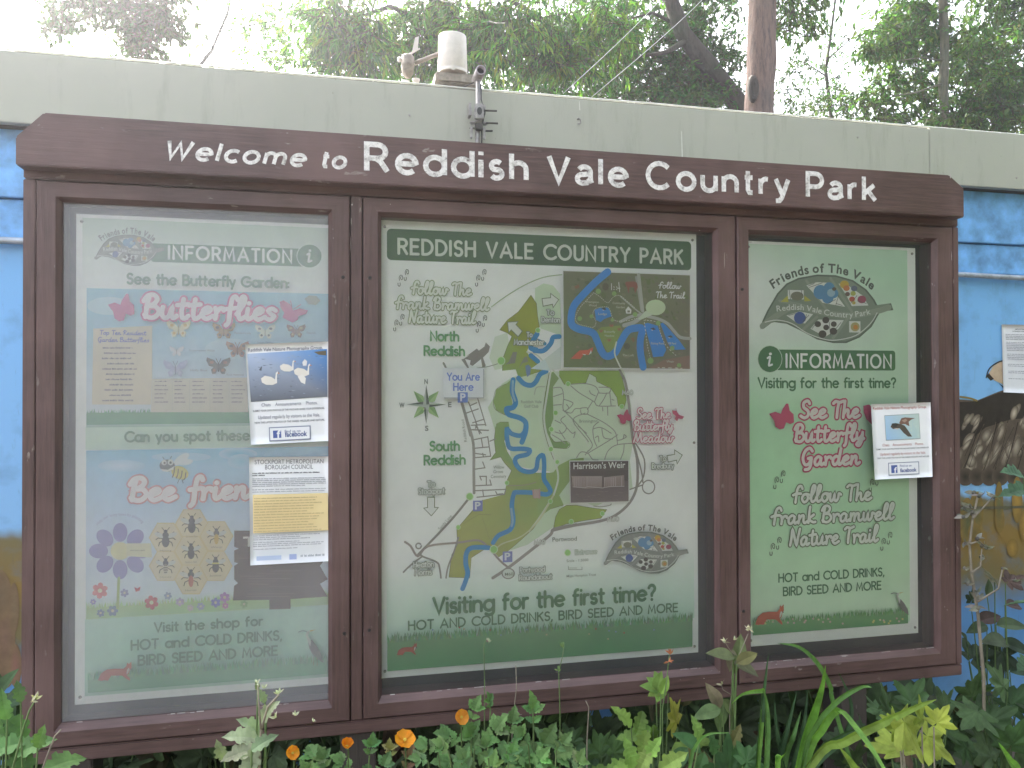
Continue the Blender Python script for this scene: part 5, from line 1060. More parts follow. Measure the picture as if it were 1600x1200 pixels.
def photo_group(name, label, corners, Y, kind, tint):
    p = Paper(name, label, corners, Y, 'photography group notices')
    p.line('Reddish Vale Nature Photography Group.', .03, .075, .93, .034, tint, .012)
    if kind == 'swans':
        p.pg([(.02, .095), (.98, .075), (.985, .555), (.03, .575)], [(.42, .50, .66), (.08, .26, .60), (.16, .17, .20), (.13, .14, .17)])
        for i in range(70): u = random.uniform(.05, .93); v = random.uniform(.12, .54); p.pg([(u, v), (u+random.uniform(.02, .07), v+.003), (u+.02, v+.007)], random.choice([(.30, .36, .46), (.11, .12, .15), (.34, .38, .44), (.18, .2, .24)]))
        def swan(u, v, k, fl=1):
            T = lambda a, b: (u+a*k*fl, v+b*k)
            p.pg([T(-.11, -.02), T(-.06, -.045), T(.02, -.03), (T(.07, .0)), T(.075, .035), T(.03, .05), T(-.05, .045), T(-.10, .02)], (.74, .70, .64)); p.pg([T(.055, .03), T(.075, -.07), T(.095, -.085), T(.105, -.065), T(.088, -.06), T(.085, .035)], (.76, .74, .70)); p.pg([T(.1, -.075), T(.125, -.06), T(.1, -.06)], (.5, .2, .05))
        swan(.28, .365, 1.0); swan(.50, .245, .85); swan(.68, .295, .95); p.pg([(.62, .34), (.68, .32), (.72, .36), (.71, .42), (.66, .40)], (.76, .74, .70)); p.pg([(.68, .20), (.71, .17), (.74, .19), (.73, .235), (.69, .235)], (.72, .72, .72)); p.pg([(.15, .26), (.19, .22), (.18, .27)], (.12, .13, .15)); p.pg([(.82, .1), (.97, .09), (.97, .14), (.88, .13)], (.14, .12, .08))
    else:
        p.pg([(.215, .155), (.80, .145), (.81, .485), (.22, .49)], (.30, .34, .33)); p.pg([(.222, .163), (.792, .153), (.802, .476), (.228, .482)], [(.40, .56, .72), (.50, .60, .54), (.42, .56, .54), (.33, .52, .74)])
        for i in range(16): u = random.uniform(.5, .76); v = random.uniform(.22, .44); p.pg([(u, v), (u+.05, v-.02), (u+.04, v+.04)], (.48, .60, .56))
        p.pg([(.31, .31), (.34, .265), (.40, .262), (.48, .275), (.55, .30), (.60, .36), (.67, .45), (.60, .448), (.53, .40), (.46, .33), (.40, .34), (.35, .34)], (.10, .085, .065)); p.pg([(.46, .26), (.50, .20), (.56, .19), (.66, .20), (.73, .205), (.66, .225), (.62, .25), (.63, .31), (.60, .30), (.56, .28), (.48, .28)], (.19, .11, .085)); p.pg([(.33, .275), (.40, .262), (.44, .28), (.40, .32), (.35, .315)], (.05, .05, .045)); p.pg([(.36, .335), (.42, .33), (.46, .345), (.42, .345)], (.6, .5, .4)); p.pg([(.50, .23), (.57, .21), (.60, .23), (.55, .26)], (.36, .26, .20))
    p.line('Chats    Announcements    Photos.', .16, .625 if kind == 'swans' else .565, .86, .033, tint, .0)
    dk = (.10, .10, .13); y0 = .675 if kind == 'swans' else .612
    p.line('SUBMIT YOUR OWN PHOTOS OF THE VALE AND SHARE YOUR EXPERIENCES.', .05, y0, .95, .018, dk, .01)
    p.line('Updated regularly by visitors to the Vale.', .11, y0+.073, .89, .034, tint, .0)
    p.line('VIEW THE LATEST PHOTOS OF THE VARIED WILDLIFE AND NATURE.', .06, y0+.118, .95, .018, dk, .01)
    p.fb(*((.835, .975) if kind == 'swans' else (.785, .955))); p.fin('printed_matter'); return p
photo_group('paper_notice', 'white photography group flyer with a picture of swans on the left pane', [(383, 538), (513.5, 533.5), (513.5, 689), (392, 695)], YG, 'swans', (.16, .16, .22))
photo_group('paper_notice', 'white photography group flyer with a flying bird picture across the right pane edge', [(1361, 631.5), (1454, 628.5), (1457.5, 745), (1367, 749.5)], -.006, 'bird', (.42, .15, .14))
p = Paper('paper_notice', 'white council notice with a pale yellow block of text below the swans flyer', [(389, 714.5), (514, 713), (515, 877), (391, 883.5)], YG, None, .003)
p.line('STOCKPORT METROPOLITAN', .07, .065, .93, .040, (.16, .16, .18), .0); p.line('BOROUGH COUNCIL', .20, .115, .80, .040, (.16, .16, .18), .0)
for k, v in enumerate([.155, .175]): p.mic(.04, v, (.9, .2)[k], .013, (.12, .12, .13))
for v in (.205, .222, .239, .256, .273, .305, .325): p.mic(.04, v, .96 if v != .273 else .7, .010, (.30, .30, .33))
p.qd(.045, .345, .985, .70, (.78, .63, .34))
for j in range(13): p.mic(.06, .385+j*.025, random.uniform(.7, .96), .010, (.46, .36, .2))
for v in (.725, .742, .759, .785, .802, .819, .846): p.mic(.05, v, random.uniform(.6, .96), .010, (.32, .32, .36))
p.qd(.09, .905, .40, .945, (.48, .56, .74)); p.qd(.50, .90, .59, .95, (.36, .42, .66)); p.mic(.64, .93, .94, .022, (.36, .38, .42)); p.fin('printed_matter')
p = Paper('paper_notice', 'white typed notice stuck over the mural bird on the blue hut wall', [(1565, 507), (1635, 508), (1638, 616), (1568, 613)], YW-.0015, None, .003, (.76, .77, .80))
p.line('IMPORTANT NOTICE', .30, .075, .70, .016, (.14, .14, .16), .02); p.line('LICENSING AND PUBLIC SAFETY', .24, .105, .78, .015, (.14, .14, .16), .02)
for blk, n_ in ((.15, 4), (.265, 6), (.44, 4), (.59, 2), (.69, 2), (.80, 1)):
    for j in range(n_): p.mic(.08, blk+j*.024, .92 if j < n_-1 else .5, .012, (.26, .26, .30))
p.fin('printed_matter')
# ------------------------------------------------------------------ weather station on its pole against the fascia
YP = YF-.045; k = scale_at(707, 100, YP)
base = at(746, 222, YP); foot = at(746, 300, YP)
ws = empty('weather_station', (base.x, YP, foot.z)); tag(ws, 'cream rain gauge and wind vane on a metal pole against the hut fascia', 'weather station')
top = at(747, 128, YP)
m = MB(); m.tube([(base.x, YP, foot.z), (base.x, YP, base.z), (top.x, YP, top.z)], .0085, 14); child(m, 'pole', M_metal, ws, True)
tc = at(748, 117.5, YP)
m = MB(); ro, ri = .0180, .0130      # cross tube, open towards the viewer
Rx = Matrix.Rotation(R(-90), 3, 'X')
m.lathe([(.001, -.028), (ri, -.028), (ri, -.045), (ro, -.045), (ro, .05), (.001, .05)], tc, 20, (1, 1, 1), Rx); child(m, 'cross_tube', M_metal, ws, True)
m = MB(); m.lathe([(.0001, -.030), (ri-.0005, -.030)], tc, 16, (1, 1, 1), Rx); child(m, 'tube_hollow', M_dark, ws)  # black disc paints the shade inside the open tube
# bracket with U bolts
bc = at(748, 176, YP-.012); m = MB(); m.box(bc.x-.016, bc.x+.016, YP-.028, YP-.011, bc.z-.028, bc.z+.028, bev=.004)
m.box(bc.x-.030, bc.x+.034, YP-.010, YP+.012, bc.z-.036, bc.z-.029, bev=.002); m.box(bc.x-.034, bc.x-.024, YP-.006, YP+.03, bc.z-.01, bc.z+.036, bev=.002); m.box(bc.x+.018, bc.x+.026, YP-.006, YP+.03, bc.z-.004, bc.z+.034, bev=.002)
br = child(m, 'clamp_bracket', M_metal, ws)
m = MB(); m.lathe([(.0001, .0296), (.009, .0296), (.009, .0286)], (bc.x, YP, bc.z), 16, (.03, .03, .03), Matrix.Diagonal((1, 1, 1.5)) @ Matrix.Rotation(R(90), 3, 'X')); o = child(m, 'bracket_hole', M_dark, ws); o.parent = br; 
for (dx, dz, ln) in ((.02, .012, .055), (.02, -.032, .06), (-.03, -.055, .03), (.024, -.06, .03)): m = MB(); m.tube([(bc.x+dx, YP-.004, bc.z+dz), (bc.x+dx+ln*.5, YP-.016, bc.z+dz-.003), (bc.x+dx+ln*.8, YP-.02, bc.z+dz-.004)], .0034, 7); child(m, 'bolt', M_grime, ws, True)
m = MB(); m.box(bc.x-.014, bc.x+.014, YP-.02, YP-.008, bc.z-.065, bc.z-.038, bev=.003); child(m, 'clamp_block', M_grime, ws)
for dx in (-.026, .02): m = MB(); m.box(bc.x+dx-.004, bc.x+dx+.004, YP-.016, YP-.004, bc.z-.092, bc.z-.05, bev=.002); child(m, 'clamp_plate', M_metal, ws)
m = MB(); m.tube([(base.x+.013, YP-.006, foot.z), (base.x+.014, YP-.008, bc.z-.05), (base.x+.024, YP-.016, bc.z), (base.x+.012, YP-.008, bc.z+.05), (top.x+.010, YP-.004, top.z-.01), (top.x-.005, YP+.03, top.z+.012), (top.x-.05, YF+.07, top.z+.014)], .0026, 6); child(m, 'cable', M_dark, ws, True)
# arm carrying gauge and vane (runs behind the fascia edge)
gY = YF+.09; gz = at(710, 128, gY).z; gx = at(707, 100, gY).x
m = MB(); x0, x1 = at(678, 122, gY).x, at(742, 122, gY).x; m.box(x0, x1, gY-.045, gY+.045, at(710, 137, gY).z, at(710, 121, gY).z, bev=.006); child(m, 'gauge_base', M_dirty_shaded, ws)
rad = .5*(at(729, 100, gY).x-at(684, 100, gY).x)*1.0; zt_ = at(707, 58, gY).z; zg = at(707, 117, gY).z; H = zt_-zg
m = MB(); m.lathe([(rad*.99, 0), (rad*1.03, 0), (rad*1.03, .004), (rad*1.0, .010), (rad*1.0, .016), (rad*1.02, .018), (rad*.955, H-.003), (rad*.94, H), (rad*.90, H), (rad*.3, H-.05)], (gx, gY, zg), 40); rg = child(m, 'rain_gauge', M_plastic, ws, True)
rg.data.polygons.foreach_set('use_smooth', [True]*len(rg.data.polygons))
m = MB(); m.box(gx-.012, gx+.002, gY-rad*1.06, gY-rad*.98, zg-.004, zg+.012, bev=.001); o = child(m, 'gauge_clip', M_plastic, ws); o.parent = rg
vx, vz0 = at(637, 118, gY).x, at(637, 121, gY).z; vk = scale_at(637, 100, gY)
m = MB(); m.tube([at(648, 99, gY), at(688, 83, gY+.01)], [.0085, .0075], 10); m.tube([at(656, 97, gY-.004), at(684, 85, gY+.006)], [.003, .003], 6); child(m, 'arm', M_dirty_shaded, ws, True)
m = MB(); m.lathe([(.001, 0), (vk*4, vk*1), (vk*9, vk*7), (vk*9.6, vk*16), (vk*10, vk*19), (vk*10.6, vk*20), (vk*9.6, vk*22), (vk*10.2, vk*33), (vk*8, vk*36), (vk*3, vk*37), (.001, vk*38)], (vx, gY, vz0-.004), 24); hub = child(m, 'vane_hub', M_dirty_shaded, ws, True)
m = MB(); p0, p1 = at(624, 93, gY), at(656, 76, gY); m.tube([p0, p1], [.0045, .003], 8); m.lathe([(.0001, -.010), (.007, -.006), (.008, 0), (.005, .008), (.0001, .011)], p0, 12)
q = [at(644, 80, gY), at(653, 75.5, gY), at(654.5, 57, gY), at(648.5, 59, gY)]
m.add([p+Vector((0, -.0012, 0)) for p in q]+[p+Vector((0, .0012, 0)) for p in q], [(0, 1, 2, 3), (7, 6, 5, 4), (0, 4, 5, 1), (1, 5, 6, 2), (2, 6, 7, 3), (3, 7, 4, 0)])
child(m, 'wind_vane', M_plastic, ws)
m = MB(); m.lathe([(.0001, -.004), (.012, 0), (.0145, .010), (.012, .011)], at(634, 131, gY), 14); m.lathe([(.0001, -.004), (.012, 0), (.0145, .010), (.012, .011)], at(650, 128, gY+.02), 14); child(m, 'anemometer_cup', M_plastic, ws, True)

# ------------------------------------------------------------------ trees
def frame_from(d, up=Vector((0, 0, 1))):
    d = d.normalized(); s_ = d.cross(up); s_ = s_.normalized() if s_.length > 1e-4 else Vector((1, 0, 0)); return d, s_, s_.cross(d)
class Leaves:
    def __init__(s): s.v = []; s.f = []; s.c = []
    def leaf(s, p, d, n, L, W, c):
        d, sd, up = frame_from(d, n); b = len(s.v); fold = up*(W*.18); tip = p+d*L-up*L*.1
        m1 = p+d*L*.45
        s.v += [p, m1+sd*W*.5+fold, tip, m1-sd*W*.5+fold]; s.f += [(b, b+1, b+2), (b, b+2, b+3)]; s.c += [c, c]
    def build(s, name, parent):
        m = MB(); m.v = s.v; m.f = s.f; m.c = s.c; return child(m, name, M_leaf, parent)
def rnd_in():
    while True:
        v = Vector((random.uniform(-1, 1), random.uniform(-1, 1), random.uniform(-1, 1)))
        if v.length < 1: return v
def crown(blobs, pal, L, asp, droop=.5, per=11, twig=None, gap=-.22, gap_s=1.1):
    """blobs: (px, py, Y, rx_px, ry_px, depth_m, sprays)"""
    lv = Leaves()
    for (px, py, Y, rx, ry, dp, ns) in blobs:
        for _ in range(ns):
            v = rnd_in(); q = at(px+v.x*rx, py+v.z*ry, Y+v.y*dp)
            if noise.noise(q*gap_s) < gap: continue
            if q.y < 4.3 and q.z < 3.2: continue
            light = .72+.5*noise.noise(q*.7+Vector((5, 0, 0)))
            base = random.choice(pal); dirn = Vector((random.gauss(0, 1), random.gauss(0, .7), random.gauss(-.25*droop*2, .5))).normalized()
            tl = L*random.uniform(1.8, 4)
            if twig: twig.tube([q, q+dirn*tl*.5+Vector((0, 0, -.01)), q+dirn*tl], [.006, .004, .002], 3, (1, 1, 1), False)
            for i in range(per):
                t = random.random(); p = q+dirn*tl*t+rnd_in()*L*.35
                d = (dirn*.7+rnd_in()*.9+Vector((0, 0, -droop))).normalized()
                c = tuple(max(.004, x*random.uniform(.7, 1.35)*max(.5, light)) for x in base); l = L*random.uniform(.6, 1.25)
                lv.leaf(p, d, (Vector((0, -.3, 1))+rnd_in()*.8).normalized(), l, l*asp*random.uniform(.8, 1.2), c)
    return lv
def tree(name, label, trunk_px, Y, rads, mat, blobs, pal, L, asp, droop=.5, per=11, branches=(), tw=True, gap=-.22, gap_s=1.1):
    """trunk_px: photo pixels from the roof line upwards; the trunk is continued down to the ground"""
    pts = [at(px, py, Y) for px, py in trunk_px]; d0 = (pts[0]-pts[1]).normalized() if len(pts) > 1 else Vector((0, 0, -1))
    p0 = pts[0]; gx_ = p0.x+d0.x*min(1.0, abs(p0.z/(d0.z or -1)))*.5
    base_ = Vector((gx_, Y, -.05)); mid = p0*.5+base_*.5
    root = empty(name, (base_.x, Y, 0)); tag(root, label, 'tree', 'trees behind the hut')
    m = MB(); path = [base_, mid]+pts; rr = [rads[0]*1.35, rads[0]*1.1]+[rads[0]+(rads[1]-rads[0])*i/max(1, len(pts)-1) for i in range(len(pts))]
    q = [Vector(p) for p in path]; fine, fr = [], []
    for i in range(len(q)-1):
        for k_ in range(5):
            t = k_/5; p = q[i].lerp(q[i+1], t); p += Vector((noise.noise(p*1.3), noise.noise(p*1.3+Vector((9, 0, 0))), 0))*rr[i]*.35; fine.append(p); fr.append((rr[i]*(1-t)+rr[i+1]*t)*(1+.12*noise.noise(p*2.5)))
    fine.append(q[-1]); fr.append(rr[-1])
    m.tube(fine, fr, 16); child(m, 'trunk', mat, root, True)
    for (bp, r0, r1) in branches:
        m = MB(); b_ = [at(a, b, Y+c) for a, b, c in bp]; n_ = len(b_); m.tube(b_, [r0+(r1-r0)*i/(n_-1) for i in range(n_)], 10); child(m, 'branch', mat, root, True)
    tg = MB() if tw else None
    lv = crown(blobs, pal, L, asp, droop, per, tg, gap, gap_s)
    if tw and tg.v:
        n_ = len(lv.v); lv.v += tg.v; lv.f += [tuple(i+n_ for i in f) for f in tg.f]; lv.c += [(.07, .05, .035)]*len(tg.f)
    lv.build('crown', root)
    return root
OAK = [(.07, .115, .03), (.085, .13, .04), (.06, .095, .025)]; ASH = [(.13, .25, .05), (.11, .21, .045), (.16, .27, .055)]
WIL = [(.12, .24, .05), (.16, .29, .055), (.21, .33, .06), (.09, .19, .05), (.07, .15, .045)]; HOL = [(.045, .10, .035), (.065, .14, .045), (.09, .17, .05)]; DKG = [(.085, .15, .045), (.10, .175, .05), (.065, .115, .04), (.14, .22, .06)]
tree('oak_tree', 'dark leaved tree hanging over the left end of the hut against white sky', [(-170, 100), (-150, -60), (-90, -330)], 5.9, (.16, .10), M_bark2,
     [(140, -2, 5.6, 78, 42, .4, 180), (235, 22, 5.6, 60, 56, .4, 280), (214, 72, 5.6, 20, 22, .2, 26), (88, 34, 5.6, 26, 26, .2, 34), (10, 60, 5.8, 22, 20, .2, 26), (200, -70, 6, 180, 50, .6, 120), (150, -170, 6, 240, 80, 1.2, 160), (248, 84, 5.6, 14, 12, .2, 7)], OAK, .062, .6, .5, 10, [([(-150, -60, 0), (60, -80, -.1), (180, -30, -.3), (225, 60, -.3)], .05, .006), ([(-150, -40, 0), (20, -30, -.1), (90, 30, -.3)], .035, .006)])
tree('ash_tree', 'thin sunlit tree with open sprays of light green leaves beside the oak', [(300, 118), (330, 80), (356, 20), (380, -120)], 7.3, (.022, .012), M_bark2,
     [(345, 72, 7.2, 48, 32, .4, 130), (385, 48, 7.2, 50, 32, .4, 100), (330, 96, 7.2, 40, 14, .3, 46), (440, 40, 7.2, 34, 40, .4, 60), (390, 4, 7.2, 64, 18, .4, 46), (420, 88, 7.4, 36, 16, .3, 30), (380, -110, 7.2, 110, 60, 1, 80), (470, 95, 7.3, 22, 14, .3, 10)], ASH, .075, .42, .5, 9, [([(345, 50, 0), (390, 40, -.1), (440, 30, -.2)], .009, .004), ([(335, 74, 0), (318, 90, -.1), (300, 98, -.2)], .008, .004)])
tree('willow_tree', 'bright green long leaved tree above the rain gauge in the centre', [(700, 140), (690, 40), (670, -120), (660, -300)], 7.0, (.13, .09), M_bark2,
     [(575, 70, 6.4, 90, 58, .8, 400), (535, 28, 6.4, 66, 48, .7, 230), (690, 55, 6.6, 120, 70, .9, 520), (830, 45, 6.4, 110, 70, .9, 400), (930, 50, 6.3, 60, 56, .7, 170), (640, -90, 6.8, 220, 110, 1.5, 300), (880, -90, 6.8, 180, 110, 1.4, 260), (875, 92, 6.0, 40, 24, .3, 50)], WIL, .125, .24, .75, 10,
     [([(680, 40, 0), (610, 10, -.5), (520, 40, -.9)], .04, .010), ([(675, -40, 0), (760, -20, -.4), (850, 30, -.8), (900, 80, -1)], .045, .008), ([(735, 150, -.2), (745, 40, -.3), (760, -60, -.2)], .028, .012), ([(560, 110, -.3), (580, 20, -.4), (600, -40, -.2)], .018, .008)])
tree('holly_tree', 'dark glossy evergreen tree filling the gap between the willow and the brown trunk', [(1080, 170), (1090, 80), (1085, -60), (1080, -200)], 8.6, (.09, .05), M_bark2,
     [(1000, 110, 8.2, 110, 66, .9, 620), (1090, 60, 8.2, 80, 110, .9, 720), (1080, 150, 7.6, 80, 34, .6, 330), (900, 130, 8.6, 130, 50, .9, 480), (1060, -90, 8.6, 130, 90, 1.2, 420), (780, 110, 9, 120, 60, .9, 380), (960, 40, 8.8, 90, 60, .8, 380), (660, 95, 9.2, 120, 50, .9, 240)], HOL, .085, .48, .1, 11)
tree('leaning_tree', 'dark leaning tree trunk slanting up left from behind the brown trunk', [(1168, 178), (1110, 105), (1066, 50), (1035, -30), (1010, -160)], 7.4, (.13, .085), M_bark2,
     [(1020, -150, 7.4, 150, 70, 1.0, 260), (950, -60, 7.0, 80, 30, .5, 60)], DKG, .09, .4, .4, 10, [([(1076, 62, 0), (1040, 82, -.2), (1000, 88, -.5)], .045, .014), ([(1060, 40, 0), (1020, 20, .1), (980, 30, .1)], .03, .01)])
tree('bare_trunk_tree', 'tall tree with a thick bare reddish brown trunk right of centre', [(1187, 180), (1186, 130), (1189, 60), (1194, -20), (1200, -260)], 6.0, (.175, .145), M_bark,
     [(1180, -240, 6.0, 170, 70, 1.2, 300), (1245, 20, 6.4, 46, 46, .5, 110), (1265, -40, 6.2, 90, 34, .7, 120)], DKG, .095, .35, .6, 10, [([(1196, -60, 0), (1240, -40, .2), (1275, 10, .4)], .04, .012)])
tree('sapling_tree', 'wispy small leaved tree with sky showing through right of the brown trunk', [(1300, 190), (1290, 110), (1300, 40), (1310, -40)], 8.5, (.03, .015), M_bark2,
     [(1240, 140, 8.2, 34, 46, .6, 120), (1270, 120, 8.4, 60, 56, .6, 80), (1310, 90, 8.6, 56, 60, .6, 60), (1285, 165, 8.2, 60, 26, .6, 120), (1340, 150, 8.3, 50, 40, .6, 150)], DKG, .075, .38, .3, 8, [([(1292, 120, 0), (1262, 100, .1), (1235, 110, .1)], .012, .004), ([(1296, 90, 0), (1330, 60, .1), (1350, 30, .1)], .012, .004)])
tree('slender_tree', 'broad dark tree with a slender pale trunk above the right end of the hut', [(1480, 212), (1474, 130), (1476, 60), (1472, -20), (1470, -200)], 6.8, (.062, .048), M_bark3,
     [(1405, 35, 7.2, 66, 50, .7, 260), (1365, 60, 7.0, 40, 34, .5, 90), (1480, 70, 7.6, 110, 90, .8, 560), (1570, 90, 7.0, 80, 110, .9, 640), (1520, 180, 7.0, 100, 46, .7, 400), (1400, 150, 7.4, 60, 46, .6, 180), (1390, 186, 7.0, 50, 18, .4, 90), (1460, -80, 7.2, 190, 80, 1.2, 560), (1590, -20, 6.8, 70, 60, .8, 380), (1660, 100, 7.0, 70, 130, .9, 300)], DKG, .10, .42, .45, 11,
     [([(1474, 130, 0), (1430, 145, -.2), (1395, 150, -.3)], .016, .006), ([(1477, 185, 0), (1510, 170, -.1), (1560, 168, -.2)], .016, .006), ([(1475, 95, 0), (1440, 90, -.2), (1400, 95, -.3)], .012, .005)])
kp = at(1177, 138, 5.83); tr_ = [o for o in bpy.data.objects if o.name == 'bare_trunk_tree'][0]
m = MB(); m.lathe([(.0001, 0), (.04, .006), (.055, .03), (.075, .02), (.085, -.02)], kp, 14, (1, 1, 1), Matrix.Diagonal((.8, 1, 1.9)) @ Matrix.Rotation(R(90), 3, 'X')); child(m, 'knot_hole', M_bark2, tr_, True)
# two stay wires from the roof to the trees
for i, (a, b, lab) in enumerate((((880, 145), (1025, -8), 'thin grey overhead wire rising from the roof, the left one of two'), ((924, 151), (1090, -8), 'thin grey overhead wire rising from the roof, the one nearer the brown trunk'))):
    A0, B0 = at(a[0], a[1]+1, YF+.03), at(b[0], b[1], YF+.9); C0 = A0+(B0-A0)*2.2; m = MB()
    m.tube([A0.lerp(C0, t/12)-Vector((0, 0, .05*math.sin(math.pi*t/12))) for t in range(13)], .0014, 6)
    o = m.build('overhead_wire', M_wire, None, True); tag(o, lab, 'wire', 'overhead wires')

# ------------------------------------------------------------------ garden plants in front of the board
def outline_leaf(mb, base, mdir, nrm, L, W, kind, c, bend=.25):
    d, sd, up = frame_from(mdir, nrm)
    if kind == 'palm':
        tip = []
        lobes = [(-112, .55), (-90, .34), (-66, .82), (-44, .5), (-30, .62), (-16, .58), (0, 1.0), (16, .58), (30, .62), (44, .5), (66, .82), (90, .34), (112, .55)]
        ctr = base+d*L*.18; pts = []
        for i in range(len(lobes)-1):
            (a0, r0), (a1, r1) = lobes[i], lobes[i+1]
            for k_ in range(3):
                t = k_/3; a = a0+(a1-a0)*t; r = (r0+(r1-r0)*t)*(1+(.07 if k_ == 1 else 0)); pts.append((a, r))
        pts.append(lobes[-1]); pts = [(-165, .22)]+pts+[(165, .22)]
        vs_ = [ctr]+[ctr+d*L*.8*r*math.cos(R(a))+sd*W*r*.8*math.sin(R(a))-up*L*bend*r*r*.5+up*L*.05*math.cos(R(a*6)) for a, r in pts]
        n_ = len(pts); fs_ = [(0, i+1, i+2) for i in range(n_-1)]
        mb.add(vs_[:], fs_[:n_//2], c); mb.add(vs_[:], fs_[n_//2:], tuple(x*1.12 for x in c)); return
    N_ = 15 if kind == 'lobed' else 9; vs_ = []
    for i in range(N_+1):
        t = i/N_
        if kind == 'ovate': w_ = math.sin(math.pi*t**.8)**.9
        elif kind == 'lobed': w_ = math.sin(math.pi*min(1, t*.97+.03)**.75)*(.55+.45*abs(math.sin(t*math.pi*4.2+.5)))
        else: w_ = math.sin(math.pi*t**.7)
        p = base+d*L*(t+(.05*w_ if kind == 'lobed' and i % 2 else 0))-up*L*bend*t*t
        off = sd*W*.5*w_; lift = up*W*.16*w_
        vs_ += [p-off+lift, p, p+off+lift]
    fl = [(3*i, 3*i+1, 3*i+4, 3*i+3) for i in range(N_)]; fr = [(3*i+1, 3*i+2, 3*i+5, 3*i+4) for i in range(N_)]
    mb.add(vs_, fl, c); mb.add(vs_[:], fr, tuple(x*1.1 for x in c))
def compound(mb, base, mdir, nrm, L, c, pairs=2):
    d, sd, up = frame_from(mdir, nrm)
    outline_leaf(mb, base+d*L*.42, d, nrm, L*.58, L*.46, 'lobed', c)
    for i in range(pairs):
        t = .10+.32*i/max(1, pairs-1) if pairs > 1 else .3
        for sg in (-1, 1):
            dd = (d*.65+sd*sg*.8).normalized(); q = base+d*L*t
            outline_leaf(mb, q, dd, (nrm+rnd_in()*.25).normalized(), L*(.34+.12*i), L*(.26+.08*i), 'lobed', tuple(x*random.uniform(.85, 1.15) for x in c))
def vary(c, a=.8, b=1.25):
    k_ = random.uniform(a, b); c = tuple(x*k_*random.uniform(.93, 1.07) for x in c)
    r_ = random.random()                    # now and then a yellowing or withered leaf
    if r_ < .05: return (c[1]*1.0, c[1]*.95, c[2]*.9)
    if r_ < .08: return (c[1]*.9, c[1]*.6, c[2]*.9)
    return c
def plant(name, label, cat, foot_px, Y, leaves, pal, group=None, low=8, low_r=.12, kind_low='comp', stem_mat=None, flowers=None, Lk=1.0):
    """leaves: (px, py, size_px, angle_deg, kind); angle 90 = pointing up in the picture"""
    f = at(foot_px[0], foot_px[1], Y); root = empty(name, (f.x, Y, 0)); tag(root, label, cat, group)
    st, lf = MB(), MB(); gnd = Vector((f.x, Y, -.04))
    for (px, py, sz, ang, kind) in leaves:
        yj = Y+random.uniform(-.06, .06); p = at(px, py, yj); L = sz*scale_at(px, py, yj)*Lk
        d = Vector((math.cos(R(ang)), random.uniform(-.5, .1), math.sin(R(ang))+.12)).normalized(); nrm = Vector((random.uniform(-.35, .35), -.62, .75)).normalized()
        b = p-d*L*.45; c = vary(random.choice(pal))
        mid = gnd.lerp(b, .6)+Vector((random.uniform(-.02, .02), random.uniform(-.03, .03), 0)); st.tube([gnd+Vector((random.uniform(-.02, .02), random.uniform(-.02, .02), 0)), mid, b], [.003, .0024, .0016], 5, (1, 1, 1), False)
        if kind == 'comp': compound(lf, b, d, nrm, L, c)
        elif kind == 'five':
            for a in (-70, -35, 0, 35, 70):
                dd = Matrix.Rotation(R(a), 3, nrm) @ d; outline_leaf(lf, b+d*L*.2, dd, nrm, L*(.62 if a == 0 else .5), L*.3, 'ovate', vary(c, .9, 1.1))
        else: outline_leaf(lf, b, d, nrm, L, L*{'ovate': .5, 'lobed': .62, 'palm': 1.0}.get(kind, .5), kind, c)
    for i in range(low):                       # foliage lower down the stems
        a = random.random()*6.28; rr_ = low_r*random.uniform(.2, 1); z = random.uniform(.06, .92)*max(.2, f.z)
        b = Vector((f.x+rr_*math.cos(a), Y+rr_*math.sin(a)*.7, z)); d = Vector((math.cos(a), math.sin(a), random.uniform(.0, .7))).normalized(); nrm = Vector((random.uniform(-.4, .4), -.3, 1)).normalized(); L = random.uniform(.07, .12)*Lk; c = vary(random.choice(pal), .6, 1.1)
        st.tube([gnd, Vector((f.x, Y, z*.6)).lerp(b, .5), b], [.003, .002, .0016], 4, (1, 1, 1), False)
        if kind_low == 'comp': compound(lf, b, d, nrm, L, c)
        else: outline_leaf(lf, b, d, nrm, L, L*(1.0 if kind_low == 'palm' else .55), kind_low, c)
    child(st, 'stem', stem_mat or M_stem, root, True); child(lf, 'leaves', M_plant, root); return root
GP = [(.11, .20, .07), (.13, .23, .08), (.095, .175, .065)]; GL = [(.17, .27, .06), (.20, .30, .07), (.14, .23, .055)]; GD = [(.06, .10, .045), (.07, .12, .05), (.05, .085, .04)]; GY = [(.24, .30, .05), (.20, .27, .05)]; GB = [(.07, .13, .07), (.08, .15, .085)]
plant('poppy_plant', 'leafy poppy plant with divided leaves below the left side of the middle bay', 'plant', (735, 1150), -.34, [(742, 1108, 42, 70, 'comp'), (765, 1095, 30, 100, 'comp'), (700, 1150, 50, 150, 'comp'), (735, 1150, 62, 110, 'comp'), (775, 1140, 56, 60, 'comp'), (800, 1128, 46, 75, 'comp'), (735, 1185, 60, 200, 'comp'), (700, 1190, 52, 170, 'comp'), (785, 1180, 60, 20, 'comp'), (725, 1215, 50, 240, 'comp'), (665, 1165, 44, 170, 'comp')], GP, 'leafy poppies under the board', 26, .16)
plant('poppy_plant', 'leafy poppy plant with one upright leaf spike in front of the bottom rail', 'plant', (840, 1170), -.30, [(834, 1112, 48, 90, 'comp'), (832, 1095, 30, 95, 'lobed'), (815, 1150, 44, 130, 'comp'), (850, 1160, 66, 60, 'comp'), (870, 1180, 60, 10, 'comp'), (830, 1185, 60, 190, 'comp'), (805, 1200, 50, 240, 'comp'), (862, 1205, 50, 300, 'comp')], GP, 'leafy poppies under the board', 22, .15)
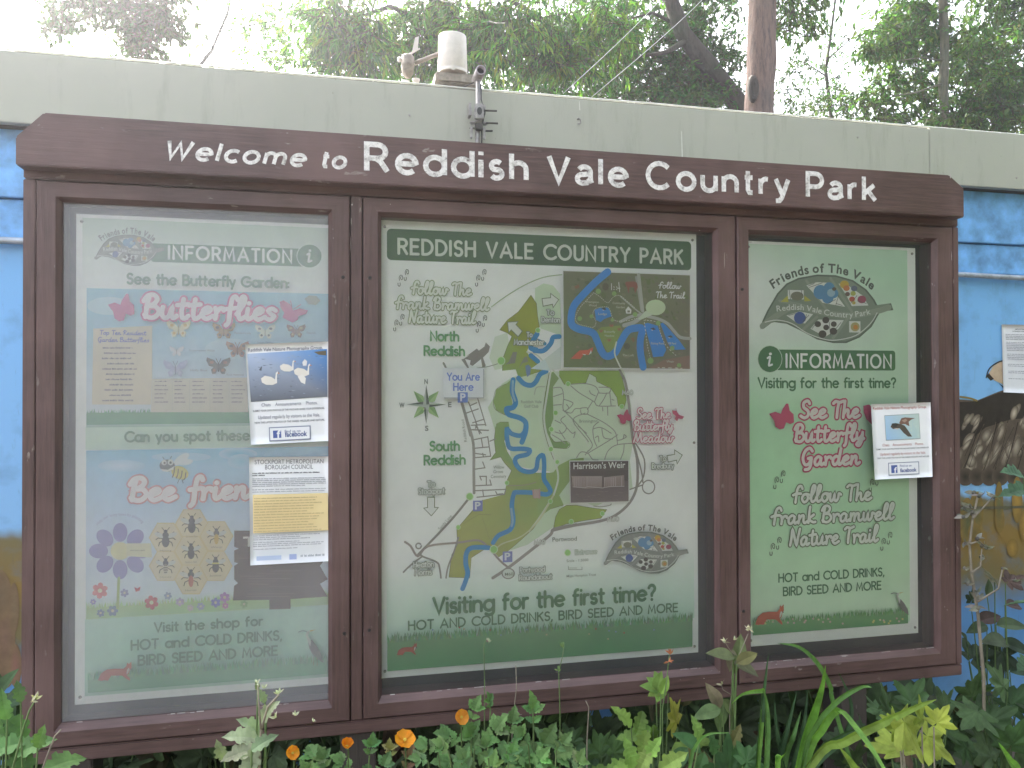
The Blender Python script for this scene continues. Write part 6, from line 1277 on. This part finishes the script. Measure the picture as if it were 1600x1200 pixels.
plant('poppy_plant', 'pale dim poppy foliage low down beneath the left bay', 'plant', (540, 1180), -.38, [(505, 1185, 40, 110, 'comp'), (580, 1165, 40, 80, 'comp'), (535, 1190, 42, 150, 'comp'), (600, 1195, 40, 60, 'comp'), (480, 1205, 40, 120, 'comp'), (640, 1185, 40, 70, 'comp'), (610, 1170, 34, 100, 'comp')], GP, 'leafy poppies under the board', 22, .16)
plant('avens_plant', 'upright light green plant with toothed leaves under the right end of the middle bay', 'plant', (1010, 1130), -.22, [(1023, 1075, 62, 160, 'five'), (1028, 1068, 34, 80, 'ovate'), (1038, 1072, 30, 60, 'ovate'), (975, 1120, 44, 130, 'lobed'), (1000, 1130, 40, 250, 'lobed'), (1055, 1115, 60, 110, 'palm'), (1000, 1145, 44, 200, 'lobed'), (1020, 1150, 40, 270, 'lobed'), (985, 1150, 40, 180, 'lobed'), (1005, 1160, 44, 250, 'lobed')], GL, 'wild plants under the board', 12, .1, 'lobed')
plant('avens_plant', 'yellow green plant with small jagged leaves at the bottom edge right of centre', 'plant', (1000, 1185), -.50, [(985, 1180, 50, 100, 'lobed'), (1005, 1190, 50, 60, 'lobed'), (975, 1200, 44, 170, 'lobed'), (1020, 1170, 40, 60, 'lobed'), (1090, 1140, 40, 100, 'lobed'), (1050, 1190, 52, 30, 'lobed')], GL, 'wild plants under the board', 14, .12, 'lobed')
plant('avens_plant', 'tall stem with green and rusty leaves crossing the right mullion', 'plant', (1135, 1110), -.26, [(1130, 1022, 46, 165, 'ovate'), (1155, 1018, 46, 75, 'ovate'), (1166, 1028, 40, 20, 'ovate'), (1165, 1042, 44, -25, 'ovate'), (1143, 1030, 34, 250, 'ovate'), (1150, 1036, 30, 270, 'ovate'), (1118, 1090, 44, 120, 'ovate'), (1108, 1112, 48, 190, 'ovate'), (1126, 1118, 42, 255, 'ovate'), (1140, 1105, 34, 300, 'ovate')], [(.13, .17, .075), (.11, .17, .07), (.16, .15, .09)], 'wild plants under the board', 8, .07, 'ovate')
plant('cranesbill_plant', 'dark leafy plant with broad leaves in the shade below the middle bay', 'plant', (950, 1180), -.12, [(935, 1165, 60, 110, 'palm'), (965, 1165, 56, 70, 'palm'), (910, 1180, 60, 180, 'palm'), (890, 1150, 44, 120, 'palm'), (950, 1195, 60, 260, 'palm'), (1000, 1200, 66, 20, 'palm')], GD, None, 20, .2, 'palm')
plant('cranesbill_plant', 'broad round leaved plant beside the sword leaves at the bottom', 'plant', (1130, 1185), -.40, [(1080, 1160, 56, 140, 'ovate'), (1060, 1185, 50, 220, 'ovate'), (1140, 1190, 84, 90, 'palm'), (1115, 1165, 36, 100, 'lobed'), (1175, 1180, 50, 40, 'palm'), (1095, 1195, 44, 250, 'ovate'), (1150, 1150, 34, 60, 'lobed')], [(.05, .11, .04), (.06, .13, .05)], None, 16, .15, 'palm')
plant('sycamore_seedling', 'small sycamore seedling with yellow green lobed leaves in the bottom right corner', 'plant', (1430, 1150), -.55, [(1440, 1112, 56, 100, 'palm'), (1425, 1150, 84, 290, 'palm'), (1465, 1165, 70, 310, 'palm'), (1395, 1130, 50, 150, 'palm'), (1470, 1120, 44, 60, 'palm')], GY, None, 8, .12, 'palm', M_drystem)
plant('bramble_plant', 'dark leaved bramble filling the ground between the board leg and the sycamore seedling', 'plant', (1430, 1150), -.18, [(1385, 1095, 56, 100, 'palm'), (1430, 1085, 60, 80, 'palm'), (1475, 1100, 66, 120, 'palm'), (1350, 1140, 50, 140, 'palm'), (1400, 1170, 62, 200, 'palm'), (1450, 1140, 60, 30, 'palm'), (1370, 1110, 50, 170, 'palm'), (1410, 1130, 60, 260, 'palm'), (1340, 1180, 56, 90, 'palm')], [(.06, .10, .045), (.07, .12, .05), (.05, .09, .04)], None, 26, .24, 'palm')
plant('bramble_plant', 'mid green bramble spreading at the foot of the mural in the right corner', 'plant', (1560, 1140), -.05, [(1525, 1075, 60, 90, 'palm'), (1560, 1060, 60, 130, 'palm'), (1590, 1090, 60, 60, 'palm'), (1520, 1120, 70, 200, 'palm'), (1560, 1120, 70, 20, 'palm'), (1540, 1165, 72, 120, 'palm'), (1590, 1150, 70, 80, 'palm'), (1500, 1160, 60, 150, 'palm'), (1600, 1185, 66, 100, 'palm')], [(.07, .12, .05), (.085, .14, .06), (.06, .10, .045)], None, 28, .26, 'palm')
plant('hawthorn_shoot', 'dark leafy shoot in front of the blue water of the mural', 'plant', (1570, 1040), .12, [(1585, 905, 34, 20, 'palm'), (1548, 900, 36, 160, 'palm'), (1520, 930, 30, 80, 'palm'), (1585, 945, 40, -10, 'ovate'), (1545, 965, 46, 10, 'ovate'), (1580, 975, 50, 0, 'ovate'), (1530, 980, 40, 190, 'ovate'), (1560, 1000, 56, 170, 'ovate'), (1590, 1010, 56, -20, 'ovate'), (1530, 1020, 50, 30, 'palm'), (1510, 1000, 36, 120, 'ovate'), (1565, 1035, 60, 250, 'palm'), (1595, 1045, 50, 0, 'ovate'), (1545, 920, 26, 80, 'ovate')], [(.06, .085, .05), (.05, .075, .045), (.08, .10, .06)], None, 20, .2, 'ovate')
plant('raspberry_shoot', 'toothed green leaves at the right edge overlapping the mural wing', 'plant', (1640, 900), -.1, [(1588, 738, 56, 165, 'lobed'), (1592, 765, 54, 190, 'lobed'), (1630, 745, 60, 30, 'lobed'), (1640, 790, 60, -20, 'lobed')], GB, None, 10, .15, 'lobed')
plant('nettle_plant', 'pale green plant with pointed leaves at the bottom left corner', 'plant', (25, 1150), -.45, [(25, 1135, 60, 120, 'lobed'), (50, 1165, 60, 20, 'lobed'), (62, 1155, 40, 70, 'lobed'), (10, 1165, 60, 190, 'lobed'), (35, 1190, 66, 300, 'lobed'), (5, 1105, 50, 100, 'lobed'), (-15, 1140, 60, 150, 'lobed'), (30, 1082, 34, 100, 'lobed')], GP, None, 18, .16, 'lobed')
plant('bindweed_plant', 'dim foliage between the left post and the painted wall', 'plant', (-5, 1090), .25, [(5, 1070, 50, 60, 'ovate'), (20, 1095, 50, 30, 'ovate'), (-10, 1060, 40, 120, 'ovate'), (10, 1120, 60, 80, 'ovate')], GD, None, 18, .2, 'ovate')
plant('groundsel_plant', 'tall pale fuzzy stemmed plant rising in front of the left bay sill', 'plant', (395, 1180), -.62, [(415, 1115, 44, 60, 'lobed'), (395, 1135, 50, 130, 'lobed'), (380, 1150, 54, 160, 'lobed'), (375, 1175, 54, 190, 'lobed'), (410, 1160, 44, 30, 'lobed'), (390, 1195, 56, 250, 'lobed'), (425, 1105, 26, 40, 'lobed'), (410, 1088, 26, 110, 'lobed'), (402, 1072, 16, 95, 'lobed'), (345, 1175, 36, 110, 'lobed')], [(.20, .25, .15), (.24, .28, .18)], None, 12, .1, 'lobed')
plant('poppy_plant', 'low poppy foliage between the two larger leafy poppies at the bottom edge', 'plant', (790, 1195), -.48, [(690, 1165, 38, 140, 'comp'), (655, 1185, 38, 160, 'comp'), (760, 1165, 44, 100, 'comp'), (800, 1175, 40, 70, 'comp'), (845, 1185, 44, 60, 'comp'), (725, 1185, 44, 120, 'comp'), (770, 1195, 44, 80, 'comp'), (880, 1160, 40, 50, 'comp'), (905, 1190, 44, 80, 'comp')], GP, 'leafy poppies under the board', 20, .2)
# shade plants well below the rail so that soil does not show through
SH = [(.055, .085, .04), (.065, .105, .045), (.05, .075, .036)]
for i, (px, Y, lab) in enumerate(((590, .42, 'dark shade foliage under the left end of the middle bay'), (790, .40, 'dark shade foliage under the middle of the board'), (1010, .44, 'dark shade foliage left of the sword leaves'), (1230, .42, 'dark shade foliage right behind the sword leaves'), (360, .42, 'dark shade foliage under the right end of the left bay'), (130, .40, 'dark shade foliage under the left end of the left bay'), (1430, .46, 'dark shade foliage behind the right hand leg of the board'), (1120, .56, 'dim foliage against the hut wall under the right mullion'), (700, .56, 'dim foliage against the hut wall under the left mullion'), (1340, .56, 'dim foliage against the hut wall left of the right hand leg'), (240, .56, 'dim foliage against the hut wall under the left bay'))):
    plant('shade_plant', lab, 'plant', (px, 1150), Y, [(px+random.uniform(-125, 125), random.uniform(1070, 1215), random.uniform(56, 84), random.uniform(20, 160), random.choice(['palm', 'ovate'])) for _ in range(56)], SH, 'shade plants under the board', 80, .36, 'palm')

# sword leaves
def blade(mb, pts, w0, c):
    w0 *= 1.25
    q = [Vector(p) for p in pts]; vs_ = []; n_ = len(q)
    fine = []
    for i in range(n_-1):
        p0, p1, p2, p3 = q[max(i-1, 0)], q[i], q[i+1], q[min(i+2, n_-1)]
        for k_ in range(5):
            t = k_/5; fine.append(.5*((2*p1)+(-p0+p2)*t+(2*p0-5*p1+4*p2-p3)*t*t+(-p0+3*p1-3*p2+p3)*t**3))
    fine.append(q[-1]); N_ = len(fine)
    for i, p in enumerate(fine):
        t = i/(N_-1); tg_ = (fine[min(i+1, N_-1)]-fine[max(i-1, 0)]).normalized(); sd = tg_.cross(Vector((.15, -1, .25))).normalized(); w_ = w0*min(1, .55+t*1.2)*(1-max(0, (t-.55)/.45)**1.6)+.0006; dp = Vector((.02, 1, 0))*w_*.28
        vs_ += [p-sd*w_*.5, p+dp, p+sd*w_*.5]
    mb.add(vs_, [(3*i, 3*i+1, 3*i+4, 3*i+3) for i in range(N_-1)], c); mb.add(vs_[:], [(3*i+1, 3*i+2, 3*i+5, 3*i+4) for i in range(N_-1)], tuple(x*1.15 for x in c))
def sword_plant(label, foot, Y, blades):
    f = at(foot[0], foot[1], Y); root = empty('sword_leaved_plant', (f.x, Y, 0)); tag(root, label, 'plant', 'sword leaved plants')
    for (pp, wpx, c) in blades:
        m = MB(); pts = [at(a, b, Y+dy) for a, b, dy in pp]; e0 = (pts[0]-pts[1]).normalized(); kz = (pts[0].z+.03)/max(.45, -e0.z); pts = [Vector((pts[0].x+e0.x*kz*.6, Y, -.03)), Vector((pts[0].x+e0.x*kz*.42, Y, pts[0].z*.45))]+pts; blade(m, pts, wpx*scale_at(pp[0][0], pp[0][1], Y), c); child(m, 'leaf', M_plant, root)
Bg, Bg2, Bd, By = (.13, .26, .05), (.10, .20, .06), (.05, .10, .045), (.19, .27, .06)
sword_plant('clump of long arching sword leaves in front of the right bay', (1230, 1230), -.48, [
 ([(1250, 1200, 0), (1268, 1130, 0), (1283, 1080, -.02), (1290, 1040, -.04)], 15, Bg), ([(1255, 1200, 0), (1275, 1135, -.03), (1310, 1095, -.06), (1345, 1074, -.08), (1362, 1074, -.1)], 8, Bg2),
 ([(1305, 1110, .05), (1300, 1080, .04), (1280, 1040, .02), (1250, 1012, 0), (1215, 1005, -.03)], 7, Bg2), ([(1258, 1200, 0), (1285, 1140, -.02), (1310, 1110, -.04), (1340, 1140, -.1), (1375, 1190, -.16), (1400, 1240, -.2)], 12, Bg),
 ([(1265, 1200, 0), (1320, 1160, -.04), (1380, 1130, -.08), (1435, 1104, -.12), (1463, 1093, -.14)], 12, By), ([(1260, 1200, .02), (1300, 1160, .02), (1350, 1138, 0), (1400, 1132, -.02)], 8, Bd),
 ([(1184, 1200, 0), (1190, 1130, 0), (1194, 1080, 0), (1201, 1020, .01)], 8, Bd), ([(1185, 1200, 0), (1190, 1140, 0), (1193, 1085, 0), (1188, 1080, -.02), (1160, 1085, -.06), (1143, 1100, -.08)], 6, Bg), ([(1198, 1200, 0), (1200, 1140, 0), (1198, 1100, 0), (1193, 1078, -.01)], 8, Bg2)])
sword_plant('short cut sword leaves low at the bottom edge near the seedling', (1340, 1230), -.62, [
 ([(1350, 1240, 0), (1335, 1200, 0), (1312, 1168, -.02)], 14, By), ([(1605, 1230, 0), (1580, 1190, 0), (1560, 1160, -.02)], 13, Bg), ([(1215, 1210, 0), (1216, 1190, 0), (1228, 1176, -.02)], 8, Bg), ([(1075, 1215, 0), (1085, 1170, 0), (1105, 1148, -.02), (1140, 1145, -.04)], 5, Bg2)])
sword_plant('dark background sword leaves in the shade under the right bay', (1250, 1200), -.14, [
 ([(1215, 1200, 0), (1230, 1140, 0), (1245, 1080, .02)], 9, Bd), ([(1240, 1200, 0), (1255, 1140, 0), (1262, 1080, .02)], 9, Bd), ([(1270, 1200, 0), (1320, 1150, 0), (1330, 1100, .02), (1310, 1050, .02)], 9, Bd), ([(1230, 1200, 0), (1215, 1150, 0), (1210, 1090, .02)], 8, Bd), ([(1225, 1200, 0), (1240, 1150, -.02), (1252, 1110, .02)], 9, Bg2)])
# poppies
def poppy(px, py, rpx, Y, tilt, c, label, side=False):
    p = at(px, py, Y); r = rpx*scale_at(px, py, Y); root = empty('poppy', (p.x, Y, 0)); tag(root, label, 'flower', 'orange poppies')
    m = MB(); m.tube([(p.x+.01, Y+.02, -.03), (p.x+.006, Y+.02, p.z*.6), p+Vector((.003, .012, -r*.6)), p+Vector((0, .004, -r*.3))], .0014, 6); child(m, 'stem', M_stem, root, True)
    ax = Vector(tilt).normalized(); a_, s_, u_ = frame_from(ax, Vector((0, .3, 1)))
    for k_ in range(4):
        th = R(90*k_+random.uniform(-8, 8)); e = s_*math.cos(th)+u_*math.sin(th); t_ = a_.cross(e); m = MB(); vs_ = []
        cup = .9 if side else .35
        for i in range(6):
            for j in range(-4, 5):
                rr_ = i/5; ww = math.sin(min(1, rr_*1.05)*1.7)*.98; x = j/4
                ruff = .06*math.sin(j*2.1+k_)*rr_
                ph = x*R(60); q = p+(e*math.cos(ph)+t_*math.sin(ph))*r*rr_*(1-.10*x*x+.04*math.sin(j*2.3+k_*2))*(1-.25*cup*rr_)+a_*r*(cup*rr_*rr_+.10*x*x*rr_+ruff)+a_*(k_ % 2)*.0007; vs_.append(q)
        m.add(vs_, [(i*9+j, i*9+j+1, (i+1)*9+j+1, (i+1)*9+j) for i in range(5) for j in range(8)], tuple(x*random.uniform(.93, 1.07) for x in c)); child(m, 'petal', M_petal, root, True)
    m = MB()
    for i in range(26):
        th = i*2.4; e = s_*math.cos(th)+u_*math.sin(th); L_ = r*random.uniform(.12, .26); q = p+e*L_*.6+a_*r*.22; m.tube([p+a_*.001, q, q+a_*r*.05], [.0004, .0005, .0009], 4)
    m.lathe([(.0001, 0), (r*.08, r*.03), (r*.09, r*.22), (r*.05, r*.3), (.0001, r*.31)], p, 10, (1, 1, 1), Vector((0, 0, 1)).rotation_difference(a_).to_matrix()); child(m, 'stamens', simple('yellow stamens', (.55, .38, .04), .7), root)
OR = (.62, .25, .035); 
poppy(720, 1121, 13, -.40, (.3, -.8, .45), OR, 'upright orange poppy nearest the bottom rail', False)
poppy(632, 1158, 18, -.52, (.15, -.55, .9), (.70, .28, .02), 'largest orange poppy, tipped open left of the leafy plant')
poppy(542, 1168, 12, -.44, (.1, -.35, .9), (.66, .22, .015), 'cup shaped orange poppy among pale leaves', True)
poppy(456, 1177, 12, -.50, (.4, -.7, .5), (.70, .27, .02), 'pale orange poppy standing alone beside the fuzzy stem')
poppy(396, 1178, 9, -.45, (-.3, -.6, .6), (.66, .22, .015), 'small orange poppy half hidden by the fuzzy plant')
# seed stalks, grass stems
def stalk(name, label, pts, Y, r, mat, heads, hc, group=None, side=()):
    p = [at(a, b, Y) for a, b in pts]; root = empty(name, (p[0].x, Y, 0)); tag(root, label, 'plant', group)
    m = MB(); m.tube([Vector((p[0].x, Y, -.03))]+p, [r*1.2]+[r*(1-.5*i/len(p)) for i in range(len(p))], 7)
    for s_ in side: m.tube([at(a, b, Y-.01) for a, b in s_], [r*.7, r*.5, r*.4][:len(s_)] if len(s_) <= 3 else r*.5, 6)
    child(m, 'stem', mat, root, True)
    for (a, b, sz) in heads:
        m = MB(); q = at(a, b, Y-random.uniform(-.02, .02)); k_ = sz*scale_at(a, b, Y)
        if hc[0] == 'pod':
            for _ in range(3):
                d = rnd_in().normalized(); d.z = abs(d.z)*.4; outline_leaf(m, q, d, (rnd_in()+Vector((0, -.6, .3))).normalized(), k_*1.3, k_*.7, 'ovate', vary(hc[1], .7, 1.3), .6)
            m.lathe([(.0001, -k_*.4), (k_*.3, -k_*.2), (k_*.36, 0), (k_*.2, k_*.3), (.0001, k_*.4)], q, 8, vary(hc[1], .6, 1.0))
        else:
            for _ in range(5): d = (rnd_in()+Vector((0, -.2, .7))).normalized(); outline_leaf(m, q, d, (rnd_in()+Vector((0, -.6, .3))).normalized(), k_, k_*.35, 'ovate', vary(hc[1]), .3)
        child(m, 'seed_head', M_plant, root)
stalk('seed_stalk', 'tall grey dried stalk with knobbly seed heads beside the right post', [(1537, 1060), (1528, 960), (1518, 895), (1515, 850), (1520, 810), (1528, 775)], -.02, .0052, M_drystem, [(1522, 770, 10), (1530, 775, 9), (1553, 776, 9), (1515, 790, 9), (1507, 795, 8), (1519, 800, 10), (1527, 842, 9), (1534, 853, 9), (1541, 856, 8), (1507, 850, 8), (1520, 805, 8), (1535, 870, 9), (1507, 888, 8), (1525, 925, 9), (1530, 935, 10), (1527, 950, 12), (1566, 888, 6), (1585, 907, 6), (1512, 913, 7), (1505, 808, 9)], ('pod', (.22, .205, .18)), None, [[(1520, 810), (1530, 800), (1550, 778)], [(1516, 850), (1530, 845), (1540, 855)], [(1518, 895), (1532, 885), (1534, 858)], [(1528, 940), (1560, 920), (1566, 890)]])
stalk('grass_stem', 'thin flowering stem in front of the middle sill', [(917, 1160), (920, 1105), (915, 1095)], -.25, .0015, M_drystem, [], ('s', (1, 1, 1)), 'thin stems against the board')
stalk('grass_stem', 'thin pale stem leaning against the bottom rail left of the leaf spike', [(800, 1150), (804, 1100), (807, 1075), (806, 1040)], -.2, .0013, M_drystem, [], ('s', (1, 1, 1)), 'thin stems against the board')
stalk('grass_stem', 'dark thin stem with a bud standing before the printed grass', [(757, 1110), (757, 1060), (756, 1008), (760, 1000)], -.15, .0014, M_stem, [(762, 1003, 7)], ('s', (.35, .36, .25)), 'thin stems against the board')
stalk('grass_stem', 'thin stem with a small bud rising over the map poster bottom edge', [(875, 1110), (873, 1050), (877, 1034), (881, 1012)], -.2, .0014, M_stem, [(880, 1012, 9), (872, 1048, 8)], ('s', (.16, .24, .09)), 'thin stems against the board')
stalk('grass_stem', 'stem with a reddish flower bud at the lower corner of the map poster', [(1035, 1110), (1042, 1060), (1044, 1040), (1046, 1022)], -.24, .0016, M_stem, [(1047, 1022, 10), (1044, 1034, 9)], ('s', (.48, .18, .10)), 'thin stems against the board')
stalk('grass_stem', 'branching stem with small white star flowers across the right mullion', [(1140, 1110), (1146, 1060), (1150, 1035), (1160, 1012), (1169, 990)], -.27, .0015, M_drystem, [(1169, 986, 10), (1172, 984, 8), (1133, 1004, 9), (1128, 1070, 9), (1147, 1000, 7)], ('s', (.52, .48, .36)), 'thin stems against the board', [[(1148, 1025), (1138, 1012), (1134, 1005)], [(1142, 1085), (1130, 1078), (1127, 1070)]])
stalk('grass_stem', 'pale feathery stem crossing the sill of the left bay', [(405, 1200), (408, 1140), (418, 1105), (432, 1090), (436, 1085)], -.66, .0024, M_drystem, [(436, 1084, 10), (430, 1122, 10), (402, 1068, 9), (412, 1076, 8), (462, 1118, 8), (490, 1128, 7)], ('s', (.45, .46, .36)), 'thin stems against the board', [[(408, 1140), (404, 1100), (403, 1072)]])
stalk('grass_stem', 'bent stem with a pale tuft in front of the left post', [(20, 1200), (36, 1140), (46, 1110), (56, 1092)], -.5, .002, M_stem, [(56, 1092, 12), (50, 1096, 9)], ('s', (.40, .38, .28)), 'thin stems against the board')
stalk('grass_stem', 'long faint arching stem beside the left sill corner', [(65, 1205), (78, 1170), (86, 1150), (95, 1140)], -.5, .0018, M_drystem, [], ('s', (.4, .4, .3)), 'thin stems against the board')
# unseen trees added behind the viewer to block reflections and shade the right half
def blocker_tree(label, x, y, h, r, n, pal, trunk_r=.16):
    root = empty('added_tree', (x, y, 0)); tag(root, label, 'tree', 'added trees behind the viewer')
    m = MB(); m.tube([(x, y, -.05), (x+.1, y+.05, h*.4), (x, y, h*.85)], [trunk_r*1.3, trunk_r, trunk_r*.4], 12); child(m, 'trunk', M_bark2, root, True)
    lv = Leaves(); cen = Vector((x, y, h*.56))
    for _ in range(n):
        v = rnd_in(); q = cen+Vector((v.x*r, v.y*r*.8, v.z*h*.5))
        if noise.noise(q*.8) < -.25: continue
        for i in range(7):
            p = q+rnd_in()*.35; d = (rnd_in()+Vector((0, 0, -.4))).normalized(); l = random.uniform(.16, .32)
            lv.leaf(p, d, (rnd_in()*.7+Vector((0, 0, 1))).normalized(), l, l*.6, vary(random.choice(pal), .6, 1.3))
    lv.build('crown', root)
blocker_tree('broad green tree added behind the viewer to darken the middle pane reflection', 3.4, -9.0, 7.5, 2.6, 1500, DKG)
blocker_tree('darker green tree added behind the viewer to darken the right pane reflection', 8.2, -8.5, 8.5, 3.0, 1700, OAK)
blocker_tree('nearest added tree, outside the view, shading the right end of the board', 6.4, -3.2, 6.5, 2.3, 1500, DKG)
blocker_tree('bushy tree added behind the viewer between the two reflection blocking trees', 5.8, -10.2, 7.0, 2.6, 1500, DKG)
blocker_tree('leafy tree added behind the viewer to darken the left of the middle pane', 1.3, -9.8, 6.6, 2.0, 1300, WIL)
blocker_tree('far right tree added behind the viewer to block light', 11.5, -7.2, 7.5, 2.8, 1400, DKG)
# added glare haze
hb = MB(); hb.box(-30, 30, -30, 30, -1.2, 14)  # haze volume added to imitate lens glare over the trees
hm = bpy.data.materials.new('added glare haze'); hm.use_nodes = True; HN = hm.node_tree.nodes; HL = hm.node_tree.links
HN.remove(HN['Principled BSDF']); pv = HN.new('ShaderNodeVolumePrincipled'); pv.inputs['Color'].default_value = (.95, .95, 1, 1)
pv.inputs['Density'].default_value = HAZE_D; pv.inputs['Anisotropy'].default_value = HAZE_G; HL.new(pv.outputs[0], HN['Material Output'].inputs['Volume'])
hz = hb.build('haze', hm); tag(hz, kind='stuff')
